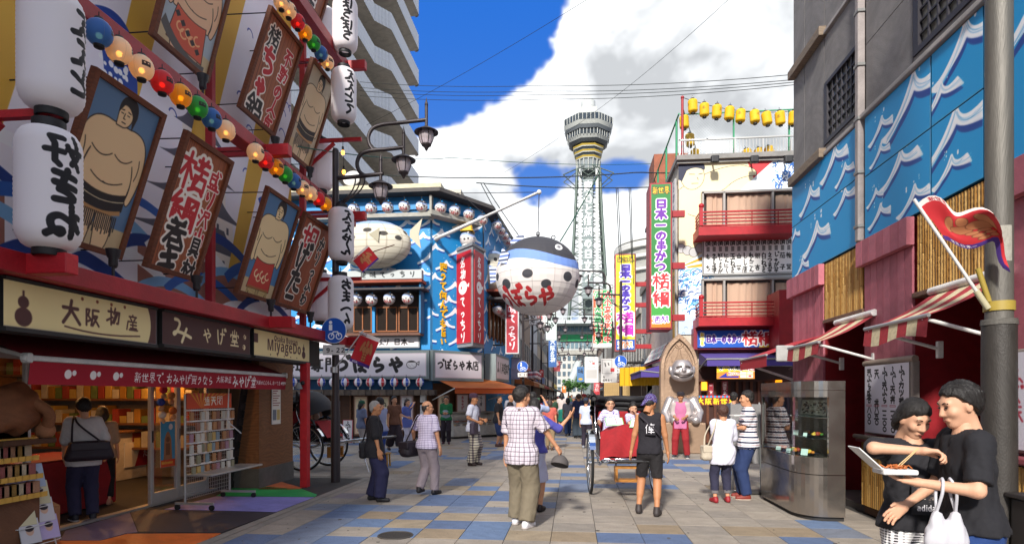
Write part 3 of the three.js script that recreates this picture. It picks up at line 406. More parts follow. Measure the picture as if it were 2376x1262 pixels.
lean('menu_board','brown wooden board high on the wall above the hot pot board','sign',[715,-130],[775,-70],[740,40],[680,-20],(c,W,H)=>{woodBg(c,W,H,'#9c5a3a');big(c,'味横綱',W*0.2,H*0.08,W*0.5,'#201c1c');},br);
// floodlights standing on the beams
const lampProto=thing('floodlight','small dark floodlight standing on the red beam','floodlight','floodlights along the red beams');
part(lampProto,'stem',bar(V(0,0,0),V(0,0.14,0),0.016),M.iron);part(lampProto,'housing',lathe([[0.03,0.12],[0.045,0.13],[0.045,0.2],[0.06,0.22],[0.075,0.3],[0.072,0.3],[0.055,0.23],[0,0.2]],16),mat(0x2a282b,0.5,{metalness:0.3}));part(lampProto,'lens',plain(new THREE.CylinderGeometry(0.066,0.066,0.012,16).translate(0,0.294,0)),mat(0xb8b2b4,0.25));part(lampProto,'knuckle',plain(new THREE.CylinderGeometry(0.025,0.025,0.07,10).rotateX(Math.PI / 2).translate(0,0.13,0)),M.iron);
[[466,180,5.62],[635,315,5.62],[257,618,2.95],[452,690,2.95],[625,728,2.95],[717,745,2.95],[716,398,5.62]].forEach(([px,py,y],i)=>{const o=i?copyOf(lampProto):lampProto;const z=zAt(px,XB + 0.1);o.position.set(XB + 0.12,y,z);o.rotation.y=rr(0,6);});
}
// ---------- paper lanterns ----------
function lanternShape(R,H,ribs,round){
const pts=[],n=ribs*2,mouth=round?R*0.42:R*0.46;
for(let i=0;i<=n;i++){const t=i / n,y=(t - 0.5)*H;let r;if(round)r=R*Math.sqrt(Math.max(0.17,1 - Math.pow(Math.abs(2*t - 1),2)*0.83));else{const e=Math.min(t,1 - t)/ 0.17;r=e<1?mouth +(R - mouth)*Math.sqrt(1 -(1 - e)**2):R;}r -=(i % 2)*R*0.018;pts.push([r,y]);}
return lathe(pts,32);
}
const paper=(opt)=>({transmission:0.25,thickness:0,...opt});
{
// tall white lanterns with black characters
const tall=(px,py,X,str,label,group,face=0,small)=>{
const p=onX(px,py,X),R=0.25,H=1.06,o=thing('tall_paper_lantern',label,'lantern',group);
const r=print(330,220,(c,W,Hc)=>{fillRect(c,'#f3edef',0,0,W,Hc);const sz=small||Math.min(44,170 / str.length);text(c,str,W*0.5 - sz*0.5,Hc*0.5 - sz*str.length*0.5,sz,{vert:true,weight:0.19,gap:1.0,sx:1.15,fill:'#17151a'});});
const g=lanternShape(R,H,26,0);const uv=g.attributes.uv;for(let i=0;i<uv.count;i++)uv.setXY(i,(1 - uv.getX(i)),uv.getY(i));fitUV(g,r);g.rotateY(face);part(o,'paper_body',g.translate(p.x,p.y,p.z),printMat(r,0.8,{transmission:0.2,thickness:0}));
for(const s of[-1,1])part(o,s>0?'top_ring':'bottom_ring',lathe([[0.118,-0.04],[0.126,-0.03],[0.126,0.05],[0.11,0.05],[0.11,-0.04]],24).translate(p.x,p.y + s*(H / 2 + 0.02),p.z),M.black);
part(o,'hanger',bar(V(p.x,p.y + H / 2 + 0.05,p.z),V(p.x,p.y + H / 2 + 0.17,p.z),0.008),M.iron);
};
const g1='tall white lanterns on the shop corner';
const F=0.55;
tall(118,120,-4.6,'ええと','tall white lantern with black characters hanging above another, over the large cream sign',null,-1.25,54);
tall(112,440,-4.6,'好きね','tall white lantern with large black characters standing over the large cream sign',null,-1.8,62);
tall(800,58,-4.58,'ぼちぼち','tall white lantern with small repeated black characters at the top of the lantern column',g1,-2.5,44);
tall(797,222,-4.58,'ええとて','tall white lantern with black characters hanging under the topmost red arm',g1,-2.2,46);
tall(791,545,-4.58,'ええやん','tall white lantern with black characters hanging under the middle red arm',g1,-2.2,47);
tall(790,703,-4.58,'おまへん','tall white lantern with black characters, lowest of the column above the red beam',g1,-2.2,47);
tall(752,75,-5.5,' ','plain white lantern behind the lantern column, at its top',g1,0);tall(745,385,-5.5,' ','plain white lantern behind the column, beside the chequered wrestler print',g1,0);tall(744,690,-5.5,' ','plain white lantern behind the column, beside the fried octopus board',g1,0);
// strings of small coloured lanterns with glowing bulbs
const cols={b:['#2e68b8','blue'],w:['#ead9b8','cream'],r:['#c51f26','red'],y:['#e2ab14','yellow'],g:['#1f9a3c','green']};
const protos={};
for(const k in cols){
const o=thing('small_paper_lantern','small round ' + cols[k][1]+ ' paper lantern with a glowing bulb on the string under the red beams','lantern','coloured lanterns under the red beams');
const r=print(120,60,(c,W,H)=>{fillRect(c,cols[k][0],0,0,W,H);c.fillStyle='#241c1c';for(const q of[0.1,0.6]){c.fillRect(W*q,H*0.36,14,13);c.fillStyle=cols[k][0];c.fillRect(W*q + 3,H*0.42,3,3);c.fillRect(W*q + 9,H*0.42,3,3);c.fillStyle='#241c1c';}});
part(o,'paper_body',fitUV(lanternShape(0.125,0.25,10,1),r),printMat(r,0.75,{transmission:0.35,thickness:0}));
part(o,'bulb',ball(0.03,0,-0.03,0,10,8),mat(0xffd9a0,0.5,{emissive:0xffb050,emissiveIntensity:4}));
part(o,'cap',lathe([[0,0.15],[0.04,0.15],[0.05,0.118],[0.03,0.118]],12),M.black);part(o,'base_ring',lathe([[0,-0.15],[0.045,-0.15],[0.05,-0.118],[0.03,-0.118]],12),M.black);part(o,'hook',bar(V(0,0.14,0),V(0,0.21,0),0.005),M.iron);
protos[k]=[o,false];
}
const put=(k,px,py)=>{const q=protos[k],o=q[1]?copyOf(q[0]):q[0];q[1]=true;const p=onX(px,py,-4.72);o.position.copy(p);o.rotation.y=rr(0,1.2);};
for(const[k,x,y]of[['b',228,76],['w',275,118],['w',327,157],['r',375,191],['y',418,222],['g',457,249],['b',490,276],['w',523,303],['w',592,354],['r',615,373],['y',639,389],['g',661,405],['b',681,421],['w',701,437],['w',720,450],['r',738,462],['y',754,474],['w',652,4],['w',669,24],['r',690,51],['y',707,76],['g',727,100],['b',744,124],['w',759,145]])put(k,x,y);
}
// ---------- a plane of a facade, met by pixels ----------
function facade(p0,n){
n=n.clone().normalize();const right=V().crossVectors(V(0,1,0),n).normalize();
const hit=(px,py,off=0)=>{const r=ray(px,py),o=V(0,EYE,0),q=p0.clone().addScaledVector(n,off);return r.multiplyScalar(q.clone().sub(o).dot(n)/ r.dot(n)).add(o);};
const rect=(x0,y0,x1,y1,off=0)=>{const ym=(y0 + y1)/ 2,xm=(x0 + x1)/ 2,a=hit(x0,ym,off),b=hit(x1,ym,off),t=hit(xm,y0,off),u=hit(xm,y1,off);const c=a.clone().add(b).multiplyScalar(0.5);c.y=(t.y + u.y)/ 2;return{c,w:a.distanceTo(b),h:t.y - u.y,m:new THREE.Matrix4().makeBasis(right,V(0,1,0),n).setPosition(c)};};
// a box over the pixel rectangle whose back lies at off and whose front stands t before it
const slab=(x0,y0,x1,y1,off,t,r=0)=>{const q=rect(x0,y0,x1,y1,off + t);const g=r?rbox(-q.w / 2,q.w / 2,-q.h / 2,q.h / 2,-t,0,r):box(-q.w / 2,q.w / 2,-q.h / 2,q.h / 2,-t,0);return g.applyMatrix4(q.m);};
const panel=(name,label,category,x0,y0,x1,y1,off,t,pxm,draw,edge,o={})=>{const q=rect(x0,y0,x1,y1,off + t);return sign(name,label,category,q.w,q.h,t,pxm,draw,edge,{...o,m:q.m.clone().multiply(new THREE.Matrix4().makeTranslation(0,0,-t / 2))});};
return{p0,n,right,hit,rect,slab,panel};
}
function waveWall(c,W,H,s,col='#1b86c4'){fillRect(c,col,0,0,W,H);let k=0;for(let y=s*0.6;y<H + s;y +=s*0.86){for(let x=(k % 2)*s*0.9;x<W + s;x +=s*1.9)paintWave(c,x + s*0.3*Math.sin(k*3.7 + x),y + s*0.2*Math.cos(x*1.3 + k),s*0.75,Math.sin(k + x));k++;}}
// the round puffer fish paper lantern with dark back, eye, fin spots and red lettering
function fishPrint(w,big){
return print(w,w / 2,(c,W,H)=>{
fillRect(c,'#ddd5d0',0,0,W,H);
const band=(y,amp,col)=>{c.fillStyle=col;c.beginPath();c.moveTo(0,0);c.lineTo(0,H*y);for(let i=0;i<=24;i++)c.lineTo(W*i / 24,H*(y + amp*Math.sin(i / 24*4*Math.PI + 0.7)));c.lineTo(W,0);c.fill();};
band(0.44,0.035,big?'#6f8ed0':'#8ba0cc');band(0.36,0.045,'#37363b');
for(const[x,y,r]of[[0.08,0.52,0.018],[0.16,0.57,0.02],[0.24,0.52,0.018],[0.3,0.6,0.024],[0.4,0.54,0.02],[0.47,0.62,0.02],[0.56,0.55,0.022],[0.64,0.58,0.02],[0.7,0.53,0.016],[0.76,0.54,0.014],[0.86,0.57,0.022],[0.94,0.55,0.02]]){c.fillStyle='#3a3a40';c.beginPath();c.ellipse(W*x,H*y,W*r,W*r*0.86,0,0,7);c.fill();}
for(const x of[0.54,0.94]){c.fillStyle='#e9e7e6';c.beginPath();c.ellipse(W*x,H*0.3,W*0.026,W*0.015,-0.5,0,7);c.fill();c.fillStyle='#77767a';c.beginPath();c.ellipse(W*x,H*0.3,W*0.014,W*0.008,-0.5,0,7);c.fill();}
const red={fill:'#b3272c',weight:0.17};
text(c,'づぼらや',W*0.2,H*0.62,H*0.19,{...red,sx:0.92,gap:0.9});text(c,'づぼらや',W*0.675,H*0.56,H*0.1,{...red,vert:true,gap:0.94});
c.strokeStyle='rgba(90,80,78,0.45)';c.lineWidth=Math.max(0.6,W / 700);for(let i=0;i<12;i++){c.beginPath();c.moveTo(W*i / 12,H*0.45);c.lineTo(W*i / 12,H);c.stroke();}for(let i=0;i<5;i++){c.beginPath();c.moveTo(0,H*(0.5 + i*0.1));c.lineTo(W,H*(0.5 + i*0.1));c.stroke();}
});
}
function finShape(w,h,ribs,print1){const s=new THREE.Shape();s.moveTo(0,h*0.3);s.lineTo(w,0);s.lineTo(w*0.94,h*0.5);s.lineTo(w,h);s.lineTo(0,h*0.7);return prism(s,0.03);}
const PF={};
{
const ZF=-23.6,rest=thing('blowfish_restaurant','corner blowfish restaurant with blue wave painted walls and puffer fish lanterns under its eaves','building');
const front=facade(V(0,0,ZF),V(0,0,1));PF.front=front;
const hTop=front.hit(1000,452).y,C0=front.hit(1000,600).setY(0);
const dep=(px,py,h)=>{const r=ray(px,py);return r.multiplyScalar((h - EYE)/ r.y).add(V(0,EYE,0));};
const C1=dep(1120,484,hTop).setY(0),C2=dep(1178,560,hTop).setY(0);C2.x=C1.x + 0.35;const C3=V(C2.x + 0.1,0,-33);
const chn=V().crossVectors(C1.clone().sub(C0),V(0,1,0)).normalize(),sdn=V().crossVectors(C3.clone().sub(C1),V(0,1,0)).normalize();if(chn.z<0)chn.negate();if(sdn.x<0)sdn.negate();
const cham=facade(C0,chn),side=facade(C1,sdn);PF.cham=cham;PF.side=side;PF.C1=C1;
const foot=[[-16,ZF],[C0.x,ZF],[C1.x,C1.z],[C3.x,C3.z],[-16,C3.z]];
const ext=(y0,y1,grow=0)=>{const pts=foot.map(([x,z])=>[x +(x>-10?grow*0.8:0),-(z +(z>-24?grow:0))]);return metreUV(prism(poly(pts),y1 - y0).rotateX(-Math.PI / 2).translate(0,y0,0));};
const blue='#1a86c6';
part(rest,'walls',ext(0,hTop - 0.05),worn(0x2a7db5));
part(rest,'eaves',ext(hTop - 0.05,hTop + 0.1,0.6),worn(0x57524f));
part(rest,'roof_parapet',box(-15,C0.x + 0.35,hTop + 0.16,hTop + 0.55,ZF - 2.2,ZF - 0.2),worn(0xd8cfae));
part(rest,'roof_parapet',box(C0.x - 0.4,C0.x + 0.9,hTop + 0.2,hTop + 0.75,ZF - 4,ZF - 1.6),worn(0xcbc5b4));
{const d=front.hit(822,425,-1.5);part(rest,'satellite_dish',plain(new THREE.SphereGeometry(0.5,20,8,0,6.3,0,0.9)).rotateX(1.2).translate(d.x,d.y,d.z),M.white);part(rest,'dish_post',bar(V(d.x,hTop,d.z),d,0.03),M.grey);part(rest,'roof_tank',plain(new THREE.CylinderGeometry(0.35,0.35,0.9,18).rotateZ(Math.PI / 2)).translate(front.hit(908,432,-2).x,hTop + 0.75,ZF - 2.6),M.white);}
// painted wave panels on each wall, with panel joints
const paintP=(F,x0,y0,x1,y1,off,seedk)=>{const q=F.rect(x0,y0,x1,y1,off);const r=print(q.w*62,q.h*62,(c,W,H)=>{waveWall(c,W,H,44,blue);});part(rest,'wave_panel',board(q.w,q.h,0.03,r).applyMatrix4(q.m.clone().multiply(new THREE.Matrix4().makeTranslation(0,0,-0.012))),printMat(r,0.55));};
paintP(front,640,500,858,812,0.03);paintP(front,860,500,998,812,0.03);paintP(cham,1003,500,1118,818,0.03);
{const q={w:8.4,h:hTop - 3.3},c=C1.clone().addScaledVector(C3.clone().sub(C1).normalize(),4.3);c.y=3.2 + q.h / 2;const m=new THREE.Matrix4().makeBasis(side.right,V(0,1,0),side.n).setPosition(c.addScaledVector(side.n,0.02));const r=print(400,300,(x,W,H)=>waveWall(x,W,H,40,blue));part(rest,'wave_panel',board(q.w,q.h,0.03,r).applyMatrix4(m),printMat(r,0.55));}
// lantern shelf under the eaves
part(rest,'lantern_shelf',front.slab(640,497,1000,506,0.05,0.5),worn(0xa9a69c));part(rest,'lantern_shelf',cham.slab(1002,500,1117,510,0.05,0.5),worn(0xa9a69c));
part(rest,'shelf_post',front.slab(996,452,1001,506,0.1,0.3),worn(0xa9a69c));part(rest,'back_band',front.slab(640,470,1000,490,0.06,0.02),mat(0x1583c2,0.5));part(rest,'back_band',cham.slab(1002,474,1117,496,0.06,0.02),mat(0x1583c2,0.5));
// upper floor: sign eave, window bay with wooden windows
part(rest,'bay_roof',front.slab(795,648,978,655,0.05,0.75),worn(0x9b4b35));part(rest,'bay_roof',front.slab(815,667,983,671,0.06,0.9),worn(0x4d4a4c));
part(rest,'bay_wall',front.slab(800,671,972,775,0.06,0.12),worn(0x3b2a22));part(rest,'bay_sill',front.slab(800,772,976,778,0.06,0.5),worn(0x6e4a3a));part(rest,'bay_cheek',front.slab(972,655,976,772,0.06,0.6),worn(0x2e6f9c));
for(const[a,b]of[[819,862],[872,921],[924,970]]){const wn=part(rest,'window',merge([front.slab(a,712,a + 2.5,770,0.181,0.06),front.slab(b - 2.5,712,b,770,0.181,0.06),front.slab(a + 2.5,712,b - 2.5,714.5,0.181,0.06),front.slab(a + 2.5,767,b - 2.5,770,0.181,0.06),front.slab((a + b)/ 2 - 1.2,714.5,(a + b)/ 2 + 1.2,767,0.181,0.06)]),wood(0x9a5a2c));part(wn,'pane',front.slab(a + 2,714,b - 2,768,0.185,0.01),mat(0x2b2420,0.08));}
part(rest,'window_post',front.slab(863,712,869,772,0.182,0.2),mat(0x1b86c4,0.5));
// signs
front.panel('shop_sign','grey sign strip with dark characters over the window bay of the blue restaurant','sign',795,627,978,648,0.5,0.32,60,(c,W,H)=>{fillRect(c,'#aeb4b4',0,0,W,H);text(c,'珍味てっちり',W*0.22,H*0.12,H*0.72,{gap:1.55,fill:'#232a2c',weight:0.16});},'#8a8f90');
front.panel('shop_sign','narrow white sign with dark characters below the window bay','sign',724,780,973,808,0.05,0.15,60,(c,W,H)=>{fillRect(c,'#8f9497',0,0,W,H);fillRect(c,'#ded9dc',4,5,W - 8,H - 10);text(c,'珍味',W*0.3,H*0.2,H*0.56,{fill:'#a8323c',weight:0.13});text(c,'てっちり',W*0.48,H*0.2,H*0.56,{weight:0.13,fill:'#2a2426'});text(c,'日本一',W*0.76,H*0.2,H*0.6,{weight:0.13,fill:'#2a2426'});},'#6a6f72');
const rim=(c,W,H)=>{fillRect(c,'#7f8a8a',0,0,W,H);for(let i=0;i<500;i++)fillRect(c,i % 2?'#9aa6a4':'#66706f',W*rnd(),H*rnd(),2,2);c.strokeStyle='#566161';c.lineWidth=1.4;c.strokeRect(5,5,W - 10,H - 10);fillRect(c,'#e4dde2',11,11,W - 22,H - 22);c.strokeStyle='#c79aa6';c.lineWidth=1;c.strokeRect(13,13,W - 26,H - 26);};
const fish=(c,x,y,s)=>{c.strokeStyle='#26211f';c.lineWidth=2;c.fillStyle='#efeaea';c.beginPath();c.ellipse(x,y,22*s,17*s,0,0,7);c.fill();c.stroke();c.beginPath();c.moveTo(x + 20*s,y - 6*s);c.lineTo(x + 34*s,y - 14*s);c.lineTo(x + 32*s,y + 2*s);c.closePath();c.stroke();c.fillStyle='#26211f';c.beginPath();c.ellipse(x,y - 10*s,18*s,7*s,0,3.1,6.3);c.fill();for(let i=0;i<7;i++){c.beginPath();c.arc(x - 14*s + i*5*s,y +(i % 3)*4*s,1.2*s,0,7);c.fill();}};
front.panel('shop_sign','long white sign with bold black characters and a drawn puffer fish, framed in grey stone','sign',560,814,995,880,0.1,0.5,62,(c,W,H)=>{rim(c,W,H);text(c,'ふく料理専門',W*0.06,H*0.24,H*0.5,{weight:0.17,gap:1.06,fill:'#1d191b'});text(c,'づぼらや',W*0.5,H*0.18,H*0.58,{weight:0.2,gap:1.12,fill:'#1d191b'});fish(c,W*0.91,H*0.5,0.9);},'#7f8a8a');
cham.panel('shop_sign','white sign with black characters on the angled corner, framed in grey stone','sign',1004,815,1122,884,0.1,0.5,70,(c,W,H)=>{rim(c,W,H);text(c,'づぼらや本店',W*0.08,H*0.3,W*0.128,{weight:0.19,gap:1.08,sy:1.2,fill:'#1d191b'});},'#7f8a8a');
{const q={w:3.4,h:1.16},c=C1.clone().addScaledVector(C3.clone().sub(C1).normalize(),1.75).addScaledVector(side.n,0.32);c.y=front.hit(990,847).y;const m=new THREE.Matrix4().makeBasis(side.right,V(0,1,0),side.n).setPosition(c);sign('shop_sign','white sign with black characters on the side wall along the street, framed in grey stone','sign',q.w,q.h,0.5,62,(x,W,H)=>{rim(x,W,H);text(x,'ふく料理専門',W*0.08,H*0.28,H*0.42,{weight:0.17,fill:'#1d191b',sx:1.1});},'#7f8a8a',{m});}
// raised yellow characters down the wall
{const o=thing('yellow_wall_lettering','vertical line of yellow characters standing on the blue wave wall','lettering');'安うて何んでも旨い'.split('').forEach((ch,i)=>{const g=[];const base=VOICED[ch]||ch,gl=GLYPH[base],q=cham.rect(1016,609 + i*21.6,1040,630 + i*21.6,0.06),s=q.h*0.98;const strokes=[...gl.s];if(VOICED[ch])strokes.push([[8,0],[8.7,1]],[[9.2,-0.3],[9.9,0.8]]);for(const st of strokes)for(let k=0;k + 1<st.length;k++){const A2=V((st[k][0]- 4.5)*s*0.1,(4.5 - st[k][1])*s*0.1,0),B2=V((st[k + 1][0]- 4.5)*s*0.1,(4.5 - st[k + 1][1])*s*0.1,0);const d=B2.clone().sub(A2),L=d.length();const bx=plain(new THREE.BoxGeometry(L + 0.035,0.05,0.03)).rotateZ(Math.atan2(d.y,d.x)).translate((A2.x + B2.x)/ 2,(A2.y + B2.y)/ 2,0.001*(k % 5));g.push(bx);}part(o,'character',merge(g).applyMatrix4(q.m),mat(0xe8b40c,0.5));});}
// red pillar sign with two faces on the corner
{const o=thing('pillar_sign','tall two-sided red pillar sign with white characters, edged in grey granite','sign');const gran=mat(0x9a9ca0,0.6,{map:grainMap});
const base=cham.hit(1090,690,0),yT=cham.hit(1085,580,0.5).y,yB=cham.hit(1085,806,0.5).y,A=at(1055,690,-base.z + 0.0),apex=at(1097,690,-base.z - 1.15),B=at(1123,690,-base.z + 0.05);
[A,apex,B].forEach((p)=>p.setY(0));const h=yT - yB;
part(o,'pillar_body',metreUV(prism(poly([[A.x,-A.z],[apex.x,-apex.z],[B.x,-B.z],[base.x,-base.z]]),h).rotateX(-Math.PI / 2).translate(0,yB,0)),gran);part(o,'cap',metreUV(prism(poly([[A.x - 0.06,-A.z],[apex.x,-apex.z - 0.1],[B.x + 0.08,-B.z],[base.x,-base.z]]),0.12).rotateX(-Math.PI / 2).translate(0,yT,0)),gran);
const fc=(P,Q)=>{const n=V().crossVectors(Q.clone().sub(P),V(0,1,0)).normalize();if(n.z<0)n.negate();const w=P.distanceTo(Q)*0.84,c=P.clone().add(Q).multiplyScalar(0.5).addScaledVector(n,0.02);c.y=(yT + yB)/ 2;sign('sign_face',null,null,w,h*0.93,0.03,80,(x,W,H)=>{fillRect(x,'#b5161f',0,0,W,H);const sz=Math.min(W*0.8,H*0.12);text(x,'名物',W / 2 - sz / 2,H*0.05,sz,{vert:true,fill:'#f0ebe6',weight:0.15,gap:1.12});x.fillStyle='#f0ebe6';x.beginPath();x.ellipse(W / 2,H*0.39,W*0.28,W*0.24,0,0,7);x.fill();x.beginPath();x.moveTo(W*0.7,H*0.38);x.lineTo(W*0.92,H*0.35);x.lineTo(W*0.9,H*0.4);x.fill();fillRect(x,'#b5161f',W*0.36,H*0.375,W*0.08,W*0.08);text(x,'てっちり',W / 2 - sz / 2,H*0.48,sz,{vert:true,fill:'#f0ebe6',weight:0.16,gap:1.08});},'#b5161f',{parent:o,m:new THREE.Matrix4().makeBasis(V().crossVectors(V(0,1,0),n),V(0,1,0),n).setPosition(c)});};
fc(A,apex);fc(apex,B);PF.pillar={apex,yT,base};
const hat=thing('figurine_lantern','small puffer fish figure in a yellow hat sitting on the red pillar sign','figurine'),fx=(A.x + B.x)/ 2,fz=(apex.z + base.z)/ 2;const r=fishPrint(160);part(hat,'body',fitUV(plain(new THREE.SphereGeometry(0.32,20,14)),r).scale(1,1.1,1).rotateY(2.2).translate(fx,yT + 0.45,fz),printMat(r,0.6));part(hat,'hat',rbox(fx - 0.2,fx + 0.2,yT + 0.74,yT + 1.0,fz - 0.2,fz + 0.2,0.05,2),mat(0xe0b020,0.5));part(hat,'hat_brim',rbox(fx - 0.27,fx + 0.27,yT + 0.72,yT + 0.76,fz - 0.27,fz + 0.27,0.02),mat(0xd6a51c,0.5));part(hat,'stand',plain(new THREE.CylinderGeometry(0.2,0.24,0.14,14)).translate(fx,yT + 0.19 - 0.0,fz),M.white);
}
// small puffer fish lanterns
const fp=fishPrint(200),proto=thing('puffer_fish_lantern','small white puffer fish lantern in the row under the restaurant eaves','lantern','puffer fish lanterns under the eaves');
part(proto,'paper_body',fitUV(plain(new THREE.SphereGeometry(0.25,18,14)),fp),printMat(fp,0.7));part(proto,'fin',prism(poly([[0,0],[0.1,0.08],[0.12,0],[0.1,-0.08]]),0.02).translate(0.24,0.02,-0.01),mat(0x3c3c40,0.7));part(proto,'hanger',bar(V(0,0.24,0),V(0,0.42,0),0.012),M.iron);part(proto,'top_fins',merge([box(-0.12,-0.04,0.22,0.27,-0.02,0.02),box(0.04,0.12,0.22,0.27,-0.02,0.02)]),mat(0x1583c2,0.5));
let first=true;const fishAt=(p,s,turn,label,group)=>{const o=first?proto:copyOf(proto,label,group);if(first&&label){o.userData.label=label;o.userData.group=group;}first=false;o.position.copy(p);o.scale.setScalar(s);o.rotation.y=turn;};
for(const[x,y]of[[783,486],[821,485],[861,483],[899,481],[938,479],[978,479]])fishAt(front.hit(x,y,0.5),0.94,-1.0 + rr(-0.2,0.2),'small white puffer fish lantern under the front eaves of the blue restaurant','lanterns under the front eaves');
for(const[x,y]of[[1022,482],[1055,489],[1088,497],[1119,510]])fishAt(cham.hit(x,y,0.5),0.94,-0.5 + rr(-0.2,0.2),'small white puffer fish lantern under the eaves of the angled corner','lanterns under the corner eaves');
for(let i=0;i<6;i++){const q=C1.clone().addScaledVector(C3.clone().sub(C1).normalize(),0.8 + i*0.95).addScaledVector(side.n,0.45);q.y=hTop - 0.5;fishAt(q,0.94,rr(-0.2,0.2),'small white puffer fish lantern under the eaves along the street side','lanterns under the street side eaves');}
for(const[x,y]of[[826,694],[862,695],[903,693],[946,692]])fishAt(front.hit(x,y,0.65),0.94,-1.0,'small white puffer fish lantern over the upper wooden windows','lanterns over the wooden windows');
for(let i=0;i<5;i++){const q=C1.clone().addScaledVector(C3.clone().sub(C1).normalize(),1.2 + i*0.8).addScaledVector(side.n,0.4);q.y=front.hit(1000,693).y;fishAt(q,0.9,0.2,'small white puffer fish lantern over the street side upper windows','lanterns over the side windows');}
{const q=(d,o,y)=>{const p=C1.clone().addScaledVector(C3.clone().sub(C1).normalize(),d).addScaledVector(side.n,o);p.y=y;return p;};const y1=front.hit(1000,670).y,y0=front.hit(1000,772).y;for(const[y,t,w]of[[y1,0.08,0.8],[y1 + 0.35,0.1,0.7]]){part(rest,'side_eave',merge([beam(q(0.6,w / 2,y),q(6.0,w / 2,y),w,t)]),worn(y===y1?0x4d4a4c:0x9b4b35));}part(rest,'side_window',beam(q(0.9,0.06,(y0 + y1)/ 2),q(5.5,0.06,(y0 + y1)/ 2),0.06,y1 - y0 - 0.3),mat(0x2b2420,0.1));for(let i=0;i<6;i++)part(rest,'window_post',beam(q(0.9 + i*0.9,0.12,y0),q(0.9 + i*0.9,0.12,y1),0.08,0.08),wood(0x9a5a2c));}
// large hanging fish on the front wall and the one on the side
const bigFish=(p,sc,turn,label,tail)=>{const o=thing('large_puffer_fish',label,'lantern'),r=print(300,150,(c,W,H)=>{fillRect(c,'#cdc6b4',0,0,W,H);fillRect(c,'#8ba3c9',0,0,W,H*0.24);fillRect(c,'#34343a',0,0,W,H*0.12);c.fillStyle='#33302e';for(let i=0;i<14;i++){c.beginPath();c.ellipse(W*(i + 0.5)/ 14,H*(0.36 + 0.05*(i % 3)),6,5,0,0,7);c.fill();}c.strokeStyle='rgba(90,80,60,0.5)';for(let i=1;i<12;i++){c.beginPath();c.moveTo(0,H*i / 12);c.lineTo(W,H*i / 12);c.stroke();c.beginPath();c.moveTo(W*i / 12,0);c.lineTo(W*i / 12,H);c.stroke();}});const body=fitUV(plain(new THREE.SphereGeometry(1,18,12)),r).scale(sc[0],sc[1],sc[2]).rotateY(turn).translate(p.x,p.y,p.z);part(o,'paper_body',body,printMat(r,0.75));const d=V(Math.cos(turn),0,-Math.sin(turn));part(o,'tail_fin',prism(poly([[0,-0.1],[0.45,-0.55],[0.36,0],[0.5,0.6],[0.02,0.16]]),0.05).rotateY(turn).translate(p.x + d.x*(sc[0]- 0.06),p.y + 0.35,p.z + d.z*(sc[0]- 0.06)),mat(0xb9b29c,0.7));part(o,'side_fin',prism(poly([[0,0],[0.4,0.22],[0.36,-0.3]]),0.03).rotateY(turn).translate(p.x + 0.1*d.x,p.y + 0.2,p.z + sc[2]*0.97),mat(0xa39c86,0.7));for(const s of[-0.5,0.5])part(o,'stay',bar(V(p.x + d.x*s,p.y,p.z + d.z*s),V(p.x + d.x*s,p.y + 0.4,ZF +(turn?-3:0)),0.02),M.iron);return o;};
bigFish(front.hit(866,568,0.95),[1.5,0.92,0.8],0,'large pale puffer fish lantern with a fan tail on the front wave wall');
{const q=C1.clone().addScaledVector(C3.clone().sub(C1).normalize(),1.7).addScaledVector(side.n,0.1);q.y=cham.hit(1110,612).y;bigFish(q,[0.9,1.0,0.75],Math.PI / 2 + 0.1,'large puffer fish lantern mounted on the street side wall beside the pillar sign');}
// projecting red sign farther down the side
{const p=at(1189,752,27.5),h=at(1189,683,27.5).y - at(1189,822,27.5).y;sign('projecting_sign','tall red sign with white characters projecting from the side of the blue restaurant','sign',0.62,h,0.22,70,(c,W,H)=>{fillRect(c,'#c3c8cc',0,0,W,H);fillRect(c,'#a81a2c',5,5,W - 10,H - 10);text(c,'珍味てっちり',W*0.18,H*0.03,W*0.64,{vert:true,fill:'#ecd9de',weight:0.15,gap:1.0,sy:(H / W)*0.235});},'#9aa0a6',{m:faceZ(p)});for(const s of[1,-1])part(rest,'sign_bracket',beam(V(p.x - 0.9,p.y + s*h*0.35,p.z),V(p.x,p.y + s*h*0.35,p.z),0.06,0.06),M.iron);}
// ground floor: timber front, shingle skirt, menu boards, windows
part(rest,'wave_band',front.slab(640,882,1003,904,0.05,0.12),mat(0x1d5c8e,0.6));
const tim=wood(0x5d3a22),tim2=wood(0x764a2a);part(rest,'timber_front',front.slab(640,905,1001,1014,0.02,0.1),tim);part(rest,'timber_front',cham.slab(1003,890,1118,1013,0.02,0.1),tim);
for(let i=0;i<22;i++){const x=652 + i*16.2;part(rest,'shingle',front.slab(x,904,x + 15.4,917,0.12,0.5 + 0.02*(i % 3)).translate(0,0,0),i % 3?worn(0x6f6154):worn(0x5d5148));}
for(let i=0;i<12;i++)part(rest,'timber_post',front.slab(660 + i*30,917,664 + i*30,1014,0.121,0.08),tim2);
const menus=[[820,918,853,1010,'#d9c9a6'],[873,918,905,1005,'#d9c9a6'],[927,916,960,1000,'#e0dcdc']];
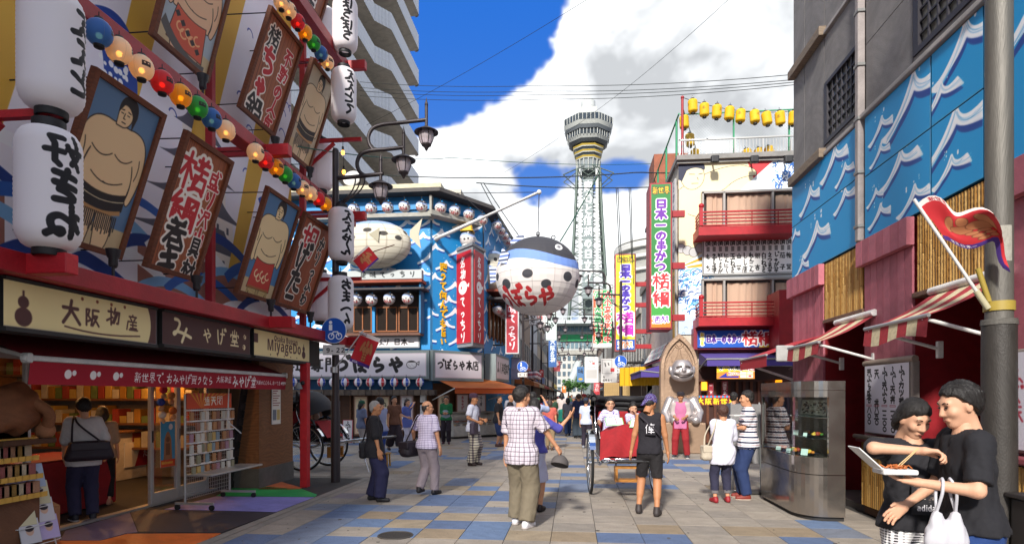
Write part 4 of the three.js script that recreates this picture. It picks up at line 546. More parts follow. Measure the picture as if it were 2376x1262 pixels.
const mb=(F,x0,y0,x1,y1,bg,s,red,label,off=0.25)=>F.panel('standing_menu_board',label,'menu board',x0,y0,x1,y1,off,0.04,75,(c,W,H)=>{fillRect(c,'#6a3c24',0,0,W,H);fillRect(c,bg,W*0.07,H*0.03,W*0.86,H*0.94);c.strokeStyle='#b04a4a';c.lineWidth=1;c.strokeRect(W*0.12,H*0.055,W*0.76,H*0.89);const z=Math.min(W*0.42,H*0.16);text(c,s,W*0.5 - z*0.5,H*0.09,z,{vert:true,weight:0.13,fill:red?'#a4202c':'#221d1c',gap:1.05});if(!red){text(c,'300',W*0.2,H*0.84,H*0.08,{fill:'#a4202c'});}},'#6a3c24',{group:'menu boards along the restaurant front'});
mb(front,...menus[0],'ふく丼',0,'cream menu board with black characters on the timber restaurant front, beside the parked rickshaw');mb(front,...menus[1],'ふぐ天ぷら',0,'cream menu board with black characters between two other boards on the timber front');mb(front,...menus[2],'ふぐ名物',0,'white menu board with black characters near the white box on the timber front');
mb(cham,1015,915,1043,990,'#d6c7a6','にぎの味',0,'tan menu board under the orange awning, behind the worker in green');mb(cham,1058,914,1088,962,'#e2dcdc','おみやげ',1,'white board with red characters above the food counter under the orange awning');mb(cham,1104,914,1128,962,'#e2dcdc','ふく唐',0,'white board with black characters and a red price above the food counter');
{const w=thing('wall_box','white wall boxes with blue trim beside the menu boards','wall box');for(const[y0,y1]of[[915,934],[939,966]])part(w,'box',front.slab(974,y0,987,y1,0.121,0.25,0.03),M.white);part(w,'blue_trim',front.slab(982,941,987,960,0.372,0.01),mat(0x2a62a8,0.5));}
// small tricolour lanterns over the shingle skirt
const tp=print(120,60,(c,W,H)=>{['#e6e2e4','#c32f3c','#e6e2e4','#3554b4','#e6e2e4','#c32f3c','#e6e2e4','#3554b4'].forEach((q,i)=>fillRect(c,q,i*W / 8,0,W / 8 + 1,H));fillRect(c,'#fff',0,H*0.42,W,3);}),tl=thing('striped_lantern','small round red white and blue lantern hanging over the shingle skirt','lantern','striped lanterns over the ground floor');
part(tl,'paper_body',fitUV(lanternShape(0.16,0.33,9,1),tp),printMat(tp,0.75));part(tl,'cap',plain(new THREE.CylinderGeometry(0.05,0.05,0.04,12)).translate(0,0.18,0),M.black);part(tl,'tassel',bar(V(0,-0.28,0),V(0,-0.15,0),0.02),M.white);part(tl,'hook',bar(V(0,0.18,0),V(0,0.3,0),0.008),M.iron);
[650,680,745,772,800,830,858,886,914,942,974].forEach((x,i)=>{const o=i?copyOf(tl):tl;o.position.copy(front.hit(x,887,0.66));o.rotation.y=i*0.8;});
// orange awning
{const o=thing('orange_awning','orange fabric awning over the food counter on the restaurant corner','awning');const yb=cham.hit(1060,880).y + 0.05,a=cham.hit(1003,879,0.1),b=V(C1.x + 0.2,0,C1.z - 0.3);a.y=b.y=yb;const yf=1.98,a2=onG(1034,899,0),f1=a.clone().addScaledVector(chn,1.5).setY(yf),f2=b.clone().addScaledVector(chn,1.35).addScaledVector(sdn,0.6).setY(yf),f3=b.clone().addScaledVector(sdn,1.3).add(V(0,0,-3)).setY(yf),b3=b.clone().add(V(0,0,-3));
const or=mat(0xc46a2a,0.8,{map:wearMap});part(o,'canopy',merge([quad(f1,f2,b,a),quad(f2,f3,b3,b)]),or);const dn=V(0,-0.2,0);part(o,'valance',merge([quad(f1.clone().add(dn),f2.clone().add(dn),f2,f1),quad(f2.clone().add(dn),f3.clone().add(dn),f3,f2)]),mat(0xb8501c,0.8));for(const[p,q]of[[f1,a],[f2,b]])part(o,'folding_arm',bar(p,q.clone().setY(yf - 0.45),0.025),M.white);part(o,'front_bar',merge([bar(f1,f2,0.03),bar(f2,f3,0.03)]),mat(0xb8501c,0.6));}
// food counter
{const o=thing('food_counter','low refrigerated food counter with a slanted glass front under the orange awning','counter'),m=cham.rect(1042,965,1146,1020,0.7),W=m.w,c=m.c.clone().setY(0),B=new THREE.Matrix4().makeBasis(cham.right,V(0,1,0),cham.n).setPosition(c),P2=(n,g,mt)=>part(o,n,g.applyMatrix4(B),mt);P2('base',rbox(-W / 2,W / 2,0.08,0.5,-0.4,0.3,0.03),worn(0xb9b4aa));P2('plinth',box(-W / 2 + 0.05,W / 2 - 0.05,0,0.08,-0.35,0.24),M.dark);P2('shelf',box(-W / 2 + 0.05,W / 2 - 0.05,0.62,0.64,-0.38,0.1),M.glass);P2('back',box(-W / 2,W / 2,0.5,1.0,-0.4,-0.36),M.alu);P2('top',rbox(-W / 2,W / 2,1.0,1.05,-0.42,0.08,0.015),worn(0x9c978c));P2('front_glass',prism(poly([[0.29,0.5],[0.3,0.5],[0.09,1.0],[0.08,1.0]]),W).rotateY(-Math.PI / 2).scale(1,1,1).translate(W / 2,0,0),M.glass);for(const s of[-1,1])P2('end_panel',prism(poly([[-0.4,0.5],[0.3,0.5],[0.09,1.0],[-0.4,1.0]]),0.03).rotateY(-Math.PI / 2).translate(s*(W / 2 - 0.015)+ 0.015,0,0),worn(0xb9b4aa));for(let i=0;i<12;i++)P2('food_tray',rbox(-W / 2 + 0.15 + i*(W - 0.3)/ 12,-W / 2 + 0.15 +(i + 0.8)*(W - 0.3)/ 12,0.5 + 0.14*(i % 2),0.56 + 0.14*(i % 2),-0.3,0.06,0.01),[worn(0xc9b07a),worn(0xa8502e),worn(0xd8d2c8),worn(0x7c4a2c)][i % 4]);}
// blue split curtain in the gap beside the red post
{const q=front.rect(638,914,676,948,1.5);const o=thing('split_curtain','short blue split curtain with white characters hung beside the red corner post','curtain');for(const s of[0,1])sign('panel',null,null,q.w / 2 - 0.015,q.h,0.01,90,(c,W,H)=>{fillRect(c,'#1f4a94',0,0,W,H);fillRect(c,'#cf5a3c',0,1,W,2);text(c,'らや'[s],W*0.2,H*0.4,W*0.6,{fill:'#e8e6ec',weight:0.14});},'#1f4a94',{parent:o,rough:0.9,m:q.m.clone().multiply(new THREE.Matrix4().makeTranslation((s - 0.5)*q.w / 2,0,0).multiply(new THREE.Matrix4().makeRotationY((s - 0.5)*0.2)))});part(o,'rod',bar(q.m.clone().multiply(new THREE.Matrix4().makeTranslation(-q.w / 2 - 0.1,q.h / 2 + 0.02,0)).multiply(new THREE.Matrix4()).elements&&V(-q.w / 2 - 0.1,q.h / 2 + 0.02,0).applyMatrix4(q.m),V(q.w / 2 + 0.1,q.h / 2 + 0.02,0).applyMatrix4(q.m),0.015),M.darkTimber);for(const s of[-1,1])part(o,'bracket',bar(V(s*q.w / 2,q.h / 2 + 0.02,0).applyMatrix4(q.m),V(s*q.w / 2,q.h / 2 + 0.02,-1.4).applyMatrix4(q.m),0.015),M.darkTimber);}
// pole from which the balloon fish hangs
const pa=at(1007,556,24.2),pb=at(1251,446,19.6);PF.tip=pb;
{const o=thing('fish_pole','long white pole slanting out from the blue wall to carry the hanging fish','pole');part(o,'pole',merge([bar(pa,pa.clone().lerp(pb,0.5),0.075,0.07,12),bar(pa.clone().lerp(pb,0.5),pb,0.05,0.045,12)]),M.white);part(o,'tip_knob',ball(0.08,pb.x,pb.y,pb.z),M.white);part(o,'socket',bar(pa.clone().add(V(-0.2,-0.12,-0.35)),pa.clone().add(V(0.15,0.06,0.1)),0.11),M.grey);part(o,'stay_cable',merge([bar(pb,V(C0.x + 1.0,hTop + 0.1,ZF - 0.2),0.012),bar(pa.clone().lerp(pb,0.55),V(C0.x + 1.2,hTop + 0.1,ZF - 0.6),0.012)]),M.iron);}
}
// ---------- the big hanging puffer fish ----------
{
const o=thing('hanging_puffer_fish','huge paper puffer fish lantern with a dark back and red lettering hanging over the street','lantern');
const c=at(1247,642,19.0),R=97 / 1400*19.0*1.0,r=fishPrint(900,true);
// a faceted ball: flat paper cells between wire ribs
const g=new THREE.SphereGeometry(R,36,22);const gg=plain(fitUV(g,r));gg.computeVertexNormals();
const mt=printMat(r,0.7);
part(o,'paper_body',gg.scale(1.03,0.93,1.0).rotateY(-1.12).translate(c.x,c.y,c.z),mt);
const stripe=print(100,100,(x,W,H)=>{fillRect(x,'#c9d3ec',0,0,W,H);for(let i=0;i<7;i++)fillRect(x,i % 2?'#3f5fae':'#27304e',0,i*15,W,6);});
const fin=(name,shp,m)=>{const q=prism(poly(shp),0.05);const uv=q.attributes.uv;for(let i=0;i<uv.count;i++)uv.setXY(i,uv.getX(i)/ 0.8 + 0.5,uv.getY(i)/ 0.8 + 0.5);fitUV(q,stripe);return part(o,name,q.applyMatrix4(m),printMat(stripe,0.7));};
fin('tail_fin',[[0.15,-0.16],[-0.2,-0.3],[-0.24,0.28],[0.15,0.16]],new THREE.Matrix4().makeTranslation(c.x - R*0.98,c.y + 0.1,c.z));
fin('back_fin',[[-0.28,-0.16],[0.2,0.02],[0.08,0.26],[-0.3,0.0]],new THREE.Matrix4().makeTranslation(c.x - R*0.42,c.y + R*0.86,c.z));
fin('side_fin',[[-0.2,-0.14],[0.12,-0.24],[0.2,0.08],[-0.05,0.26]],new THREE.Matrix4().makeRotationY(-0.5).setPosition(c.x - R*0.72,c.y + R*0.34,c.z + R*0.66));
part(o,'hook',merge([bar(V(c.x + 0.02,c.y + R*0.9,c.z),V(c.x + 0.02,c.y + R*1.02,c.z),0.03),plain(new THREE.TorusGeometry(0.06,0.015,6,12)).translate(c.x + 0.02,c.y + R*1.02,c.z),plain(new THREE.TorusGeometry(0.06,0.015,6,12)).translate(c.x + 0.5,c.y + R*0.93,c.z)]),M.iron);
part(o,'cable',bar(V(c.x + 0.02,c.y + R*1.03,c.z),PF.tip,0.014),M.iron);
}
// ---------- skewer restaurant facing the crossing on the right ----------
{
const ZY=-21.2,B=thing('skewer_restaurant','three-storey restaurant with a wrestler mural, red balconies and a roof terrace','building'),F=facade(V(0,0,ZY),V(0,0,1));
const x0=F.hit(1575,600).x,x1=13,yTop=F.hit(1700,372).y;
part(B,'walls',box(x0,x1,0,yTop,ZY - 9,ZY),worn(0xcfc6b4));
part(B,'parapet',box(x0 - 0.1,x1,yTop,yTop + 0.16,ZY - 9,ZY + 0.25),worn(0x8f8c88));
{const q=F.rect(1575,372,1850,775,0.03);const r=print(560,820,(c,W,H)=>{
fillRect(c,'#e6d9b4',0,0,W,H);
c.fillStyle='#c7343c';c.beginPath();c.moveTo(W*0.58,0);c.lineTo(W*0.82,0);c.lineTo(W*0.64,H*0.11);c.fill();c.fillStyle='#eef3f6';c.beginPath();c.moveTo(W*0.82,0);c.lineTo(W,0);c.lineTo(W,H*0.2);c.lineTo(W*0.48,H*0.2);c.fill();
for(let i=0;i<70;i++){c.strokeStyle=['#1d5cb0','#2a7fd0','#123c86'][i % 3];c.lineWidth=4;c.beginPath();const x=W*(0.8 + 0.2*rnd()),y=H*(0.02 + 0.14*rnd());c.arc(x,y,5 + 8*rnd(),rnd()*6,rnd()*6 + 2);c.stroke();}
c.strokeStyle='#2e2218';c.lineWidth=2.2;c.fillStyle='#efe0b4';c.beginPath();c.moveTo(0,H*0.16);c.quadraticCurveTo(W*0.3,H*0.02,W*0.55,H*0.03);c.quadraticCurveTo(W*0.68,H*0.05,W*0.66,H*0.09);c.quadraticCurveTo(W*0.5,H*0.09,W*0.4,H*0.16);c.lineTo(W*0.24,H*0.22);c.lineTo(W*0.3,H*0.5);c.lineTo(0,H*0.5);c.closePath();c.fill();c.stroke();
c.fillStyle='#efe0b4';c.beginPath();c.ellipse(W*0.12,H*0.085,W*0.1,H*0.075,0.15,0,7);c.fill();c.stroke();c.fillStyle='#20253f';c.beginPath();c.moveTo(0,H*0.1);c.lineTo(0,0);c.lineTo(W*0.2,0);c.quadraticCurveTo(W*0.24,H*0.03,W*0.22,H*0.05);c.quadraticCurveTo(W*0.14,H*0.02,W*0.07,H*0.05);c.lineTo(W*0.03,H*0.11);c.fill();
c.lineWidth=3;c.strokeStyle='#201a16';c.beginPath();c.moveTo(W*0.09,H*0.07);c.lineTo(W*0.14,H*0.072);c.moveTo(W*0.17,H*0.073);c.lineTo(W*0.21,H*0.068);c.moveTo(W*0.16,H*0.09);c.lineTo(W*0.17,H*0.105);c.moveTo(W*0.11,H*0.125);c.lineTo(W*0.17,H*0.125);c.stroke();c.lineWidth=2;c.beginPath();c.moveTo(W*0.08,H*0.3);c.quadraticCurveTo(W*0.2,H*0.34,W*0.24,H*0.3);c.stroke();
for(let i=0;i<7;i++){c.fillStyle=i % 2?'#e2a21c':'#cfe4ef';c.beginPath();c.moveTo(-20,H*0.62);c.lineTo(W*0.4,H*(0.46 + i*0.035));c.lineTo(W*0.4,H*(0.495 + i*0.035));c.fill();}
c.fillStyle='#b9b9b9';for(let i=0;i<5;i++){c.beginPath();c.arc(W*(0.02 + i*0.055),H*(0.5 + 0.012*(i % 3)),W*0.04,0,7);c.fill();c.stroke();}
c.fillStyle='#e9eef2';c.fillRect(0,H*0.62,W,H*0.38);for(let i=0;i<160;i++){const x=W*0.3*rnd(),y=H*(0.63 + 0.25*rnd());c.strokeStyle=['#1669b4','#0f4c98','#5fb0e0','#f4f8fa'][i % 4];c.lineWidth=3 + 4*rnd();c.beginPath();c.arc(x,y,6 + 22*rnd(),2.6 + rnd(),5 + rnd());c.stroke();}
c.fillStyle='#b9cfe6';c.beginPath();c.moveTo(0,H*0.93);c.quadraticCurveTo(W*0.12,H*0.84,W*0.4,H);c.lineTo(0,H);c.fill();c.strokeStyle='#3d5c9c';c.lineWidth=1.4;for(let i=0;i<60;i++){c.beginPath();c.arc(W*rnd(),H*(0.9 + 0.1*rnd()),4 + 4*rnd(),3.3,6.2);c.stroke();}
});part(B,'mural',board(q.w,q.h,0.03,r).applyMatrix4(q.m),printMat(r,0.6));}
// two glazed storeys with curtains, red balconies
for(const[y0,y1,r0,r1,s0]of[[440,524,487,523,523],[644,735,699,735,735]]){
part(B,'window_recess',F.slab(1632,y0 + 3,1850,y1 + 4,0.06,0.02),mat(0x3a302c,0.7));
const cur=mat(0xd9b9a0,0.9,{transmission:0.2,thickness:0});
for(const[a,b]of[[1640,1678],[1688,1789],[1801,1848]]){const g=new THREE.PlaneGeometry(1,1,36,1);const q=F.rect(a,y0 + 12,b,y1,0.14),p=g.attributes.position;for(let i=0;i<p.count;i++)p.setZ(i,0.025*Math.sin(p.getX(i)*q.w*26 + 1.4*Math.sin(p.getX(i)*9)));g.scale(q.w,q.h,1);g.computeVertexNormals();part(B,'curtain',plain(g).applyMatrix4(q.m),cur);}
const fr=mat(0x9a9692,0.5,{metalness:0.4});const wn=part(B,'window_frame',merge([F.slab(1630,y0,1850,y0 + 5,0.1,0.2),F.slab(1630,y0 + 5,1634,y1,0.1,0.2),F.slab(1679,y0 + 5,1684,y1,0.1,0.2),F.slab(1792,y0 + 5,1797,y1,0.1,0.2)]),fr);for(const[a,b]of[[1634,1679],[1684,1792],[1797,1850]])part(wn,'pane',F.slab(a,y0 + 5,b,y1,0.2,0.012),M.glass);
const bal=part(B,'balcony',F.slab(1622,s0,1850,s0 + 20,0.07,0.95),worn(0xb51a26,0.5));for(const y of[r0,r0 + 8,r0 + 16,r0 + 24,r0 + 32])part(bal,'rail',F.slab(1626,y,1850,y +(y===r0?3.4:2.2),0.94,0.06),worn(0xb51a26,0.5));part(bal,'end_post',F.slab(1624,r0 - 6,1632,s0,0.9,0.12),worn(0xb51a26,0.5));{const k=F.hit(1628,r0 - 9,0.95);part(bal,'post_ball',ball(0.09,k.x,k.y,k.z),worn(0xb51a26,0.5));}for(const a of[1684,1745,1806])part(bal,'baluster',F.slab(a,r0 + 3,a + 2,s0,0.955,0.03),worn(0xb51a26,0.5));const z=F.hit(1626,r0,0.9);for(const y of[r0,r0 + 8,r0 + 16,r0 + 24,r0 + 32]){const p=F.hit(1628,y + 1,0.95);part(bal,'side_rail',beam(p,V(p.x,p.y,ZY + 0.05),0.035,0.035),worn(0xb51a26,0.5));}
}
part(B,'red_side_box',F.slab(1809,672,1850,812,0.3,1.2),worn(0xa01822,0.5));
// menu board of skewers
const cols=['もち','うずら玉子','紅しょうが','にんにく','玉ねぎ','山芋','しし唐','れんこん','銀杏','白ねぎ','さつま芋','じゃが芋','茄子','椎茸'];
F.panel('skewer_menu_board','large white board with columns of black characters between the two red balconies','sign',1631,543,1843,636,0.05,0.12,88,(c,W,H)=>{fillRect(c,'#ececea',0,0,W,H);c.strokeStyle='#1c1c1c';c.lineWidth=2;c.strokeRect(3,3,W - 6,H - 6);const cw=(W - 14)/ 14;cols.forEach((s,i)=>{const x=8 + i*cw,z=cw*0.86;text(c,'前頭',x + cw*0.05,7,z,{vert:true,weight:0.15,gap:0.92,sy:0.9});c.fillStyle='#333';for(let k=0;k<5;k++)c.fillRect(x + cw*0.25,H*0.3 + k*3.4,cw*0.5,2);const n=s.length,hh=(H*0.5)/ Math.max(n,2.6);if(n===2){text(c,s[0],x + cw*0.05,H*0.47,z,{weight:0.15,sy:1.15});text(c,s[1],x + cw*0.05,H*0.76,z,{weight:0.15,sy:1.15});}else text(c,s,x + cw*0.05,H*0.46,z,{vert:true,weight:0.15,sy:hh / z,gap:1});});},'#777');
// blue and yellow sign, purple canopy
const yoko=(c,W,H)=>{fillRect(c,'#1553b4',0,0,W,H);c.fillStyle='#f0c81a';c.beginPath();c.moveTo(W,0);c.lineTo(W*0.95,0);c.lineTo(W*0.75,H);c.lineTo(W,H);c.fill();text(c,'新世界',W*0.03,H*0.12,H*0.26,{vert:true,fill:'#f2d21c',edge:'#fff',ew:0.16,weight:0.16});text(c,'日本一の串かつ',W*0.105,H*0.24,H*0.5,{fill:'#4a1f8c',edge:'#f4f0ee',ew:0.16,weight:0.16,sx:0.1247*W / H});text(c,'横綱',W*0.55,H*0.06,H*0.84,{fill:'#c41f2a',edge:'#f7f2ee',ew:0.12,weight:0.16,gap:1.02});text(c,'酒処',W*0.885,H*0.08,H*0.4,{vert:true,fill:'#1d49a8',edge:'#fff',ew:0.16,weight:0.15});};
part(B,'sign_box',F.slab(1610,760,1812,810,0.05,0.4),worn(0x8e2438,0.5));F.panel('blue_skewer_sign','wide blue and yellow sign with purple and red characters above the purple canopy','sign',1619,766,1809,806,0.455,0.05,110,yoko,'#8e2438');
part(B,'wall_strip',F.slab(1620,810,1812,820,0.05,0.05),worn(0x9c5a62));
{const o=thing('purple_canopy','purple fabric canopy under the blue skewer sign','canopy'),a=F.hit(1622,818,0.1),b=F.hit(1832,818,0.1),c=F.hit(1627,845,1.4),d=F.hit(1834,845,1.4);c.x=a.x;d.x=b.x;a.y=b.y=F.hit(1700,818,0.1).y;c.y=d.y=F.hit(1700,833,1.4).y;const pm=mat(0x5a4a96,0.8,{map:wearMap}),dn=V(0,-0.22,0);part(o,'roof',quad(c,d,b,a),pm);part(o,'valance',quad(c.clone().add(dn),d.clone().add(dn),d,c),mat(0x4a3a86,0.8));part(o,'cheek',merge([quad(c.clone().add(dn),c,a,a.clone().add(V(0,-0.4,0)))]),mat(0x3c2c6c,0.8));part(o,'frame_bar',bar(c,d,0.03),M.grey);for(const p of[c,d])part(o,'frame_arm',bar(p,V(p.x,p.y - 0.3,ZY + 0.02),0.025),M.grey);
const o2=thing('purple_canopy','purple fabric canopy along the street side of the skewer restaurant','canopy'),X=x0;const e=V(X - 0.05,2.9,ZY + 0.3),f=V(X - 0.05,2.9,ZY - 6),g=V(X - 1.3,2.55,ZY + 0.3),h=V(X - 1.3,2.55,ZY - 6);part(o2,'roof',quad(h,g,e,f),pm);part(o2,'valance',quad(h.clone().add(dn),g.clone().add(dn),g,h),mat(0x4a3a86,0.8));part(o2,'end_flap',quad(g.clone().add(dn),V(X - 0.05,2.33,ZY + 0.3),e,g),mat(0x4a3a86,0.8));part(o2,'frame_bar',bar(g,h,0.03),M.grey);part(o2,'frame_arm',bar(g,V(X,2.4,g.z),0.025),M.grey);}
// side wall sign with tiny colourful print, slanting above the side canopy
{const p=[V(x0 - 0.9,3.0,ZY + 0.6),V(x0 - 0.25,3.75,ZY + 0.6)];const o=thing('slanted_side_sign','slanting red framed sign with small colourful lettering above the side canopy','sign');const m=basis(V(x0 - 0.62,3.2,ZY - 1.2),V(0,0,1).negate().multiplyScalar(-1).normalize().cross(V(0,1,0)).set(0.02,0,1).normalize(),V(0.5,0.86,0).normalize());const r=print(300,70,(c,W,H)=>{fillRect(c,'#e7e3da',0,0,W,H);for(let i=0;i<26;i++)text(c,'しあのかたにとまき'[i % 9],4 +(i % 13)*23,6 + Math.floor(i / 13)*32,22,{fill:['#c0392b','#1d6fb8','#2a9a4a','#6a2a90'][i % 4],weight:0.15});});part(o,'sign_face',board(3.6,0.62,0.05,r,true).applyMatrix4(m),printMat(r));part(o,'frame',box(-1.86,1.86,-0.37,0.37,-0.06,-0.03).applyMatrix4(m),M.red);part(o,'bracket',beam(V(x0 - 0.62,3.2,ZY - 1.2),V(x0,3.2,ZY - 1.2),0.08,0.08),M.red);}
F.panel('arrow_banner','yellow and orange banner with black and red characters, a blue arrow and a small map','banner',1664,843,1752,879,1.25,0.02,120,(c,W,H)=>{fillRect(c,'#f0c41c',0,0,W,H);c.fillStyle='#ec8a2a';c.beginPath();c.moveTo(0,H);c.lineTo(0,H*0.6);c.quadraticCurveTo(W*0.5,H*0.42,W,H*0.6);c.lineTo(W,H);c.fill();text(c,'食べ放題は',W*0.03,H*0.08,H*0.38,{fill:'#1d2030',edge:'#fff',ew:0.12,weight:0.13,sx:0.9});text(c,'別館',W*0.63,H*0.04,H*0.46,{fill:'#b3202c',edge:'#fff',ew:0.12,weight:0.13});c.fillStyle='#1b2c9c';c.beginPath();c.moveTo(W*0.04,H*0.94);c.lineTo(W*0.26,H*0.6);c.lineTo(W*0.26,H*0.82);c.lineTo(W*0.58,H*0.82);c.lineTo(W*0.58,H*0.94);c.fill();text(c,'約50m',W*0.3,H*0.56,H*0.22,{fill:'#b3202c',edge:'#fff',ew:0.2,weight:0.14});fillRect(c,'#e9e4d8',W*0.62,H*0.55,W*0.34,H*0.4);fillRect(c,'#e8cf8a',W*0.62,H*0.7,W*0.34,3);fillRect(c,'#e8cf8a',W*0.78,H*0.55,3,H*0.4);fillRect(c,'#c34a5a',W*0.84,H*0.78,8,5);},'#caa41c');
part(B,'dark_shopfront',F.slab(1622,850,1850,1030,0.05,0.05),mat(0x3a1c14,0.5));for(let i=0;i<12;i++)part(B,'shopfront_slat',F.slab(1640 + i*17,884,1646 + i*17,1028,0.101,0.06),wood(i % 2?0x5a2c18:0x6b3a20));part(B,'shopfront_lintel',F.slab(1622,880,1850,885,0.162,0.1),wood(0x4a2416));
F.panel('vertical_banner','dark red vertical banner with white characters in the skewer restaurant entrance','banner',1676,884,1690,926,0.5,0.01,120,(c,W,H)=>{fillRect(c,'#8c1d2c',0,0,W,H);text(c,'座敷あり',W*0.12,3,W*0.76,{vert:true,fill:'#f0e6e0',weight:0.14});},'#7a1a26');F.panel('vertical_banner','dark red vertical banner with white characters beside the orange entrance lamp','banner',1645,888,1656,926,0.5,0.01,120,(c,W,H)=>{fillRect(c,'#8c1d2c',0,0,W,H);text(c,'一度食',W*0.12,3,W*0.76,{vert:true,fill:'#f0e6e0',weight:0.14});},'#7a1a26');
F.panel('district_banner','low banner with big yellow characters on red and blue bands behind the visitors','banner',1616,918,1700,940,1.6,0.02,130,(c,W,H)=>{fillRect(c,'#7a2a20',0,0,W,H);fillRect(c,'#3a9ad0',0,0,W,H*0.2);for(let i=0;i<9;i++)fillRect(c,'#d8404a',i*W / 9,0,W / 18,H*0.18);text(c,'大阪新世界',W*0.02,H*0.22,H*0.72,{fill:'#f4d41c',weight:0.17,gap:1.12});},'#7a2a20');
{const o=thing('entrance_lamp','glowing orange box lamp on the skewer restaurant front','lamp'),g=F.slab(1630,886,1642,906,0.3,0.2,0.02);part(o,'shade',g,mat(0xf0a020,0.6,{emissive:0xf08a10,emissiveIntensity:0.7}));part(o,'bracket',F.slab(1635,882,1637,886,0.05,0.36),M.iron);part(o,'base_trim',F.slab(1630,906,1642,908,0.3,0.2),M.iron);
const o2=copyOf(o,'glowing orange box lamp deeper along the skewer restaurant front, above the display case');o2.position.set(F.hit(1806,890).x - F.hit(1636,890).x,0.06,0);}
// roof terrace: railing, green mesh fence, yellow lanterns
const fn=thing('terrace_railing','grey metal railing with thin balusters around the roof terrace','railing');part(fn,'top_rail',F.slab(1576,318,1850,321,-0.1,0.06),M.alu);part(fn,'bottom_rail',F.slab(1576,366,1850,368.5,-0.1,0.06),M.alu);for(const px of[1576,1640,1705,1770,1836])part(fn,'post',F.slab(px,321,px + 3.5,366,-0.1,0.06),M.alu);for(let i=0;i<34;i++){const px=1584 + i*7.8;if(Math.abs(((px - 1576)% 65)- 2)>4)part(fn,'baluster',F.slab(px,321,px + 1.1,366,-0.08,0.02),M.alu);}part(fn,'kerb',F.slab(1572,368.6,1850,374,-0.3,0.45),worn(0x9a9894));
const gm=mat(0x1f8a5c,0.5),gf=thing('green_mesh_fence','tall green post and wire mesh fence on the roof terrace','fence');for(const px of[1584,1702,1831])part(gf,'post',F.slab(px,254,px + 3.4,372,-0.5,0.06),gm);part(gf,'top_rail',F.slab(1580,258,1850,260,-0.5,0.04),gm);{const wires=[];for(let i=0;i<74;i++){const xa=1586 + i*7 - 110;for(const s of[1,-1]){const p=s>0?[xa,372]:[xa,260],e=s>0?[xa + 112,260]:[xa + 112,372];const t0=Math.max(0,(1586 - p[0])/ 112),t1=Math.min(1,(1850 - p[0])/ 112);if(t1<=t0)continue;const A=[p[0]+ 112*t0,p[1]+(e[1]- p[1])*t0],E=[p[0]+ 112*t1,p[1]+(e[1]- p[1])*t1];wires.push(bar(F.hit(A[0],A[1],-0.48),F.hit(E[0],E[1],-0.48),0.0028,0.0028,3));}}part(gf,'wire_mesh',merge(wires),mat(0x7a8a84,0.5)).userData.kind='stuff';}
{const pA=F.hit(1584,226,-0.3),mast=thing('red_mast','thin red mast at the corner of the roof terrace carrying a lantern string','mast');part(mast,'pole',bar(pA.clone().setY(yTop),pA,0.045),M.red);part(mast,'finial',ball(0.06,pA.x,pA.y,pA.z),M.red);
const side2=thing('green_mesh_fence','green fence side running back from the red mast','fence');for(let i=0;i<4;i++)part(side2,'post',bar(V(x0 + 0.1,yTop,ZY - 1 - i*2.4),V(x0 + 0.1,yTop + 1.9,ZY - 1 - i*2.4),0.04),gm);part(side2,'top_rail',bar(V(x0 + 0.1,yTop + 1.9,ZY - 0.5),V(x0 + 0.1,yTop + 1.9,ZY - 8.5),0.03),gm);
const yp=print(100,60,(c,W,H)=>{fillRect(c,'#eebf0a',0,0,W,H);for(const q of[0.2,0.7])text(c,'串',W*q,H*0.3,16,{fill:'#8a6a10',weight:0.1});}),yl=thing('yellow_lantern','yellow barrel lantern on the string along the front of the roof terrace','lantern','yellow lanterns along the terrace front');part(yl,'paper_body',fitUV(lanternShape(0.165,0.46,10,0),yp),printMat(yp,0.7,{transmission:0.2,thickness:0}));part(yl,'cap',plain(new THREE.CylinderGeometry(0.07,0.07,0.04,12)).translate(0,0.25,0),M.black);part(yl,'base_ring',plain(new THREE.CylinderGeometry(0.07,0.07,0.05,12)).translate(0,-0.25,0),M.black);part(yl,'hook',bar(V(0,0.26,0),V(0,0.36,0),0.008),M.iron);
[[1608,246],[1635,255],[1664,259],[1693,263],[1719,269],[1752,271],[1780,275],[1811,274],[1842,274]].forEach(([x,y],i)=>{const o=i?copyOf(yl):yl;o.position.copy(F.hit(x,y,-0.3));o.rotation.z=0.04 + i*0.018;o.rotation.y=i;});
const cord=(a,b,sag)=>{const pts=[];for(let i=0;i<=10;i++){const t=i / 10;pts.push(a.clone().lerp(b,t).add(V(0,-sag*4*t*(1 - t),0)));}return tube(pts,0.012,20,4);};
solo('lantern_cord',cord(pA,F.hit(1860,255,-0.3),0.25),M.black,'thin black cord from the red mast carrying yellow lanterns along the terrace front','cord');
const bk=V(x0 + 3.2,yTop + 0.75,ZY - 7);solo('lantern_cord',cord(pA.clone().add(V(0,-0.3,0)),bk,0.5),M.black,'thin black cord from the red mast sloping back over the terrace','cord');
for(let i=0;i<9;i++){const t=(i + 0.3)/ 9,o=copyOf(yl,'yellow barrel lantern on the string sloping back over the roof terrace','yellow lanterns sloping back over the terrace'),p=pA.clone().add(V(0,-0.3,0)).lerp(bk,t);p.y -=0.36 + 2*t*(1 - t);o.position.copy(p);}
for(const[x,y]of[[1736,360],[1764,358],[1787,354]]){const o=copyOf(yl,'yellow barrel lantern lying behind the terrace railing','yellow lanterns behind the railing');o.position.copy(F.hit(x,y,-1.2));o.rotation.z=0.3;}}
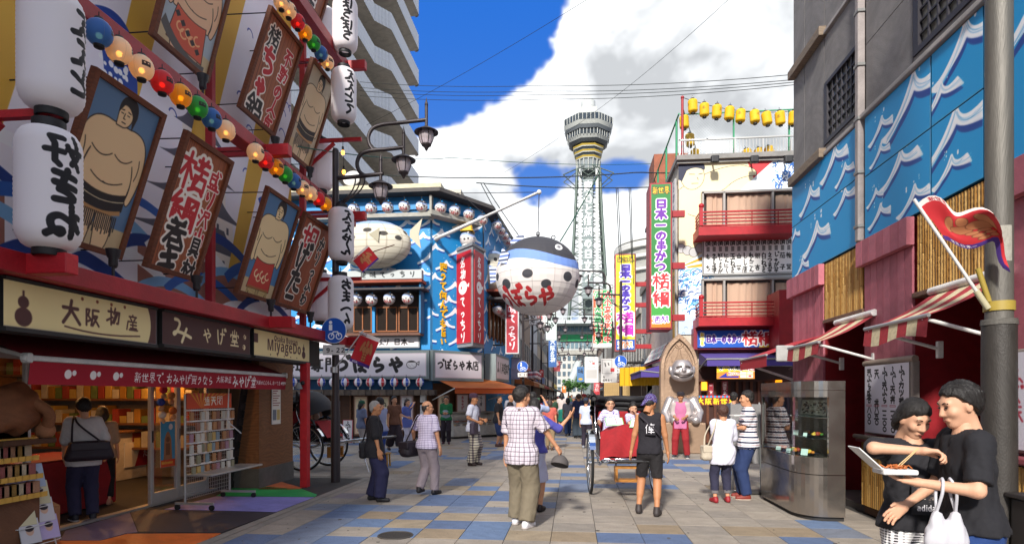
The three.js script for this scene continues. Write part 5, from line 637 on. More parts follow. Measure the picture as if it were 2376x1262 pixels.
// floodlights at the top of the mural
for(const[px,t]of[[1654,'left of the painted face hand'],[1744,'in the middle of the mural'],[1822,'above the painted waves']]){const o=thing('mural_floodlight','dark floodlight leaning out over the wrestler mural, ' +({1654:'nearest the painted face',1744:'over the painted fist',1822:'over the painted waves'})[px],'floodlight','floodlights over the mural'),p=F.hit(px,372,0.25);part(o,'arm',beam(V(p.x,yTop + 0.05,ZY + 0.1),V(p.x,p.y,ZY + 0.55),0.05,0.05),M.iron);part(o,'housing',rbox(p.x - 0.13,p.x + 0.13,p.y - 0.22,p.y + 0.02,ZY + 0.5,ZY + 0.68,0.04,2),mat(0x2c2c2e,0.5,{metalness:0.3}));part(o,'lens',box(p.x - 0.1,p.x + 0.1,p.y - 0.2,p.y - 0.02,ZY + 0.485,ZY + 0.499),mat(0x9a9a98,0.2));}
// rooftop plant
{const o=thing('roof_air_unit','grey air conditioning unit standing on the roof terrace','air conditioner'),p=F.hit(1680,350,-3);part(o,'casing',rbox(p.x - 0.3,p.x + 0.35,yTop + 0.1,yTop + 0.85,p.z - 0.4,p.z,0.04),worn(0x8a887c));part(o,'fan_grille',plain(new THREE.CylinderGeometry(0.25,0.25,0.03,20).rotateX(Math.PI / 2)).translate(p.x,yTop + 0.5,p.z + 0.015),M.dark);const q=F.hit(1600,350,-3);const o2=thing('roof_air_unit','white stacked air conditioning unit beside the red mast','air conditioner');part(o2,'casing',rbox(q.x - 0.1,q.x + 0.5,yTop + 0.1,yTop + 0.6,q.z - 0.4,q.z,0.04),M.white);part(o2,'louvre',box(q.x,q.x + 0.4,yTop + 0.2,yTop + 0.5,q.z,q.z + 0.01),M.grey);}
// brick block behind on the left
part(B,'brick_shaft',box(at(1516,380,28).x,x0 + 1.6,yTop + 0.17,at(1540,364,28).y,ZY - 8.9,ZY - 7),worn(0x9c5a40));part(B,'stair_block',box(at(1516,380,28).x,x0,0,yTop,ZY - 8.9,ZY - 7),worn(0xc9c1b2));
// tall projecting signs
const proj=(label,xa,xb,ya,yb,D,depth,draw,edgeM,o2)=>{const c=at((xa + xb)/ 2,(ya + yb)/ 2,D),w=(xb - xa)/ 1400*D*1.0,h=(yb - ya)/ 1400*D;const o=thing('projecting_sign',label,'sign');part(o,'casing',rbox(c.x - w / 2 - 0.05,c.x + w / 2 + 0.05,c.y - h / 2 - 0.06,c.y + h / 2 + 0.06,c.z - depth,c.z,0.015),edgeM);sign('sign_face',null,null,w,h,0.03,o2.pxm,draw,'#fff',{parent:o,m:faceZ(V(c.x,c.y,c.z + 0.012))});for(const t of o2.arms||[])part(o,'bracket',beam(V(c.x + w / 2 + 0.04,c.y + h*t,c.z - depth / 2),V(o2.wall,c.y + h*t,c.z - depth / 2),0.14,0.2),M.red);return o;};
proj('tall green and red sign with purple and red characters projecting from the skewer restaurant',1512,1556,428,760,19.2,0.95,(c,W,H)=>{fillRect(c,'#1f7a34',0,0,W,H);fillRect(c,'#e07a1c',0,H*0.9,W,H*0.1);c.fillStyle='#3a9a3c';c.beginPath();c.ellipse(W*0.6,H*0.85,W*0.8,H*0.12,0,0,7);c.fill();text(c,'新世界',W*0.04,H*0.015,W*0.3,{fill:'#f0cf1c',edge:'#4a2a10',ew:0.16,weight:0.13,sy:1.35});text(c,'日本一の串かつ',W*0.16,H*0.1,W*0.66,{vert:true,fill:'#6a1f9c',edge:'#f4f2f0',ew:0.16,weight:0.17,gap:1.0,sy:H / W*0.1104});text(c,'横綱',W*0.05,H*0.62,W*0.88,{vert:true,fill:'#c8202c',edge:'#f6f0ea',ew:0.12,weight:0.15,gap:1.02,sy:H / W / 7.9*1.05});text(c,'酒処',W*0.06,H*0.915,W*0.42,{fill:'#6a1f9c',edge:'#fff',ew:0.16,weight:0.13,gap:1.05});},worn(0xa3202c,0.5),{pxm:110,arms:[0.32,-0.05,-0.42],wall:x0});
proj('tall yellow sign with purple characters projecting over the street beyond the green sign',1430,1473,592,812,27.5,0.5,(c,W,H)=>{fillRect(c,'#f2dc1a',0,0,W,H);fillRect(c,'#1d4fb0',0,H*0.89,W,H*0.11);text(c,'新世界',W*0.05,H*0.02,W*0.3,{fill:'#d9a81c',edge:'#2a4a20',ew:0.14,weight:0.13});text(c,'日本一の串かつ',W*0.16,H*0.1,W*0.66,{vert:true,fill:'#4a2fae',edge:'#fbfbf0',ew:0.16,weight:0.16,gap:1.0,sy:H / W*0.106});text(c,'横綱',W*0.03,H*0.6,W*0.92,{vert:true,fill:'#c01fb0',edge:'#fbf6ee',ew:0.12,weight:0.15,sy:H / W / 6.2*0.84});text(c,'酒処',W*0.1,H*0.905,W*0.4,{fill:'#f07a2a',edge:'#fff',ew:0.16,weight:0.12});},worn(0xb04a4a,0.5),{pxm:70,arms:[0.2,-0.02,-0.3,-0.46],wall:x0});
proj('paired orange and green banner sign with white and red characters hanging beyond the yellow sign',1377,1421,673,806,40,0.15,(c,W,H)=>{fillRect(c,'#e4572c',0,0,W / 2,H);fillRect(c,'#1f9a4c',W / 2,0,W / 2,H);fillRect(c,'#e8f0f4',0,H*0.93,W,H*0.07);text(c,'広々としたお座敷もあります',W*0.04,H*0.02,W*0.42,{vert:true,fill:'#1d8a44',edge:'#f4f2ea',ew:0.14,weight:0.13,sy:H / W / 6.0});text(c,'大小宴会承り中',W*0.54,H*0.02,W*0.42,{vert:true,fill:'#e0402a',edge:'#f8f4ee',ew:0.14,weight:0.15,sy:H / W / 3.3});},worn(0xc9c9c6,0.5),{pxm:44,arms:[0.4],wall:3.4});
part(B,'street_wall',box(x0 + 0.01,x0 + 0.05,3.2,9,ZY - 8.9,ZY - 0.2).translate(-0.06,0,0),worn(0xd8cfc4));
F.panel;
sign('corner_strip_sign','narrow white and yellow vertical lettering strip on the street corner of the skewer restaurant','sign',0.5,5.6,0.06,60,(c,W,H)=>{fillRect(c,'#e9e4e0',0,0,W,H);fillRect(c,'#eab81c',0,H*0.55,W,H*0.45);text(c,'名物串かつ横綱新世界',W*0.15,4,W*0.7,{vert:true,weight:0.14,gap:1.15,fill:'#222a50'});},'#999',{m:faceXm(V(x0 - 0.08,6.4,ZY - 0.35))});
}
// ---------- silver seated figure in an arched niche ----------
{
const D=18.2,c=at(1582,930,D),s=D / 1400,o=thing('niche_statue','silver statue of a smiling seated bald figure in a bronze pointed arch niche','statue');
const X=(px)=>(px - 1588)*s,Y=(py)=>EYE +(PCY - py)*s,bz=mat(0xa88d76,0.42,{metalness:0.6,bumpMap:bumpNoise,bumpScale:0.004}),sv=mat(0xb5adab,0.42,{metalness:0.7,bumpMap:bumpNoise,bumpScale:0.002});
const arch=(w,top,bot,y0)=>{const sh=new THREE.Shape();sh.moveTo(-w,y0);sh.lineTo(-w,bot);sh.quadraticCurveTo(-w*0.93,bot +(top - bot)*0.62,0,top);sh.quadraticCurveTo(w*0.93,bot +(top - bot)*0.62,w,bot);sh.lineTo(w,y0);sh.closePath();return sh;};
const W=X(1621),top=Y(773),sh=arch(0.56,top,Y(850),0.0),G2=(n,g,m)=>part(o,n,g.translate(c.x,0,c.z),m);
G2('niche_back',prism(sh,0.16,0.02).translate(0,0,-0.6),bz);
{const outer=arch(0.56,top,Y(850),0.0),inner=arch(0.47,top - 0.14,Y(850),0.02);outer.holes.push(new THREE.Path(inner.getPoints(20)));G2('arch_rim',prism(outer,0.1,0.015).translate(0,0,-0.44),bz);}
G2('rosette',plain(new THREE.TorusGeometry(0.13,0.022,8,24)).translate(-0.01,Y(795),-0.42),bz);G2('rosette',plain(new THREE.TorusGeometry(0.07,0.02,8,20)).translate(-0.01,Y(795),-0.42),bz);
for(const k of[-1,1]){G2('tracery',tube([V(k*0.13,Y(802),-0.42),V(k*0.3,Y(822),-0.42),V(k*0.42,Y(848),-0.42),V(k*0.44,Y(880),-0.42)],0.016,16,6),bz);G2('tracery',tube([V(k*0.02,Y(806),-0.42),V(k*0.06,Y(822),-0.42),V(k*0.2,Y(838),-0.42),V(k*0.24,Y(826),-0.42)],0.014,16,6),bz);}
G2('plinth',rbox(-0.62,0.62,0,0.9,-0.6,0.5,0.03),bz);
PF.statue={o,c,sv,Y};
}
// ---------- restaurant on the right: grey panels, painted wave panels, pink boards, bamboo ----------
{
const XR=4.3,R=thing('bamboo_front_restaurant','restaurant with dark grey upper wall, painted wave panels, pink boarding and bamboo screens','building'),rz=(px,X=XR)=>onX(px,900,X).z,zE=rz(1842),zN=-2;
const grey=worn(0x85817f,0.8),pink=worn(0xbd6c79,0.6),pinkD=worn(0xb0616e,0.6),redIn=worn(0x8e1720,0.5),dark=worn(0x7d675c,0.7);
part(R,'upper_core',box(XR + 0.06,12,4.0,14,zE,zN),worn(0x5d5a58,0.85));
part(R,'end_wall_cladding',box(XR + 0.06,12,4.0,14,zE - 0.03,zE - 0.002),grey);
// grey cladding panels with open joints
const zs=[zE,rz(1868),rz(1914),rz(1995),rz(2010),rz(2120),rz(2290),rz(2420),zN];
for(const[y0,y1]of[[5.88,7.86],[7.9,9.9],[9.94,13.9]])for(let i=0;i + 1<zs.length;i++){
if(i===3)continue;const win=y0<6&&(i===2||i===5);
if(!win){const n=i===4||i===6?2:1;for(let k=0;k<n;k++){const a=y0 +(y1 - y0)*k / n +(k?0.012:0),b=y0 +(y1 - y0)*(k + 1)/ n;part(R,'wall_panel',box(XR,XR + 0.055,a,b,zs[i]+ 0.012,zs[i + 1]- 0.012),grey);}}
else{part(R,'wall_panel',box(XR,XR + 0.055,7.05,y1,zs[i]+ 0.012,zs[i + 1]- 0.012),grey);part(R,'wall_panel',box(XR,XR + 0.055,y0,5.98,zs[i]+ 0.012,zs[i + 1]- 0.012),grey);
const w=part(R,'lattice_window',merge([box(XR - 0.02,XR + 0.05,5.985,6.06,zs[i]+ 0.03,zs[i + 1]- 0.03),box(XR - 0.02,XR + 0.05,6.98,7.045,zs[i]+ 0.03,zs[i + 1]- 0.03),box(XR - 0.018,XR + 0.05,6.06,6.98,zs[i]+ 0.03,zs[i]+ 0.14),box(XR - 0.018,XR + 0.05,6.06,6.98,zs[i + 1]- 0.1,zs[i + 1]- 0.03)]),mat(0x2c2930,0.5));part(w,'pane',box(XR + 0.04,XR + 0.048,6.06,6.98,zs[i]+ 0.14,zs[i + 1]- 0.1),mat(0x7d7c74,0.12));const a=zs[i]+ 0.14,b=zs[i + 1]- 0.1,n=6;for(let k=1;k<n;k++)part(w,'lattice_bar',box(XR + 0.0,XR + 0.03,6.06,6.98,a +(b - a)*k / n - 0.012,a +(b - a)*k / n + 0.012),mat(0x2c2930,0.5));for(let k=1;k<6;k++)part(w,'lattice_bar',box(XR + 0.003,XR + 0.027,6.06 + 0.92*k / 6 - 0.012,6.06 + 0.92*k / 6 + 0.012,a,b),mat(0x2c2930,0.5));}
}
part(R,'roof',box(XR - 0.1,12,14,14.2,zE - 0.1,zN),M.grey);
for(const px of[2003]){const z=rz(px);part(R,'downpipe',rbox(XR - 0.09,XR + 0.02,4.0,13.9,z - 0.06,z + 0.05,0.02,2),worn(0xa39a97));for(let i=0;i<12;i++)part(R,'pipe_clip',rbox(XR - 0.1,XR + 0.01,4.2 + i*0.8,4.25 + i*0.8,z - 0.08,z + 0.07,0.008),M.grey);}
part(R,'flashing',rbox(XR - 0.07,XR + 0.05,5.80,5.87,rz(1995),zN,0.015),worn(0xa8a39f));part(R,'flashing',rbox(XR - 0.05,XR + 0.05,5.80,5.87,rz(1918),rz(1995)- 0.08,0.015),worn(0xa8a39f));
for(const y of[5.78,7.87])part(R,'sill_board',rbox(XR - 0.12,XR + 0.05,y,y + 0.16,zE + 0.02,rz(1918),0.01),wood(0x8c7a66));part(R,'flashing',rbox(XR - 0.05,XR + 0.05,7.87,7.93,rz(1918),rz(1995)- 0.08,0.012),worn(0xa8a39f));
// painted wave panels
const waves=(za,zb,y0,y1,list,label)=>{const w=Math.abs(za - zb),h=y1 - y0;sign('wave_panel',label,null,w - 0.01,h - 0.01,0.05,110,(c,W,H)=>{fillRect(c,'#1592ce',0,0,W,H);for(const[x,y,s,k]of list){const X=x*W,Y=y*H,S=s*100;c.save();c.translate(X,Y);const f=(dx,dy,col,n,lw)=>{c.strokeStyle=col;c.lineCap='round';for(let i=0;i<n;i++){const o=i / n;c.lineWidth=lw*(1 - 0.6*o);c.globalAlpha=1 - 0.35*o;c.beginPath();c.moveTo((-0.9 - 0.04*i)*S + dx,0.34*S + dy - i*0.012*S);c.quadraticCurveTo(-0.3*S + dx,0.06*S + dy + i*0.03*S,0 + dx + i*0.01*S,-0.42*S + dy + i*0.04*S);c.stroke();c.beginPath();c.moveTo(dx,-0.42*S + dy + i*0.04*S);c.quadraticCurveTo(0.14*S + dx,0.0 + dy,(0.75 + 0.06*i*k)*S + dx,(-0.08 + 0.05*i)*S + dy - 0.12*S*k);c.stroke();}c.globalAlpha=1;};f(0.03*S,0.17*S,'#1a3d8c',5,0.09*S);f(0,0,'#f1f2f4',6,0.15*S);for(let i=0;i<16;i++){const o=rnd();c.strokeStyle=['#ffffff','#b9cfe4','#2a8fcc','#dfe8f0'][i % 4];c.globalAlpha=0.55;c.lineWidth=S*(0.006 + 0.014*rnd());c.beginPath();c.moveTo((-0.95 + 0.2*o)*S,(0.3 + 0.1*rnd())*S);c.quadraticCurveTo((-0.34 + 0.1*rnd())*S,(0.04 + 0.12*rnd())*S,0.02*S*o,(-0.46 + 0.14*rnd())*S);c.quadraticCurveTo(0.12*S,0.06*S*rnd(),(0.5 + 0.5*rnd())*S,(-0.1 + 0.16*rnd()- 0.12*k)*S);c.stroke();}c.globalAlpha=1;c.fillStyle='#e9ebee';for(let i=0;i<7;i++){c.beginPath();c.ellipse(S*(-0.1 + 0.42*Math.sin(i*2.1 + x*9)),S*(-0.55 - 0.14*Math.cos(i*1.7 + y*9)),S*(0.02 + 0.025*(i % 3)/ 2),S*(0.024 + 0.03*(i % 3)/ 2),0.3,0,7);c.fill();}c.restore();}},'#0e6a98',{parent:R,rough:0.5,m:faceXm(V(XR - 0.0,(y0 + y1)/ 2,(za + zb)/ 2))});};
const zp=[zE,rz(1995)];
waves(zE,rz(1993),4.99,5.79,[[0.72,0.3,0.55,0.5],[0.34,0.66,0.5,0.2],[0.86,0.72,0.35,0.6]]);waves(zE,rz(1993),3.98,4.985,[[0.86,0.18,0.4,0.8],[0.45,0.5,0.62,0.5],[0.2,0.88,0.36,0.3],[0.06,0.2,0.3,0.3]]);
waves(rz(2012),rz(2166),4.92,5.79,[[0.3,0.42,0.36,0.2],[0.78,0.4,0.72,0.8],[0.28,0.82,0.3,0.4]]);waves(rz(2012),rz(2166),3.98,4.915,[[0.6,0.22,0.5,0.8],[0.2,0.42,0.26,0.1],[0.28,0.74,0.34,0.1],[0.8,0.8,0.4,0.7]]);
waves(rz(2168),rz(2289),4.92,5.79,[[0.7,0.3,0.6,0.2],[0.2,0.72,0.4,0.9]]);waves(rz(2168),rz(2289),3.98,4.915,[[0.5,0.28,0.62,0.8],[0.42,0.7,0.36,0.7]]);
waves(rz(2291),zN - 0.8,3.98,5.79,[[0.2,0.3,0.7,0.4],[0.3,0.75,0.5,0.7],[0.7,0.5,0.8,0.5]]);
// pink boarded piers and headers
const pier=(za,zb,depth=1.3,y0=0)=>{const zl=Math.min(za,zb),zh=Math.max(za,zb),n=Math.max(3,Math.round((zh - zl)/ 0.17)),w=(zh - zl)/ n;const p=part(R,'pier_core',box(XR + 0.02,XR + depth,y0,3.97,zl + 0.004,zh - 0.004),redIn);for(let i=0;i<n;i++)part(p,'board',rbox(XR - 0.02,XR + 0.018,y0 + 0.02,3.6,zl + i*w + 0.003,zl +(i + 1)*w - 0.003,0.006),i % 2?pink:pinkD);for(let i=0;i<n;i++)part(p,'header_board',rbox(XR - 0.12,XR - 0.021,3.6,3.96,zl - 0.06 + i*(w + 0.12 / n)+ 0.003,zl - 0.06 +(i + 1)*(w + 0.12 / n)- 0.003,0.008),i % 2?pinkD:pink);};
const c1=[zE + 0.02,rz(1914)],c2=[rz(2010),rz(2122)],c3=[rz(2352),rz(2500)];pier(...c1);pier(...c2);pier(...c3);
// bamboo screens over the openings, with a sill board
const bam=[0xb98a44,0xc79a55,0xa97a38,0xd0a763].map((c)=>worn(c,0.55)),canes={};
const cane=(h,k)=>(canes[h.toFixed(2)+ k]??=(()=>{const pts=[];const nodes=[0.18 + 0.2*k,0.5 + 0.12*k,0.83];for(let i=0;i<=14;i++){const t=i / 14;let r=0.026;for(const q of nodes)if(Math.abs(t - q)<0.035)r +=0.003;pts.push([r,t*h]);}const g=lathe(pts,7);const uv=g.attributes.uv;for(let i=0;i<uv.count;i++)uv.setXY(i,uv.getX(i)*0.1 + k*0.3,uv.getY(i)*h*0.5);return g;})());
const screen=(za,zb,y0,y1,X=XR)=>{const zl=Math.min(za,zb),zh=Math.max(za,zb),n=Math.floor((zh - zl)/ 0.054),s=part(R,'bamboo_screen',box(X + 0.03,X + 0.05,y0,y1,zl,zh),worn(0x6b4a22));const jt=[0.36,0.62,0.48,0.74];for(let i=0;i<n;i++){let y=y0;const cuts=[jt[i % 4]*(y1 - y0)+ y0,y1];for(const e of cuts){const h=e - y - 0.006;if(h>0.08){const m=part(s,'bamboo_cane',cane(h,i % 3),bam[(i*7 + Math.round(e*10))% 4]);m.position.set(X + 0.012,y,zl + 0.027 + i*0.054);m.rotation.y=i;}y=e;}}};
screen(c1[1]- 0.0 + 0.02,c2[0]- 0.08,3.0,3.96);part(R,'screen_sill',rbox(XR - 0.04,XR + 0.5,2.93,2.995,c1[1]+ 0.02,c2[0]- 0.02,0.01),wood(0x7a5a48));
screen(c2[1]+ 0.08,c3[0]- 0.08,3.0,3.96);part(R,'screen_sill',rbox(XR - 0.04,XR + 0.5,2.93,2.995,c2[1]+ 0.02,c3[0]- 0.02,0.01),wood(0x7a5a48));
part(R,'soffit',box(XR + 0.5,XR + 1.3,2.95,3.0,c1[1],zN),dark);
// recessed dark fronts with doors
part(R,'recess_wall',box(XR + 1.3,XR + 1.4,0,3.97,zE,zN),dark);part(R,'recess_step',box(XR - 0.06,XR + 1.3,-0.02,0.09,c1[1],zN),worn(0x57504c));part(R,'body',box(XR + 1.4,12,0,3.97,zE,zN),worn(0x4a4644));part(R,'end_wall',box(XR + 0.02,XR + 1.3,0,3.97,zE,zE + 0.018),pinkD);
for(const[a,b]of[[c1[1],c2[0]],[c2[1],c3[0]]]){const zl=Math.min(a,b)+ 0.1,zh=Math.max(a,b)- 0.1,d=part(R,'entrance_door',merge([box(XR + 1.2,XR + 1.26,0.1,2.3,zl,zl + 0.08),box(XR + 1.2,XR + 1.26,0.1,2.3,zh - 0.08,zh),box(XR + 1.2,XR + 1.26,2.22,2.3,zl + 0.08,zh - 0.08),box(XR + 1.2,XR + 1.26,0.1,0.3,zl + 0.08,zh - 0.08)]),mat(0x2b1d18,0.6));part(d,'pane',box(XR + 1.22,XR + 1.235,0.3,2.22,zl + 0.08,zh - 0.08),mat(0x1a1616,0.08));for(let i=1;i<5;i++)part(d,'glazing_bar',box(XR + 1.195,XR + 1.215,0.3,2.22,zl +(zh - zl)*i / 5 - 0.015,zl +(zh - zl)*i / 5 + 0.015),mat(0x2b1d18,0.6));}
// bamboo counter with lit menu box in front of the middle pier
const zm0=rz(2011,XR - 0.1),zm1=rz(2118,XR - 0.1);
screen(zm0,zm1 + 0.55,0.14,1.04,XR - 0.16);part(R,'counter_core',box(XR - 0.12,XR - 0.022,0.02,1.04,zm0,zm1 + 0.5),worn(0x5a3a24));part(R,'counter_top',rbox(XR - 0.24,XR - 0.022,1.042,1.11,zm0 - 0.03,zm1 + 0.55,0.02,2),worn(0x8a4048));part(R,'counter_nosing',bar(V(XR - 0.24,1.12,zm0 - 0.04),V(XR - 0.24,1.12,zm1 + 0.55),0.032),wood(0x8d7e70));
{const o=thing('wall_menu_box','white wall menu with five columns of black characters and prices on the pink pier','menu board'),y0=1.16,y1=2.14,w=Math.abs(zm1 - zm0)- 0.04,items=[['ふぐカツ丼','一五〇〇'],['ふぐ天丼','一二〇〇'],['ふぐ天ぷら','一二〇〇'],['天丼','八五〇'],['天ぷら盛合','八〇〇']];const zc=(zm0 + zm1)/ 2;part(o,'case',rbox(XR - 0.11,XR - 0.021,y0,y1,zc - w / 2 - 0.05,zc + w / 2 + 0.05,0.015),worn(0x9a8f88));part(o,'top_roll',bar(V(XR - 0.09,y1 + 0.02,zc - w / 2 - 0.07),V(XR - 0.09,y1 + 0.02,zc + w / 2 + 0.07),0.045),worn(0x9c8a7c));sign('menu_face',null,null,w,y1 - y0 - 0.04,0.02,230,(c,W,H)=>{fillRect(c,'#d6d2dc',0,0,W,H);const cw=W / 5.4;items.forEach(([a,b],i)=>{const x=W -(i + 1)*cw - W*0.03,z=cw*0.66;const n=a.length;if(n===2){text(c,'天',x,H*0.05,z,{weight:0.15});text(c,'丼',x,H*0.48,z,{weight:0.15});}else text(c,a,x,H*0.04,z,{vert:true,weight:0.15,sy:H*0.52 / n / z,gap:1.0});c.strokeStyle='#a03040';c.lineWidth=0.7;c.strokeRect(x,H*0.585,z,H*0.02);text(c,b,x,H*0.62,z,{vert:true,weight:0.13,sy:H*0.088 / z,gap:1.0});});},'#8a8480',{parent:o,m:faceXm(V(XR - 0.115,(y0 + y1)/ 2,zc))});}
{const o=thing('wall_menu_box','partly hidden white wall menu with red characters beyond the large grey pole','menu board'),zc=rz(2395,XR - 0.1);part(o,'case',rbox(XR - 0.11,XR - 0.021,1.16,2.14,zc - 0.35,zc + 0.5,0.015),worn(0x9a8f88));sign('menu_face',null,null,0.78,0.92,0.02,100,(c,W,H)=>{fillRect(c,'#d6d2dc',0,0,W,H);text(c,'ふぐ天',W*0.1,H*0.15,W*0.22,{vert:true,fill:'#a82a3c'});},'#8a8480',{parent:o,m:faceXm(V(XR - 0.115,1.65,zc + 0.075))});screen(zc - 0.35,zc + 0.8,0.14,1.04,XR - 0.16);part(o,'sill',rbox(XR - 0.24,XR - 0.022,1.06,1.13,zc - 0.4,zc + 0.9,0.02),worn(0x8a4048));}
// striped awnings
const stripe=(label,za,zb,X,yf,yw,n)=>{const o=thing('striped_awning',label,'awning','striped awnings'),red=mat(0xab3038,0.8,{map:wearMap}),cr=mat(0xd8c9a4,0.8,{map:wearMap});const P2=(t,u)=>V(lerp(XR - 0.02,X,u),lerp(yw,yf,u)- 0.05*Math.sin(u*Math.PI),lerp(za,zb,t));for(let i=0;i<n;i++){const t0=i / n,t1=(i + 1)/ n,gs=[];for(let k=0;k<4;k++)gs.push(quad(P2(t0,(k + 1)/ 4),P2(t1,(k + 1)/ 4),P2(t1,k / 4),P2(t0,k / 4)));const f0=P2(t0,1),f1=P2(t1,1),wv=0.03;gs.push(quad(f0.clone().add(V(-0.02,-0.2 - wv*Math.sin(i),0)),f1.clone().add(V(-0.02,-0.2 - wv*Math.sin(i + 1),0)),f1,f0));part(o,'fabric_stripe',merge(gs),i % 2?cr:red);}part(o,'roller',bar(V(XR - 0.05,yw + 0.02,za),V(XR - 0.05,yw + 0.02,zb),0.05),M.white);part(o,'front_bar',bar(V(X,yf,za),V(X,yf,zb),0.022),M.alu);for(const z of[za - 0.1*Math.sign(za - zb),zb + 0.1*Math.sign(za - zb)]){part(o,'arm',bar(V(X,yf - 0.02,z),V(XR - 0.02,yf - 0.25,z),0.02),M.white);part(o,'arm_mount',rbox(XR - 0.04,XR + 0.02,yf - 0.36,yf - 0.16,z - 0.03,z + 0.03,0.008),M.white);}};
stripe('red and cream striped awning over the doorway behind the food display case',rz(1830,3.5),rz(1902,3.5),3.5,2.47,2.86,5);stripe('red and cream striped awning beside the large grey pole',rz(2008,3.5),rz(2156,3.5),3.5,2.5,2.92,7);
{const o=thing('red_corner_awning','plain red awning with a grey end box on the corner above the display case','awning'),za=zE - 0.05,zb=rz(1822,3.6);const rm=mat(0xa8222c,0.8),X=3.3,A=[V(XR,2.75,za),V(XR,2.75,zb),V(X,2.4,zb),V(X,2.4,za)];part(o,'canopy',quad(A[3],A[2],A[1],A[0]),rm);part(o,'valance',quad(V(X,2.2,za),V(X,2.2,zb),A[2],A[3]),rm);part(o,'end_box',rbox(3.45,3.75,2.28,2.56,zb - 0.02,zb + 0.04,0.06,2),worn(0xa8a6a4));part(o,'arm',bar(V(X,2.35,za + 0.1),V(XR,2.0,za + 0.1),0.022),M.white);part(o,'front_bar',bar(A[2],A[3],0.02),M.alu);}
}
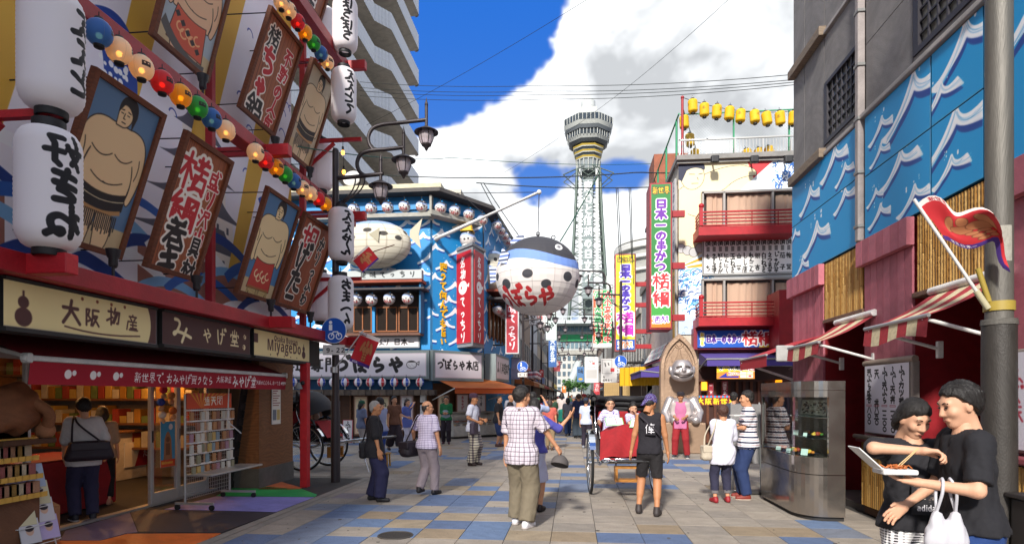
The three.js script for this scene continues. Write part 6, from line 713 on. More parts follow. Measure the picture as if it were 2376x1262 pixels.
// ---------- steel food display case ----------
{
const o=thing('food_display_case','stainless steel display case with a rounded glazed corner showing plates of food','display case');
const zf=onG(1765,1158).z,xs=3.07,zc=-8.98,ze=-8.46,xe=3.64;
const line=(ins=0)=>{const pts=[[xs + ins,zf]];for(let i=0;i<=10;i++){const a=i / 10*Math.PI / 2;pts.push([xs + 0.34 -(0.34 - ins)*Math.cos(a),zc - 0.0 +(0.46 - ins)*Math.sin(a)]);}pts.push([xe - ins*0,ze + 0.0 - ins - 0.06 + 0.0]);return pts;};
const solid=(y0,y1,ins=0)=>{const p=line(ins);p[p.length - 1]=[xe,zc + 0.46 - ins];const sh=poly([...p.map(([x,z])=>[x,-z]),[xe,-zf]]);return metreUV(prism(sh,y1 - y0).rotateX(-Math.PI / 2).translate(0,y0,0));};
const st=mat(0x9c948c,0.34,{metalness:0.85,roughnessMap:metalMap,anisotropy:0.5});
part(o,'kick_plinth',solid(0,0.06,0.04),M.dark);part(o,'base_lower',solid(0.06,0.62),st);part(o,'base_upper',solid(0.63,0.86,0.004),st);part(o,'fascia_lower',solid(1.68,1.77,0.002),st);part(o,'fascia',solid(1.775,1.9),st);
part(o,'end_panel',box(3.43,xe,0.86,1.68,zc + 0.4,zc + 0.455),st);part(o,'back_panel',box(xe - 0.03,xe,0.86,1.68,zf,zc + 0.4),mat(0x6e5a48,0.6,{map:woodMap}));part(o,'corner_post',box(xs + 0.01,xs + 0.04,0.86,1.68,zf,zf + 0.03),st);
{const p=line(0.012),gs=[];for(let i=0;i<11;i++){const[ax,az]=p[i],[bx2,bz]=p[i + 1];if(ax>3.44)break;gs.push(quad(V(ax,0.86,az),V(Math.min(bx2,3.44),0.86,bz),V(Math.min(bx2,3.44),1.68,bz),V(ax,1.68,az)));}part(o,'glass',merge(gs),mat(0xe6f2ee,0.02,{transmission:1,thickness:0,ior:1.5}));}
for(const y of[1.1,1.4])part(o,'glass_shelf',box(3.3,xe - 0.035,y,y + 0.012,zf + 0.1,zc + 0.3),mat(0xd8ece4,0.04,{transmission:1,thickness:0}));for(const y of[1.1,1.4])part(o,'shelf_bracket',box(xe - 0.06,xe - 0.034,y - 0.03,y,zf + 0.1,zc + 0.3),st);
const plate=(x,y,z,r,foods,label)=>{const t=thing('plate_of_food',label,'plate','plates in the display case');part(t,'plate',lathe([[0,0.004],[r*0.6,0.004],[r,0.022],[r,0.026],[r*0.6,0.01],[0,0.01]],20).translate(x,y,z),mat(0x2c2a3a,0.3));foods.forEach((c,i)=>{const a=i*2.4,q=r*0.5*Math.sqrt(i / foods.length);const g=new THREE.IcosahedronGeometry(0.028 + 0.012*rnd(),1),p=g.attributes.position;for(let k=0;k<p.count;k++){const f=1 + 0.3*noise3(p.getX(k)*60,p.getY(k)*60,i);p.setXYZ(k,p.getX(k)*f,p.getY(k)*f*0.8,p.getZ(k)*f);}g.computeVertexNormals();part(t,'food_piece',plain(g).translate(x + q*Math.cos(a),y + 0.03 + 0.012*(foods.length - i)/ foods.length,z + q*Math.sin(a)),mat(c,0.6));});};
const O=0xc8782a,Rr=0x9c3a20,Gg=0x4a7a2a,Y2=0xd8b040,Pk=0xb06a58;
plate(3.22,0.865,-9.75,0.13,[Pk,Pk,Rr,Pk,0x5a4038],'dark bowl of pinkish slices on the floor of the display case');plate(3.26,0.865,-9.3,0.17,[O,Gg,Y2,Rr,Gg,Y2,O,Rr,Gg],'oval plate of mixed fried food and greens on the display case floor');plate(3.32,0.865,-8.93,0.14,[Y2,Y2,Gg,O,Gg],'pale plate with yellow food and greens at the curved corner of the case');plate(3.46,1.115,-8.95,0.13,[O,Rr,O,Gg,Y2,O],'plate heaped with orange fried food on the middle glass shelf');plate(3.46,1.115,-9.35,0.12,[Rr,0x5a3a2a,O],'dark tray of brown food on the middle glass shelf');
for(const[x,y,z,w,h]of[[3.12,0.87,-9.6,0.08,0.06],[3.13,0.87,-9.2,0.07,0.06],[3.2,0.87,-8.78,0.1,0.09],[3.33,1.115,-9.1,0.06,0.05],[3.34,1.115,-9.5,0.08,0.07]]){const t=solo('price_card',box(-w / 2,w / 2,0,h,-0.002,0.002).rotateX(-0.25).rotateY(-0.9).translate(x,y,z),mat(0xcfe0dc,0.7),'small pale price card standing beside a plate in the display case','price card','price cards in the display case');}
for(const[z,l]of[[-8.95,'framed photograph card nearest the curved end on the top glass shelf'],[-9.2,'framed photograph card in the middle of the top glass shelf'],[-9.5,'pale paper leaning on the top glass shelf of the display case']])sign('menu_photo',l,'photo card',0.17,0.22,0.006,220,(c,W,H)=>{fillRect(c,'#b8aaa0',0,0,W,H);for(let i=0;i<40;i++)fillRect(c,['#5a4a44','#8a6a5a','#d8ccc0','#3a3434'][i % 4],1 +(W - 4)*rnd(),1 +(H - 4)*rnd(),3,2);},'#ccc',{m:turned(V(3.5,1.53,z),-1.0,-0.2)});
}
// ---------- large grey pole with bin and flag ----------
{
const P=onX(2320,900,3.62),o=thing('utility_pole','large weathered grey steel pole in front of the bamboo restaurant','pole'),pm=mat(0x6e6a63,0.55,{metalness:0.35,map:wearMap,bumpMap:bumpNoise,bumpScale:0.003});
part(o,'lower_tube',plain(new THREE.CylinderGeometry(0.125,0.13,2.3,28)).translate(P.x,1.15,P.z),mat(0x45413d,0.5,{metalness:0.35,map:wearMap,bumpMap:bumpNoise,bumpScale:0.003}));part(o,'collar',plain(new THREE.CylinderGeometry(0.128,0.132,0.05,28)).translate(P.x,2.325,P.z),pm);part(o,'upper_tube',plain(new THREE.CylinderGeometry(0.096,0.1,6.2,28)).translate(P.x,5.45,P.z),pm);
part(o,'clamp_band',plain(new THREE.CylinderGeometry(0.112,0.112,0.08,28)).translate(P.x,2.46,P.z),mat(0xa08a3c,0.5));part(o,'sticker',plain(new THREE.CylinderGeometry(0.1015,0.102,0.3,16,1,true,-0.6,1.0)).translate(P.x,2.98,P.z),worn(0xa8a498));part(o,'bracket',bar(V(P.x - 0.1,2.5,P.z + 0.03),V(P.x - 0.2,2.78,P.z + 0.05),0.022),mat(0xa08a3c,0.5));
const a=V(P.x - 0.12,2.44,P.z + 0.05),b=onX(2130,462,3.3);b.copy(at(2122,462,a.clone().z*-1*0.93));
const f=thing('striped_pole_flag','red flag with a muscular torso print on a white staff tied to the grey pole','flag');part(f,'staff',bar(a,b,0.014),M.white);part(f,'socket',bar(a,a.clone().lerp(b,0.16),0.025),mat(0xb8b090,0.5));
flagCloth(f,b,a,0.5,0.42);
const bx=thing('utility_box','dark metal cabinet at the foot of the large grey pole','cabinet');part(bx,'body',rbox(P.x - 0.02,P.x + 0.5,0,0.86,P.z + 0.16,P.z + 0.6,0.02),mat(0x2e2a28,0.5,{metalness:0.3}));part(bx,'lid',rbox(P.x - 0.05,P.x + 0.53,0.862,0.9,P.z + 0.13,P.z + 0.63,0.01),mat(0x35302e,0.5,{metalness:0.3}));part(bx,'rivet',ball(0.012,P.x + 0.12,0.88,P.z + 0.632,8,6),M.chrome);
}
function flagCloth(parent,top,base,w,h){
const r=flagCloth.r??=print(220,180,(c,W,H)=>{fillRect(c,'#c4242c',0,0,W,H);c.fillStyle='#e9dcd4';c.fillRect(0,0,W,H*0.12);text(c,'新世界',W*0.1,H*0.02,H*0.1,{fill:'#a8202c',weight:0.14});c.fillStyle='#b8744a';c.strokeStyle='#7a4426';c.lineWidth=2;const E=(x,y,a,b,t=0)=>{c.beginPath();c.ellipse(W*x,H*y,W*a,H*b,t,0,7);c.fill();c.stroke();};E(0.34,0.42,0.07,0.2,0.5);E(0.78,0.42,0.07,0.2,-0.5);E(0.55,0.3,0.07,0.12);E(0.47,0.5,0.11,0.11);E(0.65,0.5,0.11,0.11);for(let i=0;i<6;i++)E(0.5 + 0.11*(i % 2),0.64 + 0.09*Math.floor(i / 2),0.055,0.045);c.fillStyle='#4a2a80';c.fillRect(0,H*0.9,W,H*0.1);c.fillStyle='#ece4e0';text(c,'世界日本一',W*0.1,H*0.915,H*0.07,{fill:'#ece4e0',weight:0.14});});
const g=new THREE.PlaneGeometry(1,1,14,12),p=g.attributes.position,dir=base.clone().sub(top).normalize(),out=V(0.75,0.12,0.35).normalize();if(parent.userData.flip)out.set(0.5,-0.75,0.1).normalize();
for(let i=0;i<p.count;i++){const u=p.getX(i)+ 0.5,v=0.5 - p.getY(i);const q=top.clone().addScaledVector(dir,0.05 + v*h).addScaledVector(out,u*w).add(V(0.05*Math.sin(v*7 + u*4)*u,-0.3*u*u + 0.05*Math.sin(u*9 + v*2),0.1*Math.sin(u*8 + v*4)*u + 0.05*Math.sin(v*9)*u));p.setXYZ(i,q.x,q.y,q.z);}g.computeVertexNormals();part(parent,'cloth',fitUV(plain(g),r),printMat(r,0.8,{transmission:0.15,thickness:0}));
}
// ---------- apartment block with long balconies, behind the blue restaurant ----------
{
const o=thing('apartment_block','tall grey apartment block with long ribbed balconies behind the blue restaurant','building'),X=-14.4,zF=onX(950,300,X).z,zN2=zF + 30,rib=worn(0xd0d4d9,0.7),floorM=worn(0xcbc4b8,0.85);
part(o,'wall',box(X - 14,X - 1.5,0,46,zF + 0.6,zN2),worn(0xaaa49a));const r0=onX(950,38.5,X).y,r1=onX(950,119,X).y,st=r0 - r1;
const corner=zF + 5.2,rl=[0,0.5,0.5,0,0];
for(let k=-8;k<5;k++){const y=r0 + k*st;if(y<6)continue;
const out=(z)=>(z>zF + 9.5?0:z>zF + 8.3?0.9*(zF + 9.5 - z)/ 1.2:0.9);const pts=[[X - 1.6,zN2],[X,zN2],[X,zF + 9.5],[X + 0.9,zF + 8.3],[X + 0.9,zF + 0.3],[X + 0.75,zF + 0.06],[X + 0.5,zF],[X - 1.6,zF]];part(o,'floor_slab',metreUV(prism(poly(pts.map(([x,z])=>[x,-z])),0.22).rotateX(-Math.PI / 2).translate(0,y,0)),floorM);
const line=pts.slice(1,7),gs=[];for(let i=0;i + 1<line.length;i++){const A=V(line[i][0],0,line[i][1]),B=V(line[i + 1][0],0,line[i + 1][1]),L=A.distanceTo(B),n=Math.max(1,Math.round(L / 0.3));for(let q=0;q<n;q++){const a=A.clone().lerp(B,q / n),b=A.clone().lerp(B,(q + 0.5)/ n),c=A.clone().lerp(B,(q + 1)/ n),nrm=V().crossVectors(B.clone().sub(A),V(0,1,0)).normalize().multiplyScalar(0.035);if(nrm.x<0)nrm.negate();const b2=b.clone().add(nrm);gs.push(quad(a.clone().setY(y - 0.1),b2.clone().setY(y - 0.1),b2.clone().setY(y + 1.15),a.clone().setY(y + 1.15)),quad(b2.clone().setY(y - 0.1),c.clone().setY(y - 0.1),c.clone().setY(y + 1.15),b2.clone().setY(y + 1.15)));}}part(o,'balcony_parapet',merge(gs),rib);
for(const z of[zF + 3,zF + 7,zF + 12,zF + 17]){const w=part(o,'window',box(X - 1.5,X - 1.44,y + 0.3,y + 2.1,z,z + 1.6),mat(0x4a4f58,0.15));part(w,'frame',merge([box(X - 1.44,X - 1.42,y + 0.3,y + 2.1,z + 0.77,z + 0.83),box(X - 1.44,X - 1.42,y + 2.04,y + 2.1,z,z + 0.76),box(X - 1.44,X - 1.42,y + 0.3,y + 0.36,z,z + 0.76)]),M.alu);}}
}
// ---------- observation tower at the end of the street ----------
{
const D=221,c=at(1365,900,D),s=D / 1400,o=thing('observation_tower','steel lattice observation tower with an octagonal deck at the end of the street','tower'),Y=(py)=>EYE +(PCY - py)*s,wht=worn(0xb9bcb6,0.6),steelM=mat(0x59665f,0.5,{metalness:0.3}),glassM=mat(0x39424a,0.12),yel=worn(0xb59a34,0.6),dk=worn(0x5a6064,0.6);
const oct=(r0,r1,y0,y1)=>metreUV(plain(new THREE.CylinderGeometry(r1,r0,y1 - y0,8,1)).rotateY(Math.PI / 8).translate(c.x,(y0 + y1)/ 2,c.z)),px=(w)=>w*s,P2=(n,g,m)=>part(o,n,g,m),K=1.08;
P2('beacon_drum',plain(new THREE.CylinderGeometry(px(16.5),px(16.5),Y(236)- Y(256),20)).translate(c.x,(Y(236)+ Y(256))/ 2,c.z),worn(0xc9cdca));P2('beacon_cap',plain(new THREE.SphereGeometry(px(16.3),18,6,0,6.3,0,1.2)).scale(1,0.3,1).translate(c.x,Y(236)- 0.4,c.z),worn(0xc9cdca));
P2('machine_room',box(c.x - px(19),c.x + px(19),Y(275),Y(256),c.z - px(19),c.z + px(19)),wht);for(const k of[-1,1])P2('panel',box(c.x + k*px(9)- px(6),c.x + k*px(9)+ px(6),Y(272),Y(262),c.z + px(19),c.z + px(19.8)),worn(0xdfe3e2));
P2('deck_roof',oct(px(55*K),px(44),Y(286),Y(275)),wht);
P2('upper_sill',oct(px(52*K),px(55*K),Y(309),Y(300.5)),wht);P2('upper_glass',oct(px(53.5*K),px(54.5*K),Y(300.5),Y(286)),glassM);P2('mid_band',oct(px(50*K),px(52*K),Y(317),Y(309)),dk);P2('lower_glass',oct(px(44*K),px(47*K),Y(330),Y(315)),glassM);P2('lower_sill',oct(px(42*K),px(46*K),Y(337),Y(329)),wht);P2('deck_underside',oct(px(38*K),px(44*K),Y(343),Y(337)),dk);
for(let i=0;i<8;i++)for(let k=0;k<6;k++){const a0=(i + 0.5)*Math.PI / 4,a1=(i + 1.5)*Math.PI / 4,t=(k + 0.02)/ 5.04,R1=px(54.6*K),R2=px(47.2*K);for(const[R,y0,y1]of[[R1,Y(300.5),Y(286)],[R2,Y(330),Y(315)]]){const x=lerp(Math.sin(a0),Math.sin(a1),t)*R,z=lerp(Math.cos(a0),Math.cos(a1),t)*R;if(z>-2)P2('mullion',bar(V(c.x + x*1.004,y0,c.z + z*1.004),V(c.x + x*1.004,y1,c.z + z*1.004),0.16,0.16,4),wht);}}
[[346,35],[358,32],[370,29]].forEach(([y,r],i)=>{P2('yellow_ring',oct(px(r*K - 1),px(r*K),Y(y + 4),Y(y)),yel);P2('white_ring',oct(px(r*K - 1.5),px(r*K - 1),Y(y + 6),Y(y + 4)),wht);if(i<2)P2('dark_storey',oct(px(r*K - 6),px(r*K - 4),Y(y + 12),Y(y + 6)),glassM);});
P2('neck',oct(px(24),px(27),Y(404),Y(376)),worn(0x8f979a));for(let i=0;i<16;i++){const a=i*Math.PI / 8;P2('neck_rib',bar(V(c.x + px(25)*Math.sin(a),Y(404),c.z + px(25)*Math.cos(a)),V(c.x + px(28)*Math.sin(a),Y(376),c.z + px(28)*Math.cos(a)),0.25,0.25,4),wht);}
for(let i=0;i<8;i++){const a=(i + 0.5)*Math.PI / 4,R=px(62);P2('outrigger',bar(V(c.x + px(24)*Math.sin(a),Y(392),c.z + px(24)*Math.cos(a)),V(c.x + R*Math.sin(a),Y(412),c.z + R*Math.cos(a)),0.22,0.22,4),steelM);P2('outrigger',bar(V(c.x + px(26)*Math.sin(a),Y(440),c.z + px(26)*Math.cos(a)),V(c.x + R*Math.sin(a),Y(412),c.z + R*Math.cos(a)),0.18,0.18,4),steelM);}
// four curved legs with bracing
const half=(y)=>px(lerp(26,50,Math.pow(clamp((y - 400)/ 420,0,1.6),1.25)));const ys=[400,430,460,492,525,560,597,636,678,722,770];
for(const[fx,fz]of[[-1,1],[1,1],[-1,-1],[1,-1]])for(let i=0;i + 1<ys.length;i++){const p=(y)=>V(c.x + fx*half(y),Y(y),c.z + fz*half(y));P2('leg',bar(p(ys[i + 1]),p(ys[i]),0.6,0.55,6),steelM);}
for(let i=0;i + 1<ys.length;i++){for(const[ax,az,bx2,bz]of[[-1,1,1,1],[1,1,1,-1],[-1,1,-1,-1]]){const p=(sx,sz,y)=>V(c.x + sx*half(y),Y(y),c.z + sz*half(y)),m=(ys[i]+ ys[i + 1])/ 2;P2('ring_beam',bar(p(ax,az,ys[i]),p(bx2,bz,ys[i]),0.26,0.26,4),steelM);for(const[u,v]of[[ys[i],m],[m,ys[i]],[m,ys[i + 1]],[ys[i + 1],m]]){P2('brace',bar(p(ax,az,u),p((ax + bx2)/ 2,(az + bz)/ 2,v),0.16,0.16,4),steelM);P2('brace',bar(p(bx2,bz,u),p((ax + bx2)/ 2,(az + bz)/ 2,v),0.16,0.16,4),steelM);}}}
P2('lift_shaft',box(c.x - px(12),c.x + px(12),0,Y(404),c.z - px(12),c.z + px(10)),worn(0x6f7a78));for(const k of[-1,1])P2('white_rail',box(c.x + k*px(19)- 0.5,c.x + k*px(19)+ 0.5,Y(900),Y(404),c.z + half(600),c.z + half(600)+ 0.5),worn(0xd8dcd8));
{const r=print(60,560,(x,W,H)=>{fillRect(x,'#6d7a78',0,0,W,H);for(let i=0;i<40;i++)fillRect(x,i % 2?'#7c8688':'#98a2a2',0,i*14,W,5);text(x,'安心と信頼の日立グル',5,6,50,{vert:true,fill:'#f3f4ef',weight:0.15,gap:1.06,edge:'#5e6a6c',ew:0.06});});P2('sign_column',board(px(23),Y(432)- Y(700),0.6,r).translate(c.x - px(2),(Y(432)+ Y(700))/ 2,c.z + half(600)+ 1),printMat(r,0.6),'vertical column of white characters down the tower');}
}
// ---------- the street beyond the crossing ----------
{
const kinds=[0xcfc9bf,0xa9a49c,0xbdb09a,0x8f8a88,0xd8d4cc,0x9c8674,0xc4c8ca,0xb59a84];
const row=(side,X,spots)=>spots.forEach(([za,zb,h,k,lab,aw])=>{
const o=thing('street_building',lab,'building'),xo=X + side*7,x0=Math.min(X,xo),x1=Math.max(X,xo),f=-side,w=worn(kinds[k]);
part(o,'wall',box(x0,x1,0,h,zb,za),w);part(o,'cornice',box(X + f*0.12,X + side*0.2,h - 0.3,h + 0.12,zb - 0.02,za + 0.02),worn(0x9a958e));part(o,'front_cornice',box(x0,x1,h,h + 0.1,za - 0.2,za + 0.06),worn(0x9a958e));
const L=za - zb,n=Math.max(2,Math.round(L / 1.8));for(let s=0;s<Math.floor((h - 3.2)/ 2.6);s++)for(let i=0;i<n;i++){const z=zb +(i + 0.25)*L / n,y=3.9 + s*2.6,wn=part(o,'window',box(X + f*0.03,X + side*0.05,y,y + 1.3,z,z + L / n*0.55),mat(0x3d444a,0.12));part(wn,'frame',merge([box(X + f*0.06,X + f*0.031,y - 0.06,y,z - 0.05,z + L / n*0.55 + 0.05),box(X + f*0.06,X + f*0.031,y + 1.3,y + 1.36,z - 0.05,z + L / n*0.55 + 0.05),box(X + f*0.06,X + f*0.031,y,y + 1.3,z + L / n*0.26,z + L / n*0.29)]),M.alu);}
part(o,'shopfront',box(X + f*0.02,X + side*0.1,0,2.5,zb + 0.2,za - 0.2),mat(0x4a3020,0.5,{map:woodMap}));const am=mat(aw,0.8,{map:wearMap});part(o,'awning',merge([quad(V(X + f*1.1,2.45,za - 0.2),V(X + f*1.1,2.45,zb + 0.2),V(X,2.95,zb + 0.2),V(X,2.95,za - 0.2)),quad(V(X + f*1.1,2.25,za - 0.2),V(X + f*1.1,2.25,zb + 0.2),V(X + f*1.1,2.45,zb + 0.2),V(X + f*1.1,2.45,za - 0.2)),quad(V(X + f*1.1,2.25,za - 0.2),V(X,2.4,za - 0.2),V(X,2.95,za - 0.2),V(X + f*1.1,2.45,za - 0.2))]),am);
sign('shop_sign',null,null,L*0.8,0.7,0.08,30,(c,W,H)=>{fillRect(c,['#e6e0d6','#b02a30','#2a5aa0','#e8c83a'][k % 4],0,0,W,H);text(c,['串かつ本店','名物たこ焼','酒処大阪','ふく料理'][k % 4],W*0.1,H*0.18,H*0.64,{fill:k % 4===1||k % 4===2?'#f2eee6':'#231f20',weight:0.15,gap:1.2});},'#777',{parent:o,m:(side<0?faceXp:faceXm)(V(X + f*0.08,3.3,(za + zb)/ 2))});
});
row(-1,-3.3,[[-33.4,-39,6.6,4,'low white shop with an orange awning next to the blue restaurant along the street',0xb86a34],[-39.2,-46,7.6,5,'brown fronted shop with a cream awning on the restaurant side of the street',0xb8a888],[-46.2,-55,8.2,6,'pale grey shop building with a red awning on the restaurant side of the street',0xa03028],[-55.2,-68,9,2,'tan shop building farther along on the restaurant side of the street',0x8a6a3a],[-68.2,-90,10,0,'off-white building near the tower end on the restaurant side of the street',0x4a7a70],[-90.2,-120,11,7,'warm toned building at the tower end on the restaurant side of the street',0xa04838]]);
row(1,4.1,[[-30.6,-37,8.0,6,'pale shop with a grey awning beyond the skewer restaurant',0x8d8c8a],[-37.2,-46,7.0,0,'off-white shop with a yellow awning farther along the tower street',0xc09a2c],[-46.2,-58,8.5,4,'white shop building with a red awning opposite the grey one',0x9a2a2c],[-58.2,-75,8,1,'grey shop building on the side of the yellow projecting sign',0x55708a],[-75.2,-105,9.5,5,'brownish building near the tower on the side of the projecting signs',0xa88a5a]]);
// round white building behind the yellow sign
{const o=thing('round_white_building','white building with curved bands of balcony behind the yellow projecting sign','building'),c=at(1545,700,66);[[534,548],[566,574],[600,606]].forEach(([a,b],i)=>{const y1=at(1500,a,58).y,y0=at(1500,b,58).y;part(o,'balcony_band',plain(new THREE.CylinderGeometry(5.6,5.6,y1 - y0,40)).translate(c.x,(y0 + y1)/ 2,c.z),worn(0xd6d6d2));});part(o,'drum_wall',plain(new THREE.CylinderGeometry(5.2,5.2,at(1500,540,58).y,40)).translate(c.x,at(1500,540,58).y / 2,c.z),worn(0xa9a9a4));part(o,'roof_disc',plain(new THREE.CylinderGeometry(5.0,5.5,0.4,40)).translate(c.x,at(1500,530,58).y + 0.2,c.z),worn(0xc9c9c4));}
// glazed building under the tower, with an arch leg and a green band
{const o=thing('tower_base_building','pale glazed building with a green sign band under the tower','building'),Z=-150,F=facade(V(0,0,Z),V(0,0,1)),wm=worn(0xc3cbcb,0.6);part(o,'deck',F.slab(1255,742,1440,750,0,6),wm);part(o,'upper_storey',F.slab(1262,750,1432,770,-4,4),worn(0x9ab0b4));part(o,'green_band',F.slab(1300,776,1392,791,0.1,0.5),mat(0x1f9a5c,0.5));part(o,'lower_storey',F.slab(1262,770,1432,812,-4,3.9),worn(0xb4babb));part(o,'beam',F.slab(1255,812,1440,822,-4,5),worn(0xa8a59c));for(let i=0;i<17;i++)part(o,'window',F.slab(1266 + i*9.8,752,1273 + i*9.8,768,0.01,0.15),mat(0x55707c,0.15));for(let i=0;i<17;i++)part(o,'window',F.slab(1266 + i*9.8,794,1273 + i*9.8,808,-0.09,0.15),mat(0x6a8088,0.15));part(o,'slanted_leg',bar(F.hit(1318,905,-2),F.hit(1352,818,-2),1.0,1.0,8),wm);part(o,'slanted_leg',bar(F.hit(1262,905,-2),F.hit(1270,818,-2),1.0,1.0,8),wm);for(const px of[1436,1258])part(o,'pier',F.slab(px - 6,822,px + 6,930,-4,4),wm);part(o,'roof_rail',F.slab(1262,733,1432,735,0.5,0.3),wm);for(let i=0;i<9;i++)part(o,'roof_post',F.slab(1264 + i*20,735,1266 + i*20,742,0.5,0.3),wm);}
{const o=thing('far_block','pale far building closing the street below the tower','building'),F=facade(V(0,0,-235),V(0,0,1));part(o,'wall',F.slab(1230,800,1470,935,-8,8),worn(0xc9c8c2));for(let r=0;r<6;r++)for(let i=0;i<20;i++)part(o,'window',F.slab(1236 + i*11.6,808 + r*18,1243 + i*11.6,818 + r*18,0.01,0.3),mat(0x5a6a74,0.2));}
{const gt=(x,z,h,lab)=>{const o=thing('street_tree',lab,'tree','trees at the end of the street');part(o,'trunk',bar(V(x,0,z),V(x + 0.2,h*0.55,z),0.22,0.12),wood(0x5a4632));const gs=[];for(let i=0;i<420;i++){const a=rnd()*6.28,t=Math.acos(2*rnd()- 1),rr2=h*0.34*Math.cbrt(rnd())*(0.8 + 0.3*noise3(a,t,x));const g=new THREE.PlaneGeometry(0.42,0.3);g.rotateX(rnd()*6).rotateY(rnd()*6).translate(x + 0.2 + rr2*Math.sin(t)*Math.cos(a),h*0.72 + rr2*Math.cos(t)*0.9,z + rr2*Math.sin(t)*Math.sin(a));gs.push(g);}part(o,'crown',merge(gs),mat(0x4c7a34,0.8,{transmission:0.3,thickness:0})).userData.kind='stuff';};gt(1.5,-125,6,'leafy green street tree beside the skewer side of the far street');gt(-1.2,-132,5.5,'leafy green street tree by the restaurant side of the far street end');}
// smaller hanging signs along the street
const hang=(label,xa,xb,ya,yb,D,draw,pxm)=>{const w=(xb - xa)/ 1400*D,h=(yb - ya)/ 1400*D,c=at((xa + xb)/ 2,(ya + yb)/ 2,D),o=thing('street_sign_board',label,'sign');sign('sign_face',null,null,w,h,0.12,pxm,draw,'#8a8a88',{parent:o,m:faceZ(c),back:true});const wx=c.x<0?-3.35:4.15;part(o,'bracket',beam(V(c.x + Math.sign(wx)*w / 2,c.y + h*0.3,c.z),V(wx,c.y + h*0.3,c.z),0.07,0.07),M.iron);};
const word=(bg,s,col,o2={})=>(c,W,H)=>{fillRect(c,bg,0,0,W,H);const z=Math.min(W*0.7,H*0.86 / s.length);text(c,s,W / 2 - z / 2,H*0.06,z,{vert:true,fill:col,weight:0.15,...o2});};
hang('white sign with a drinking glass sketch hanging over the street',1357,1389,828,888,36,(c,W,H)=>{fillRect(c,'#e2e0de',0,0,W,H);fillRect(c,'#bfbcb8',W*0.1,H*0.5,W*0.8,H*0.34);c.strokeStyle='#333';c.strokeRect(W*0.25,H*0.06,W*0.5,H*0.34);text(c,'い',W*0.3,H*0.1,W*0.3);fillRect(c,'#c34a4a',W*0.56,H*0.22,W*0.16,W*0.14);},55);
hang('white sign with a red seal and black lettering beside the blue round road sign',1395,1432,832,888,31,(c,W,H)=>{fillRect(c,'#dedbd8',0,0,W,H);c.strokeStyle='#2a2a2a';c.strokeRect(W*0.08,H*0.06,W*0.6,H*0.56);text(c,'い',W*0.14,H*0.12,W*0.42);fillRect(c,'#c8363a',W*0.6,H*0.4,W*0.24,W*0.22);text(c,'カウン',W*0.1,H*0.72,H*0.1);text(c,'座敷あり',W*0.1,H*0.85,H*0.1);},65);
hang('blue hanging sign with a single black character and a gourd',1339,1356,851,886,40,(c,W,H)=>{fillRect(c,'#4a76a8',0,0,W,H);text(c,'味',W*0.14,H*0.1,W*0.74,{weight:0.13,fill:'#15171c'});c.fillStyle='#d8a83a';c.beginPath();c.ellipse(W*0.5,H*0.82,W*0.3,H*0.08,0,0,7);c.fill();},60);
hang('blue vertical sign with pale characters on the restaurant side of the street',1273,1292,783,852,45,word('#2c5a9c','大阪名物','#e0e6ee'),40);hang('white square sign with brush characters and a pink stripe under the hanging fish',1228,1266,722,754,36,(c,W,H)=>{fillRect(c,'#e8e2dc',0,0,W,H);text(c,'焼き',W*0.05,H*0.06,W*0.32,{vert:true,weight:0.16});text(c,'味',W*0.5,H*0.2,W*0.36,{fill:'#c03a3a'});fillRect(c,'#c84a8a',W*0.6,H*0.84,W*0.3,4);},60);hang('pale vertical sign with a large dark character behind the square brush sign',1267,1292,725,790,40,word('#c9d8d4','鍋や','#33403c'),45);hang('red square sign with a white ring farther along on the restaurant side',1252,1262,858,876,38,word('#c23a3a','の','#f2e4e0'),60);hang('small red and white sign far along the tower street',1285,1300,838,862,60,word('#9c3a40','串','#eee'),40);hang('black and white vertical sign behind the yellow projecting sign',1408,1428,640,760,52,word('#e2e2de','半日居酒場','#1f1f22',{weight:0.11}),40);hang('orange sign glowing pale in the far street',1304,1314,896,912,62,word('#e07a2a','串','#fff'),30);hang('red vertical shop banner below the white seal sign',1378,1392,888,916,33,word('#b82a34','酒処','#f0e0dc'),50);hang('yellow and white lamp-like sign on the skewer side of the street',1496,1512,850,876,24,(c,W,H)=>{fillRect(c,'#e6e2d8',0,0,W,H);fillRect(c,'#e89a2c',W*0.1,H*0.45,W*0.8,H*0.3);},80);
// yellow cloth skirt and pale timber screen under the side canopy
{const g=new THREE.PlaneGeometry(2.2,0.75,60,1),p=g.attributes.position;for(let i=0;i<p.count;i++)p.setZ(i,0.05*Math.sin(p.getX(i)*22));g.computeVertexNormals();const c=at(1484,873,24);solo('yellow_curtain',plain(g).rotateY(-0.9).translate(c.x,c.y,c.z),mat(0xd0a010,0.85),'pleated yellow cloth hanging under the purple side canopy','curtain');const o=thing('timber_screen','pale slatted timber screen under the white seal sign','screen'),F=facade(V(0,0,-29.5),V(0,0,1));part(o,'backing',F.slab(1402,888,1462,935,-0.05,0.05),worn(0xb89a68));for(let i=0;i<15;i++)part(o,'slat',F.slab(1402 + i*4,888,1405 + i*4,935,0.001,0.04),wood(0xc2a26a));}
